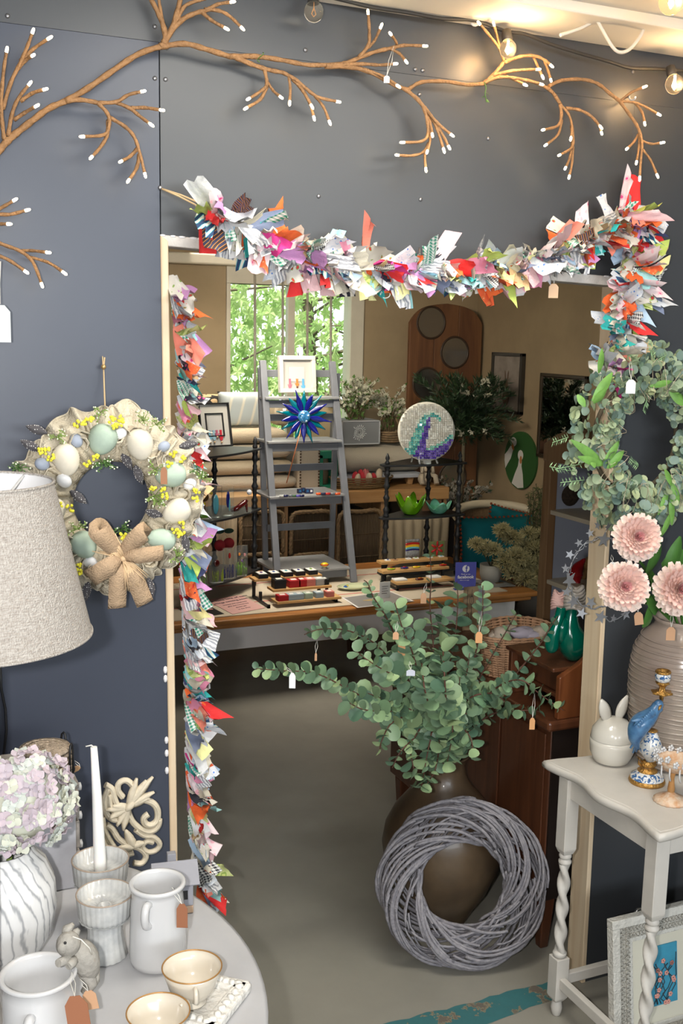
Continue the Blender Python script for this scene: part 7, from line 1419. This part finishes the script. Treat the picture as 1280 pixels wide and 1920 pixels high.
for k in range(9):
    x, z = r2.uniform(px0_+.005, px1_-.005), pz0_+.004; P = [(x, 0, z)]
    for j in range(5): x = min(max(x+r2.uniform(-.02, .02), px0_+.004), px1_-.004); z = min(z+r2.uniform(.012, .03), pz1_-.004); P.append((x, 0, z))
    b.tube(P, .0013, 4)
    for j in range(2): c = V(r2.choice(P)); [f_.ball(c+V((.004*cos(a), -.0006, .004*sin(a))), (.0035, .0008, .003), 6) for a in (0, 1.26, 2.5, 3.8, 5)]
b.b.transform(mx); b.done('painted_branches', mat('print_dark', (.03, .04, .05), .6), ppn, True); f_.b.transform(mx); f_.done('painted_blossoms', mat('print_coral', (.65, .3, .25), .6), ppn, True)
sc0 = PY(1150, 1716, 2.10); t = thing('dark_suitcase', 'dark case with metal fittings standing behind the white carved frame', 'case', (sc0.x+.2, 2.10, 0)); B().bx((sc0.x, 2.065, 0.001), (sc0.x+.42, 2.10, sc0.z+.004)).done('case_body', mat('dark_leather', (.015, .014, .014), .35), t, True, bevel=.01)
B().tube([V((sc0.x+.05, 2.08, sc0.z)), V((sc0.x+.06, 2.08, sc0.z+.014)), V((sc0.x+.13, 2.08, sc0.z+.016)), V((sc0.x+.14, 2.08, sc0.z))], .004, 6).done('carry_handle', mat('steel', (.4, .4, .4), .3, .9), t, True)

# ================================================================ eucalyptus wreath
EC = PY(1196, 822, 2.14); t = thing('eucalyptus_wreath', 'round eucalyptus wreath with a white tag hanging right of the opening', 'wreath', EC)
eu = [leafmat('eucalyptus_pale', (.23, .30, .18), (.38, .42, .22), 0), leafmat('eucalyptus_sage', (.13, .20, .13), (.27, .33, .20), 0), leafmat('eucalyptus_blue', (.11, .18, .15), (.21, .28, .22), 0)]
def disc_leaf(m, r=.010, name='leaf', pt=0):
    b = B(); n = 10; c = V((0, r, .15*r)); P = [V((r*.92*sin(2*pi*k/n)*(1-.15*pt), r-r*cos(2*pi*k/n)*(1+.35*pt*(k == 5)), .30*r*abs(sin(2*pi*k/n))**2-.05*r)) for k in range(n)]; b.add([c-V((0, 0, .22*r))]+P, [(0, i+1, (i+1) % n+1) for i in range(n)], True); return b.mesh(name, m, False)
DL = [disc_leaf(m, r) for m in eu for r in (.0085, .0115, .014)]
inv = MW[t.name].inverted(); B().tube([EC+V((.125*cos(a), .01, .135*sin(a))) for a in [2*pi*k/48 for k in range(48)]], .006, 6, closed=True).done('twig_ring', bark, t, True)
stuff = B(); cnt = 0
for k in range(1150):
    a = rnd.random()*2*pi; rr = .078+.128*rnd.random()**.85; y = -.05*sin(pi*min(1, max(0, (rr-.07)/.12)))-rnd.random()*.02
    c = EC+V((rr*cos(a)*1.0, y, rr*sin(a)*1.12)); d = V((cos(a+rnd.uniform(-1.3, 1.3)), rnd.uniform(-.8, .2), sin(a+rnd.uniform(-1.3, 1.3)))).normalized(); z_ = V((rnd.uniform(-.8, .8), -1, rnd.uniform(-.5, .8))); z_ = (z_-d*z_.dot(d)).normalized(); sc_ = rnd.uniform(.8, 1.15); mx = basis(d.cross(z_)*sc_, d*sc_, z_*sc_, c)
    if cnt < 290 and y < -.03 and rnd.random() < .7: inst('leaf', DL[rnd.randrange(9)], t, inv @ mx); cnt += 1
    else:
        me = rnd.choice(DL); stuff.add([mx @ v.co for v in me.vertices], [tuple(p.vertices) for p in me.polygons], True, DL.index(me)//3)
stuff.done('small_leaves', eu, t, True, kind='stuff')
lg = mat('bright_leaf', (.16, .34, .07), .45, var=.35, vscale=50)
for a, c, w in (((1122, 700), (1133, 655), .010), ((1110, 752), (1152, 700), .013), ((1112, 756), (1140, 730), .011), ((1082, 740), (1098, 762), .009), ((1130, 870), (1078, 828), .011), ((1130, 872), (1090, 858), .010), ((1130, 872), (1164, 828), .010), ((1138, 878), (1172, 846), .011), ((1218, 724), (1262, 716), .008), ((1255, 734), (1290, 760), .013), ((1246, 880), (1262, 910), .010), ((1258, 905), (1275, 945), .010), ((1252, 920), (1238, 965), .009), ((1256, 925), (1265, 985), .009), ((1258, 960), (1243, 1008), .009), ((1165, 985), (1150, 1003), .010), ((1182, 965), (1188, 980), .008), ((1108, 862), (1116, 876), .008)): big_leaf(t, a, c, w, lg, 2.075, 2.06, 'long_leaf', .2)
b = B()
for x0, y0, x1, y1 in ((1040, 880, 1090, 870), (1030, 875, 1080, 885), (1095, 900, 1050, 905), (1160, 650, 1200, 680), (1215, 645, 1225, 670), (1250, 665, 1225, 680), (1196, 875, 1180, 860), (1205, 770, 1212, 752), (1190, 905, 1165, 890), (1065, 820, 1035, 830)):
    A, C = PY(x0, y0, 2.085), PY(x1, y1, 2.09); b.tube([A, C], .001, 4)
    for j in range(14): p_ = A.lerp(C, j/14); leaf_quad(b, p_, ((C-A).normalized()+V((0, -.3, (-1)**j*1.6))), .013, .003)
b.done('fir_sprig', mat('fir_green', (.22, .36, .18), .6), t, True)
fwire = mat('fairy_wire', (.5, .42, .3), .3, .6); b = B(); P = []
for k in range(90): a = 2*pi*k/90*2; rr = .135+.045*sin(k*1.7); P.append(EC+V((rr*cos(a), -.065-.012*sin(k*2.3), rr*sin(a)*1.1)))
b.tube(smooth_path(P, 3), .0007, 4); b.done('fairy_wire', fwire, t, True)
price_tag(t, PY(1183, 712, 2.05), PY(1181, 672, 2.07), FN, .022, .032, card); b = B(); b.tube([PY(1188, 588, 2.2), PY(1190, 660, 2.14)], .0014, 4); b.done('hanging_cord', twine, t, True)

# ================================================================ star wire garland on the right jamb
sv_ = mat('brushed_silver', (.27, .28, .30), .5, .5); c0 = PY(1122, 1075, 2.13); t = thing('star_wreath', 'small wire wreath of silver stars hanging on the right pine jamb', 'wreath', c0)
rw = .088
for s_ in range(2): B().tube([c0+V(((rw+.003*sin(k*1.3+s_*3))*cos(2*pi*k/72), -.004*sin(k*.9+s_*3), (rw+.003*cos(k*1.3+s_))*sin(2*pi*k/72))) for k in range(72)], .0013, 4, closed=True).done('wire_ring', sv_, t, True)
def star(p, r, rot, n):
    n = V(n).normalized(); x = V((0, 0, 1)).cross(n)*-1; x.normalize(); mx = basis(x, -n, x.cross(-n)*-1*-1, p); out = [((r if k % 2 == 0 else r*.42)*sin(rot+pi*k/5), (r if k % 2 == 0 else r*.42)*cos(rot+pi*k/5)) for k in range(10)]
    b = B(); b.prism(out, .0012, mx); b.done('metal_star', sv_, t, True)
for px, py, r_ in ((1132, 1012, 17), (1068, 1088, 18), (1075, 1128, 15), (1108, 1130, 14), (1126, 1157, 15), (1173, 1152, 12), (1140, 988, 10), (1106, 1000, 9), (1085, 1018, 9), (1068, 1040, 10), (1060, 1066, 10), (1150, 1160, 9), (1090, 1150, 12), (1120, 985, 9), (1062, 1110, 11)):
    star(PY(px, py, 2.12), r_/790, rnd.random(), (rnd.uniform(-.6, .3), -1, rnd.uniform(-.3, .3)))
for k in range(60):
    a = 2*pi*k/60; p_ = c0+V((rw*cos(a), -.003, rw*sin(a))); B().tube([p_, p_+rdir()*.010], .0007, 3).done('wire_barb', sv_, t, True) if k % 2 else None
B().tube([PY(1126, 1150, 2.12), PY(1142, 1166, 2.12), PY(1158, 1160, 2.12), PY(1173, 1150, 2.12)], .0015, 5).done('loose_wire', sv_, t, True); price_tag(t, PY(1148, 1054, 2.13), PY(1146, 1040, 2.14), FN, .016, .02, card)

# ================================================================ bureau behind the right jamb
bz = PX(1040, 1352, 1.71).z; by0, by1 = 2.37, 2.86; bx0, bx1 = 1.705, 2.2
t = thing('writing_bureau', 'dark walnut bureau with pigeonhole top standing behind the right jamb', 'bureau', ((bx0+bx1)/2, (by0+by1)/2, 0))
dwv = wood('walnut_upright', (.12, .042, .018), (.07, .025, .012), 2, 8, .35, coat=.35); dwd = mat('near_black_wood', (.02, .014, .012), .3, coat=.3); mah = wood('mahogany', (.20, .065, .022), (.12, .035, .012), 2, 8, .3, coat=.4)
B().bx((bx0+.006, by0+.012, .16), (bx1, by1+.5, bz-.03)).done('carcass', dwv, t, True, bevel=.004); B().bx((bx0+.01, by0+.004, .16), (bx1, by0+.0119, bz-.03)).done('end_panel', dwd, t, True)
for k in range(4): a = by0+.03+k*.235; B().bx((bx0, a, .20), (bx0+.0055, a+.222, bz-.05)).done('front_panel', dwv, t, True, bevel=.002)
B().bx((bx0-.018, by0-.01, bz-.03), (bx1, by1+.5, bz)).done('writing_top', dwv, t, True, bevel=.008)
for x, y in ((bx0+.03, by0+.035), (bx1-.03, by0+.035), (bx0+.03, by1+.44), (bx1-.03, by1+.44)): b = B(); b.box((x, y, .08), (.045, .045, .16), taper=.6); b.done('leg', dwv, t, True, bevel=.004)
hz1 = PX(1050, 1258, bx0+.035).z; hx = bx0+.035
hx1 = bx1; hy1 = by0+.24
b = B(); sp_ = [(0, 0), (.30, 0), (.30, .30), (.24, .28), (.17, .24), (.11, .19), (.06, hz1-bz+.02), (.0, hz1-bz-.01)]; b.prism(sp_, .018, basis((1, 0, 0), (0, 1, 0), (0, 0, 1), (hx-.02, by0-.002, bz+.0005))); b.done('curved_end_panel', mah, t, True, bevel=.003)
B().bx((hx-.03, by0+.017, hz1), (hx1, hy1+.02, hz1+.012)).done('pigeonhole_top', dwv, t, True, bevel=.003); B().bx((hx+.12, by0+.017, bz), (hx1, hy1, hz1)).done('pigeonhole_back', dwd, t, True)
B().bx((hx-.012, by0+.017, bz+(hz1-bz)*.42), (hx+.12, hy1, bz+(hz1-bz)*.50)).done('pigeonhole_shelf', dwv, t, True, bevel=.002); B().bx((hx+.0, by0+.017, bz+(hz1-bz)*.52), (hx+.012, hy1, hz1-.001)).done('small_drawer', dwv, t, True, bevel=.002); B().bx((hx-.02, hy1, bz), (hx+.12, hy1+.016, hz1)).done('divider', dwv, t, True, bevel=.002)
# green glazed hands-like form with meringue-like swirls and red vase
gl_g = mat('bottle_green_glaze', (.0, .11, .07), .16, coat=.7); zb = hz1+.0125; gy_ = by0+.06; G_ = lambda px, py, dy=0: PY(px, py, gy_+dy)
t = thing('green_sculpture', 'glossy bottle green ceramic sculpture standing on the bureau top', 'sculpture', G_(1060, 1232)); b = B()
b.tube(smooth_path([G_(1076, 1236), G_(1072, 1205), G_(1068, 1180), G_(1070, 1150), G_(1072, 1140)], 4), [.016, .025, .033, .039, .041, .041, .040, .037, .033, .028, .024, .021, .019, .018, .018, .018, .018][:17], 20); b.tube(smooth_path([G_(1036, 1222), G_(1034, 1208), G_(1040, 1180), G_(1050, 1150), G_(1052, 1138)], 4), [.010, .014, .018, .019, .020, .019, .019, .018, .017, .016, .015, .014, .014, .014, .014, .014, .014][:17], 16); b.ball(G_(1056, 1182), (.030, .022, .040), 16)
b.done('glazed_body', gl_g, t, True)
def swirl(lab, px, py, r_, m, y, cat='ornament', k_=5):
    c = PY(px, py, y); t = thing('fabric_rose', lab, cat, c-V((0, 0, r_)))
    for j in range(k_+3): q_ = j/(k_+2); B().tube([c+V((r_*(1-.45*abs(q_-.4))*cos(a+q_*2)*(1-.25*q_), r_*.8*sin(a+q_*2)*(1-.25*q_), r_*(-.8+1.7*q_)+.006*sin(a*2+j))) for a in [2*pi*i/24 for i in range(24)]], r_*.2, 6, closed=True).done('fold', m, t, True)
    B().ball(c, (r_*.75, r_*.6, r_*.8), 12).done('core', m, t, True)
swirl('pewter grey ruffled rose resting on the green sculpture', 1078, 1122, .032, mat('pewter_satin', (.42, .38, .34), .35, coat=.2), gy_-.01); swirl('pale pink ruffled rose behind the pewter one', 1048, 1126, .024, mat('shell_pink', (.66, .42, .38), .6), gy_+.05)
CQ = lambda px, py: PX(px, py, CX+.10)
rv = B().tube(smooth_path([CQ(1086, 1103), CQ(1080, 1088), CQ(1079, 1075), CQ(1086, 1060), CQ(1096, 1048)], 4), [.008, .010, .012, .016, .022, .027, .030, .031, .031, .029, .027, .024, .020, .015, .011, .008, .003], 16).done('red_ornament', mat('ruby_glaze', (.32, .008, .012), .14, coat=.7)); tag(rv, 'glossy ruby red teardrop ornament on the lower shelf of the pine cabinet', 'ornament')
b = B(); b.tube([CQ(1064, 1106)+V((.07, 0, 0)), CQ(1066, 1080)+V((.07, 0, 0)), CQ(1078, 1055)+V((.07, 0, 0)), CQ(1092, 1040)+V((.07, 0, 0))], [.018, .022, .024, .008], 8); o = b.done('gold_ornament', mat('gold_wicker', (.35, .2, .07), .6, bump=.6, bscale=120)); tag(o, 'gold woven ornament tucked behind the ruby red teardrop', 'ornament')
# wicker basket on the bureau, with linen bundles
bc = PX(968, 1262, 1.86); bc = V((PZ(968, 1262, bz).x, PZ(968, 1262, bz).y, bz+.0005)); by_ = 2.78; bc = V((PY(968, 1262, by_).x, by_, bz+.0005)); s = ppm(bc+V((0, 0, .08))); rbx = 84/s
t = thing('oval_basket', 'reddish oval willow basket of cream bundles on the bureau', 'basket', bc); wlw = mat('red_willow', (.52, .30, .17), .6, var=.35, vscale=60); hb_ = .125
for k in range(17):
    u_ = k/16; q_ = .80+.22*u_
    b = B()
    for s_ in range(2): b.tube([(rbx*q_*cos(a), rbx*.62*q_*sin(a), .006+u_*hb_*(1+.18*max(0, sin(a)))+.0022*sin(18*a+s_*pi)) for a in [2*pi*i/72 for i in range(72)]], .0032, 5, closed=True)
    b.done('woven_row', wlw, t)
for k in range(30): a = 2*pi*k/30; B().tube([(rbx*.80*cos(a), rbx*.62*.80*sin(a), .002), (rbx*1.02*cos(a), rbx*.62*1.02*sin(a), hb_*(1+.18*max(0, sin(a)))+.005)], .0028, 5).done('stake', wlw, t)
B().lathe([(0, .002), (rbx*.78, .002)], 32, cap=False).done('basket_floor', wlw, t); t.children[-1].scale = (1, .62, 1) if 0 else (1, 1, 1)
lav = mat('lavender_linen', (.46, .42, .50), .9); crl = mat('cream_bundle', (.62, .52, .42), .9, var=.2, vscale=60)
for k in range(13):
    g = []; r_ = rnd.uniform(.02, .032); o = B(); o.ball((0, 0, 0), (r_*1.3, r_, r_*.7), 12, rot=M.Rotation(rnd.random()*3, 3, 'Z')); [setattr(v, 'co', v.co*(1+.18*MN.noise(v.co*70+V((k, 0, 0))))) for v in o.b.verts]
    o = o.done('linen_bundle', (crl, lav, crl)[k % 3]); a = rnd.random()*6.28; rr = sqrt(rnd.random())*.66; o.location = bc+V((rbx*rr*cos(a), rbx*.55*rr*sin(a), .112+.018*rnd.random())); tag(o, '%s linen bundle lying in the oval willow basket on the bureau' % ('cream', 'lavender', 'cream')[k % 3], 'bundle', '%s linen bundles in the oval basket' % ('cream', 'lavender', 'cream')[k % 3])
price_tag(t, bc+V((rbx*.62, -rbx*.66, .05)), bc+V((rbx*.55, -rbx*.55, .12)), FN, .03, .042, kraft, tilt=.25); 
cp_ = PY(878, 1235, 3.25); t = thing('drawn_card', 'brown card printed with birdcage line drawings left of the oval basket', 'card', (cp_.x, 3.25, bz)); B().bx((cp_.x-.03, 3.25, bz+.0005), (cp_.x+.03, 3.253, bz+.16)).done('card_face', mat('print_brown', (.36, .26, .15), .8), t, True); B().bx((cp_.x+.0305, 3.25, bz+.0005), (cp_.x+.055, 3.253, bz+.16)).done('grey_border', mat('print_lilac_grey', (.3, .29, .33), .8), t, True)
b = B()
for k in range(2): b.tube([(cp_.x-.015+.018*k+.008*cos(a), 3.249, bz+.05+.06*k+.016*sin(a)) for a in [2*pi*i/16 for i in range(16)]], .0008, 4, closed=True); b.tube([(cp_.x-.015+.018*k, 3.249, bz+.02), (cp_.x-.015+.018*k, 3.249, bz+.15)], .0008, 4)
b.done('line_drawing', ink, t, True)

# ================================================================ clay floor vase, willow wreath, eucalyptus branches
vb = V((PY(822, 1745, 2.64).x, 2.64, 0)); s = ppm(vb+V((0, 0, .3))); hv2 = PY(826, 1418, 2.64).z
clay = mat('bronze_clay', (.125, .082, .045), .38, var=.45, vscale=7, col2=(.06, .042, .028), bump=.2, bscale=14, coat=.15)
t = thing('clay_urn', 'tall brown clay floor urn behind the grey willow wreath', 'vase', vb)
B().lathe([(r/s, z*hv2) for r, z in [(0, 0), (46, 0), (50, .02), (64, .10), (88, .22), (107, .36), (113, .48), (108, .58), (92, .68), (68, .77), (48, .84), (39, .90), (37, .95), (40, 1.0), (44, 1.005), (40, 1.01), (33, 1.0), (31, .93), (60, .75), (0, .5)]], 64, cap=False).done('urn_body', clay, t)
# willow wreath leaning on the urn
wc_ = PZ(868, 1812, .0); wrg = .178; wrt = .062; tl_ = R(9)
ctr = V((PY(868, 1650, 2.42).x, 2.42, (wrg+wrt)*cos(tl_)+.001)); 
Rw = M.Rotation(-R(22), 4, 'Z') @ M.Rotation(-tl_, 4, 'X')
t = thing('willow_wreath', 'thick grey washed willow wreath leaning on the clay urn', 'wreath', (ctr.x, ctr.y, 0)); ti = MW[t.name].inverted()
gw_m = mat('grey_willow', (.30, .285, .30), .7, var=.45, vscale=60, col2=(.16, .155, .18), bump=.4, bscale=120)
r3 = random.Random(11)
def torus_pt(th, ph, rr): return ctr+(Rw @ V(((wrg+rr*cos(ph))*cos(th), rr*sin(ph)*.8, (wrg+rr*cos(ph))*sin(th))))
for k in range(96):
    th0 = 2*pi*k/96+r3.uniform(-.1, .1); span = r3.uniform(1.6, 2.6); ph0 = r3.random()*6.28; rate = r3.choice((-.6, 1, 1, 1, 1, 1))*r3.uniform(1.15, 1.5); rr = wrt*r3.uniform(.82, 1.0); n = 22
    P = [torus_pt(th0+span*i/n, ph0+rate*span*i/n, rr+.002*sin(i*.9)) for i in range(n+1)]; w0 = r3.uniform(.0038, .0062)
    b = B(); b.tube(P, [w0*(1-.45*abs(i/n-.35)) for i in range(n+1)], 6); b.done('willow_cane', gw_m, t, True)
b = B()
for k in range(160):
    th0 = r3.random()*6.28; P = [torus_pt(th0+.5*i/5, r3.random()*.2+k+.8*i/5, wrt*.7) for i in range(6)]; b.tube(P, .003, 5)
b.done('inner_canes', gw_m, t, True, kind='stuff')
# eucalyptus branches
EL = [disc_leaf(m, r, 'leaf') for m in (leafmat('gum_leaf_deep', (.058, .12, .075), (.12, .195, .115), 0), leafmat('gum_leaf_mid', (.10, .175, .11), (.20, .285, .16), 0), leafmat('gum_leaf_light', (.15, .27, .15), (.30, .40, .20), 0)) for r in (.014, .018, .0225)]
estem = mat('red_brown_stem', (.09, .035, .022), .6); mouth = vb+V((0, 0, hv2*1.0))
def euc(lab, pts, ys, sizes=(1.0, .6), step=.021, tags=(), start=.12, light=.3, seed=0):
    r_ = random.Random(seed+77); P = [mouth+V((r_.uniform(-.02, .02), r_.uniform(-.02, .02), -.12)), mouth+V((r_.uniform(-.02, .02), r_.uniform(-.015, .015), .0))]+[PY(px, py, y) for (px, py), y in zip(pts, ys)]
    P = smooth_path(P, 6); t = thing('eucalyptus_branch', lab, 'branch', mouth, group='eucalyptus branches in the clay urn'); ti = MW[t.name].inverted(); n = len(P); B().tube(P, [.0034-.0022*i/n for i in range(n)], 6).done('stem', estem, t, True)
    cum = [0]
    for i in range(1, n): cum.append(cum[-1]+(P[i]-P[i-1]).length)
    L_ = cum[-1]; s_ = max(.14, L_*start); k = 0
    while s_ < L_:
        i = next(j for j in range(1, n) if cum[j] >= s_); p = P[i-1].lerp(P[i], (s_-cum[i-1])/(cum[i]-cum[i-1]+1e-9)); tn = (P[i]-P[i-1]).normalized(); e1 = tn.orthogonal().normalized(); e2 = tn.cross(e1); a = k*pi/2*1.1+r_.uniform(-.4, .4); u_ = s_/L_; sz = sizes[0]+(sizes[1]-sizes[0])*max(0, (u_-.45)/.55)
        for sg in (-1, 1):
            d = (e1*cos(a)+e2*sin(a))*sg+tn*.35+V((0, -.1, .05)); d.normalize(); z_ = tn*.9+V((0, -.7, .3)); z_ = z_-d*z_.dot(d); z_.normalize(); sc_ = sz*r_.uniform(.8, 1.15); j = (2 if r_.random() < light else r_.randrange(2))*3+r_.randrange(3); inst('leaf', EL[j], t, ti @ basis(d.cross(z_)*sc_, d*sc_, z_*sc_, p))
        s_ += step*r_.uniform(.75, 1.25)*(.75+.4*sz); k += 1
    for (px, py, hx_, hy_, yy, m_, w_, h_) in tags: price_tag(t, PY(px, py, yy), PY(hx_, hy_, yy+.01), FN, w_, h_, m_)
    return t
kr2 = mat('orange_kraft', (.58, .30, .13), .8)
euc('long eucalyptus branch reaching furthest left with a white tag near its tip', [(760, 1345), (700, 1318), (640, 1285), (590, 1262), (540, 1258), (480, 1254)], (2.5, 2.45, 2.4, 2.38, 2.36, 2.34), (1.15, .62), .017, ((548, 1262, 535, 1250, 2.33, card, .015, .038),), light=.4, seed=1)
euc('upper left eucalyptus branch whose row of leaves crosses the oak table apron', [(780, 1320), (740, 1250), (700, 1205), (650, 1182), (600, 1180), (570, 1190)], (2.6, 2.62, 2.6, 2.58, 2.55, 2.55), (1.0, .7), .019, ((592, 1224, 594, 1200, 2.53, kraft, .006, .022),), seed=2)
euc('arching eucalyptus branch rising to a thin tip left of the standing card', [(785, 1310), (757, 1230), (725, 1160), (700, 1120), (690, 1095), (682, 1088)], (2.5, 2.48, 2.46, 2.45, 2.45, 2.45), (1.1, .6), .021, ((753, 1204, 757, 1170, 2.42, kr2, .019, .036),), light=.45, seed=3)
euc('leafy eucalyptus branch just left of the tallest stem, with a small kraft tag', [(795, 1310), (775, 1230), (755, 1180), (740, 1130)], (2.45, 2.42, 2.4, 2.4), (1.2, .8), .018, ((742, 1185, 745, 1165, 2.38, kraft, .015, .02),), light=.5, seed=4)
euc('tallest slender eucalyptus stem crossing the bamboo riser', [(812, 1300), (812, 1210), (806, 1140), (808, 1085), (806, 1040)], (2.62, 2.64, 2.66, 2.68, 2.7), (.95, .5), .026, ((794, 1112, 800, 1092, 2.6, kraft, .016, .03),), light=.1, seed=5)
euc('upright eucalyptus stem below the blue sign', [(835, 1290), (852, 1200), (858, 1130), (856, 1090)], (2.6, 2.6, 2.62, 2.65), (1.05, .9), .022, (), light=.12, seed=6)
euc('pale rounded eucalyptus spray right of the blue sign with an orange tag', [(865, 1310), (890, 1230), (903, 1160), (905, 1098)], (2.48, 2.42, 2.4, 2.4), (1.2, .75), .018, ((898, 1185, 903, 1145, 2.37, kr2, .018, .03),), light=.4, seed=7)
euc('eucalyptus sprig ending in front of the oval basket', [(870, 1330), (905, 1260), (945, 1190), (968, 1150)], (2.6, 2.58, 2.56, 2.55), (1.0, .6), .026, (), light=.15, seed=8)
euc('thin eucalyptus stem climbing towards the green sculpture', [(890, 1330), (960, 1270), (1010, 1210), (1030, 1178), (1045, 1155)], (2.5, 2.42, 2.38, 2.36, 2.35), (1.0, .55), .026, (), light=.1, seed=9)
euc('right hand eucalyptus branch hanging over the bureau with an orange tag', [(885, 1340), (930, 1290), (975, 1275), (1010, 1300), (1035, 1318), (1056, 1332)], (2.48, 2.38, 2.3, 2.28, 2.27, 2.26), (1.15, .6), .018, ((998, 1346, 1002, 1300, 2.25, kr2, .014, .032),), light=.45, seed=10)
euc('eucalyptus branch drooping in front of the bureau face', [(880, 1370), (920, 1340), (950, 1335), (985, 1332), (1012, 1334)], (2.5, 2.45, 2.42, 2.4, 2.4), (.95, .7), .022, (), light=.15, seed=11)
euc('short eucalyptus branch spilling down over the urn neck at the front', [(815, 1370), (805, 1395), (798, 1430), (790, 1475)], (2.42, 2.38, 2.36, 2.37), (1.15, .75), .017, (), start=.3, light=.4, seed=12)
euc('short eucalyptus branch spilling down at the left of the urn neck', [(800, 1360), (775, 1385), (750, 1410), (735, 1440)], (2.45, 2.4, 2.38, 2.38), (1.1, .6), .018, (), start=.3, light=.3, seed=13)
euc('pale eucalyptus spray drooping at the right of the urn neck', [(830, 1350), (845, 1340), (848, 1375), (838, 1430)], (2.42, 2.36, 2.34, 2.35), (1.35, 1.0), .016, (), start=.3, light=.75, seed=14)
for k, (q1, q2, q3, lab) in enumerate((((800, 1330), (770, 1280), (735, 1250), 'leafy left of centre in the urn'), ((820, 1320), (830, 1270), (825, 1225), 'upright and dense at the centre of the urn'), ((790, 1345), (740, 1320), (690, 1300), 'low and pale on the left above the urn neck'), ((840, 1330), (870, 1280), (880, 1225), 'dense right of centre in the urn'), ((850, 1350), (900, 1330), (930, 1290), 'low on the right before the bureau'), ((825, 1340), (855, 1310), (862, 1270), 'pale and round leaved at the front of the urn'), ((800, 1310), (790, 1240), (780, 1180), 'dark and upright behind the pale sprays'), ((835, 1300), (830, 1200), (835, 1130), 'dark and upright below the bamboo riser'))):
    euc('eucalyptus branch %s' % lab, [q1, q2, q3], (2.47-.02*k, 2.42-.0*k, 2.40+.03*(k > 5)*4), (1.3, .9), .016, ((770, 1256, 768, 1240, 2.35, mat('lilac_tag', (.5, .52, .6), .7), .022, .016),) if k == 1 else (), light=.5 if k in (2, 5) else .2, seed=20+k)

for k, (pts, lab) in enumerate(((((790, 1370), (770, 1400), (775, 1440), (782, 1468)), 'hanging thickly over the left front of the urn neck'), (((825, 1375), (822, 1410), (815, 1445), (800, 1470)), 'hanging straight down the front of the urn neck'), (((770, 1350), (735, 1355), (715, 1390), (712, 1412)), 'curling low at the left beyond the urn neck'), (((845, 1360), (872, 1370), (885, 1395), (880, 1420)), 'curling low at the right beyond the urn neck'), (((765, 1340), (720, 1335), (680, 1330), (655, 1318)), 'spreading low to the left under the long branch'), (((800, 1300), (745, 1270), (700, 1245), (668, 1222)), 'filling the gap between the two long left branches'), (((870, 1320), (915, 1300), (940, 1310), (965, 1340)), 'bending down before the bureau edge'))):
    euc('eucalyptus branch %s' % lab, list(pts), (2.45, 2.40, 2.37, 2.38), (1.25, .85), .0165, (), start=.3, light=.45, seed=50+k)
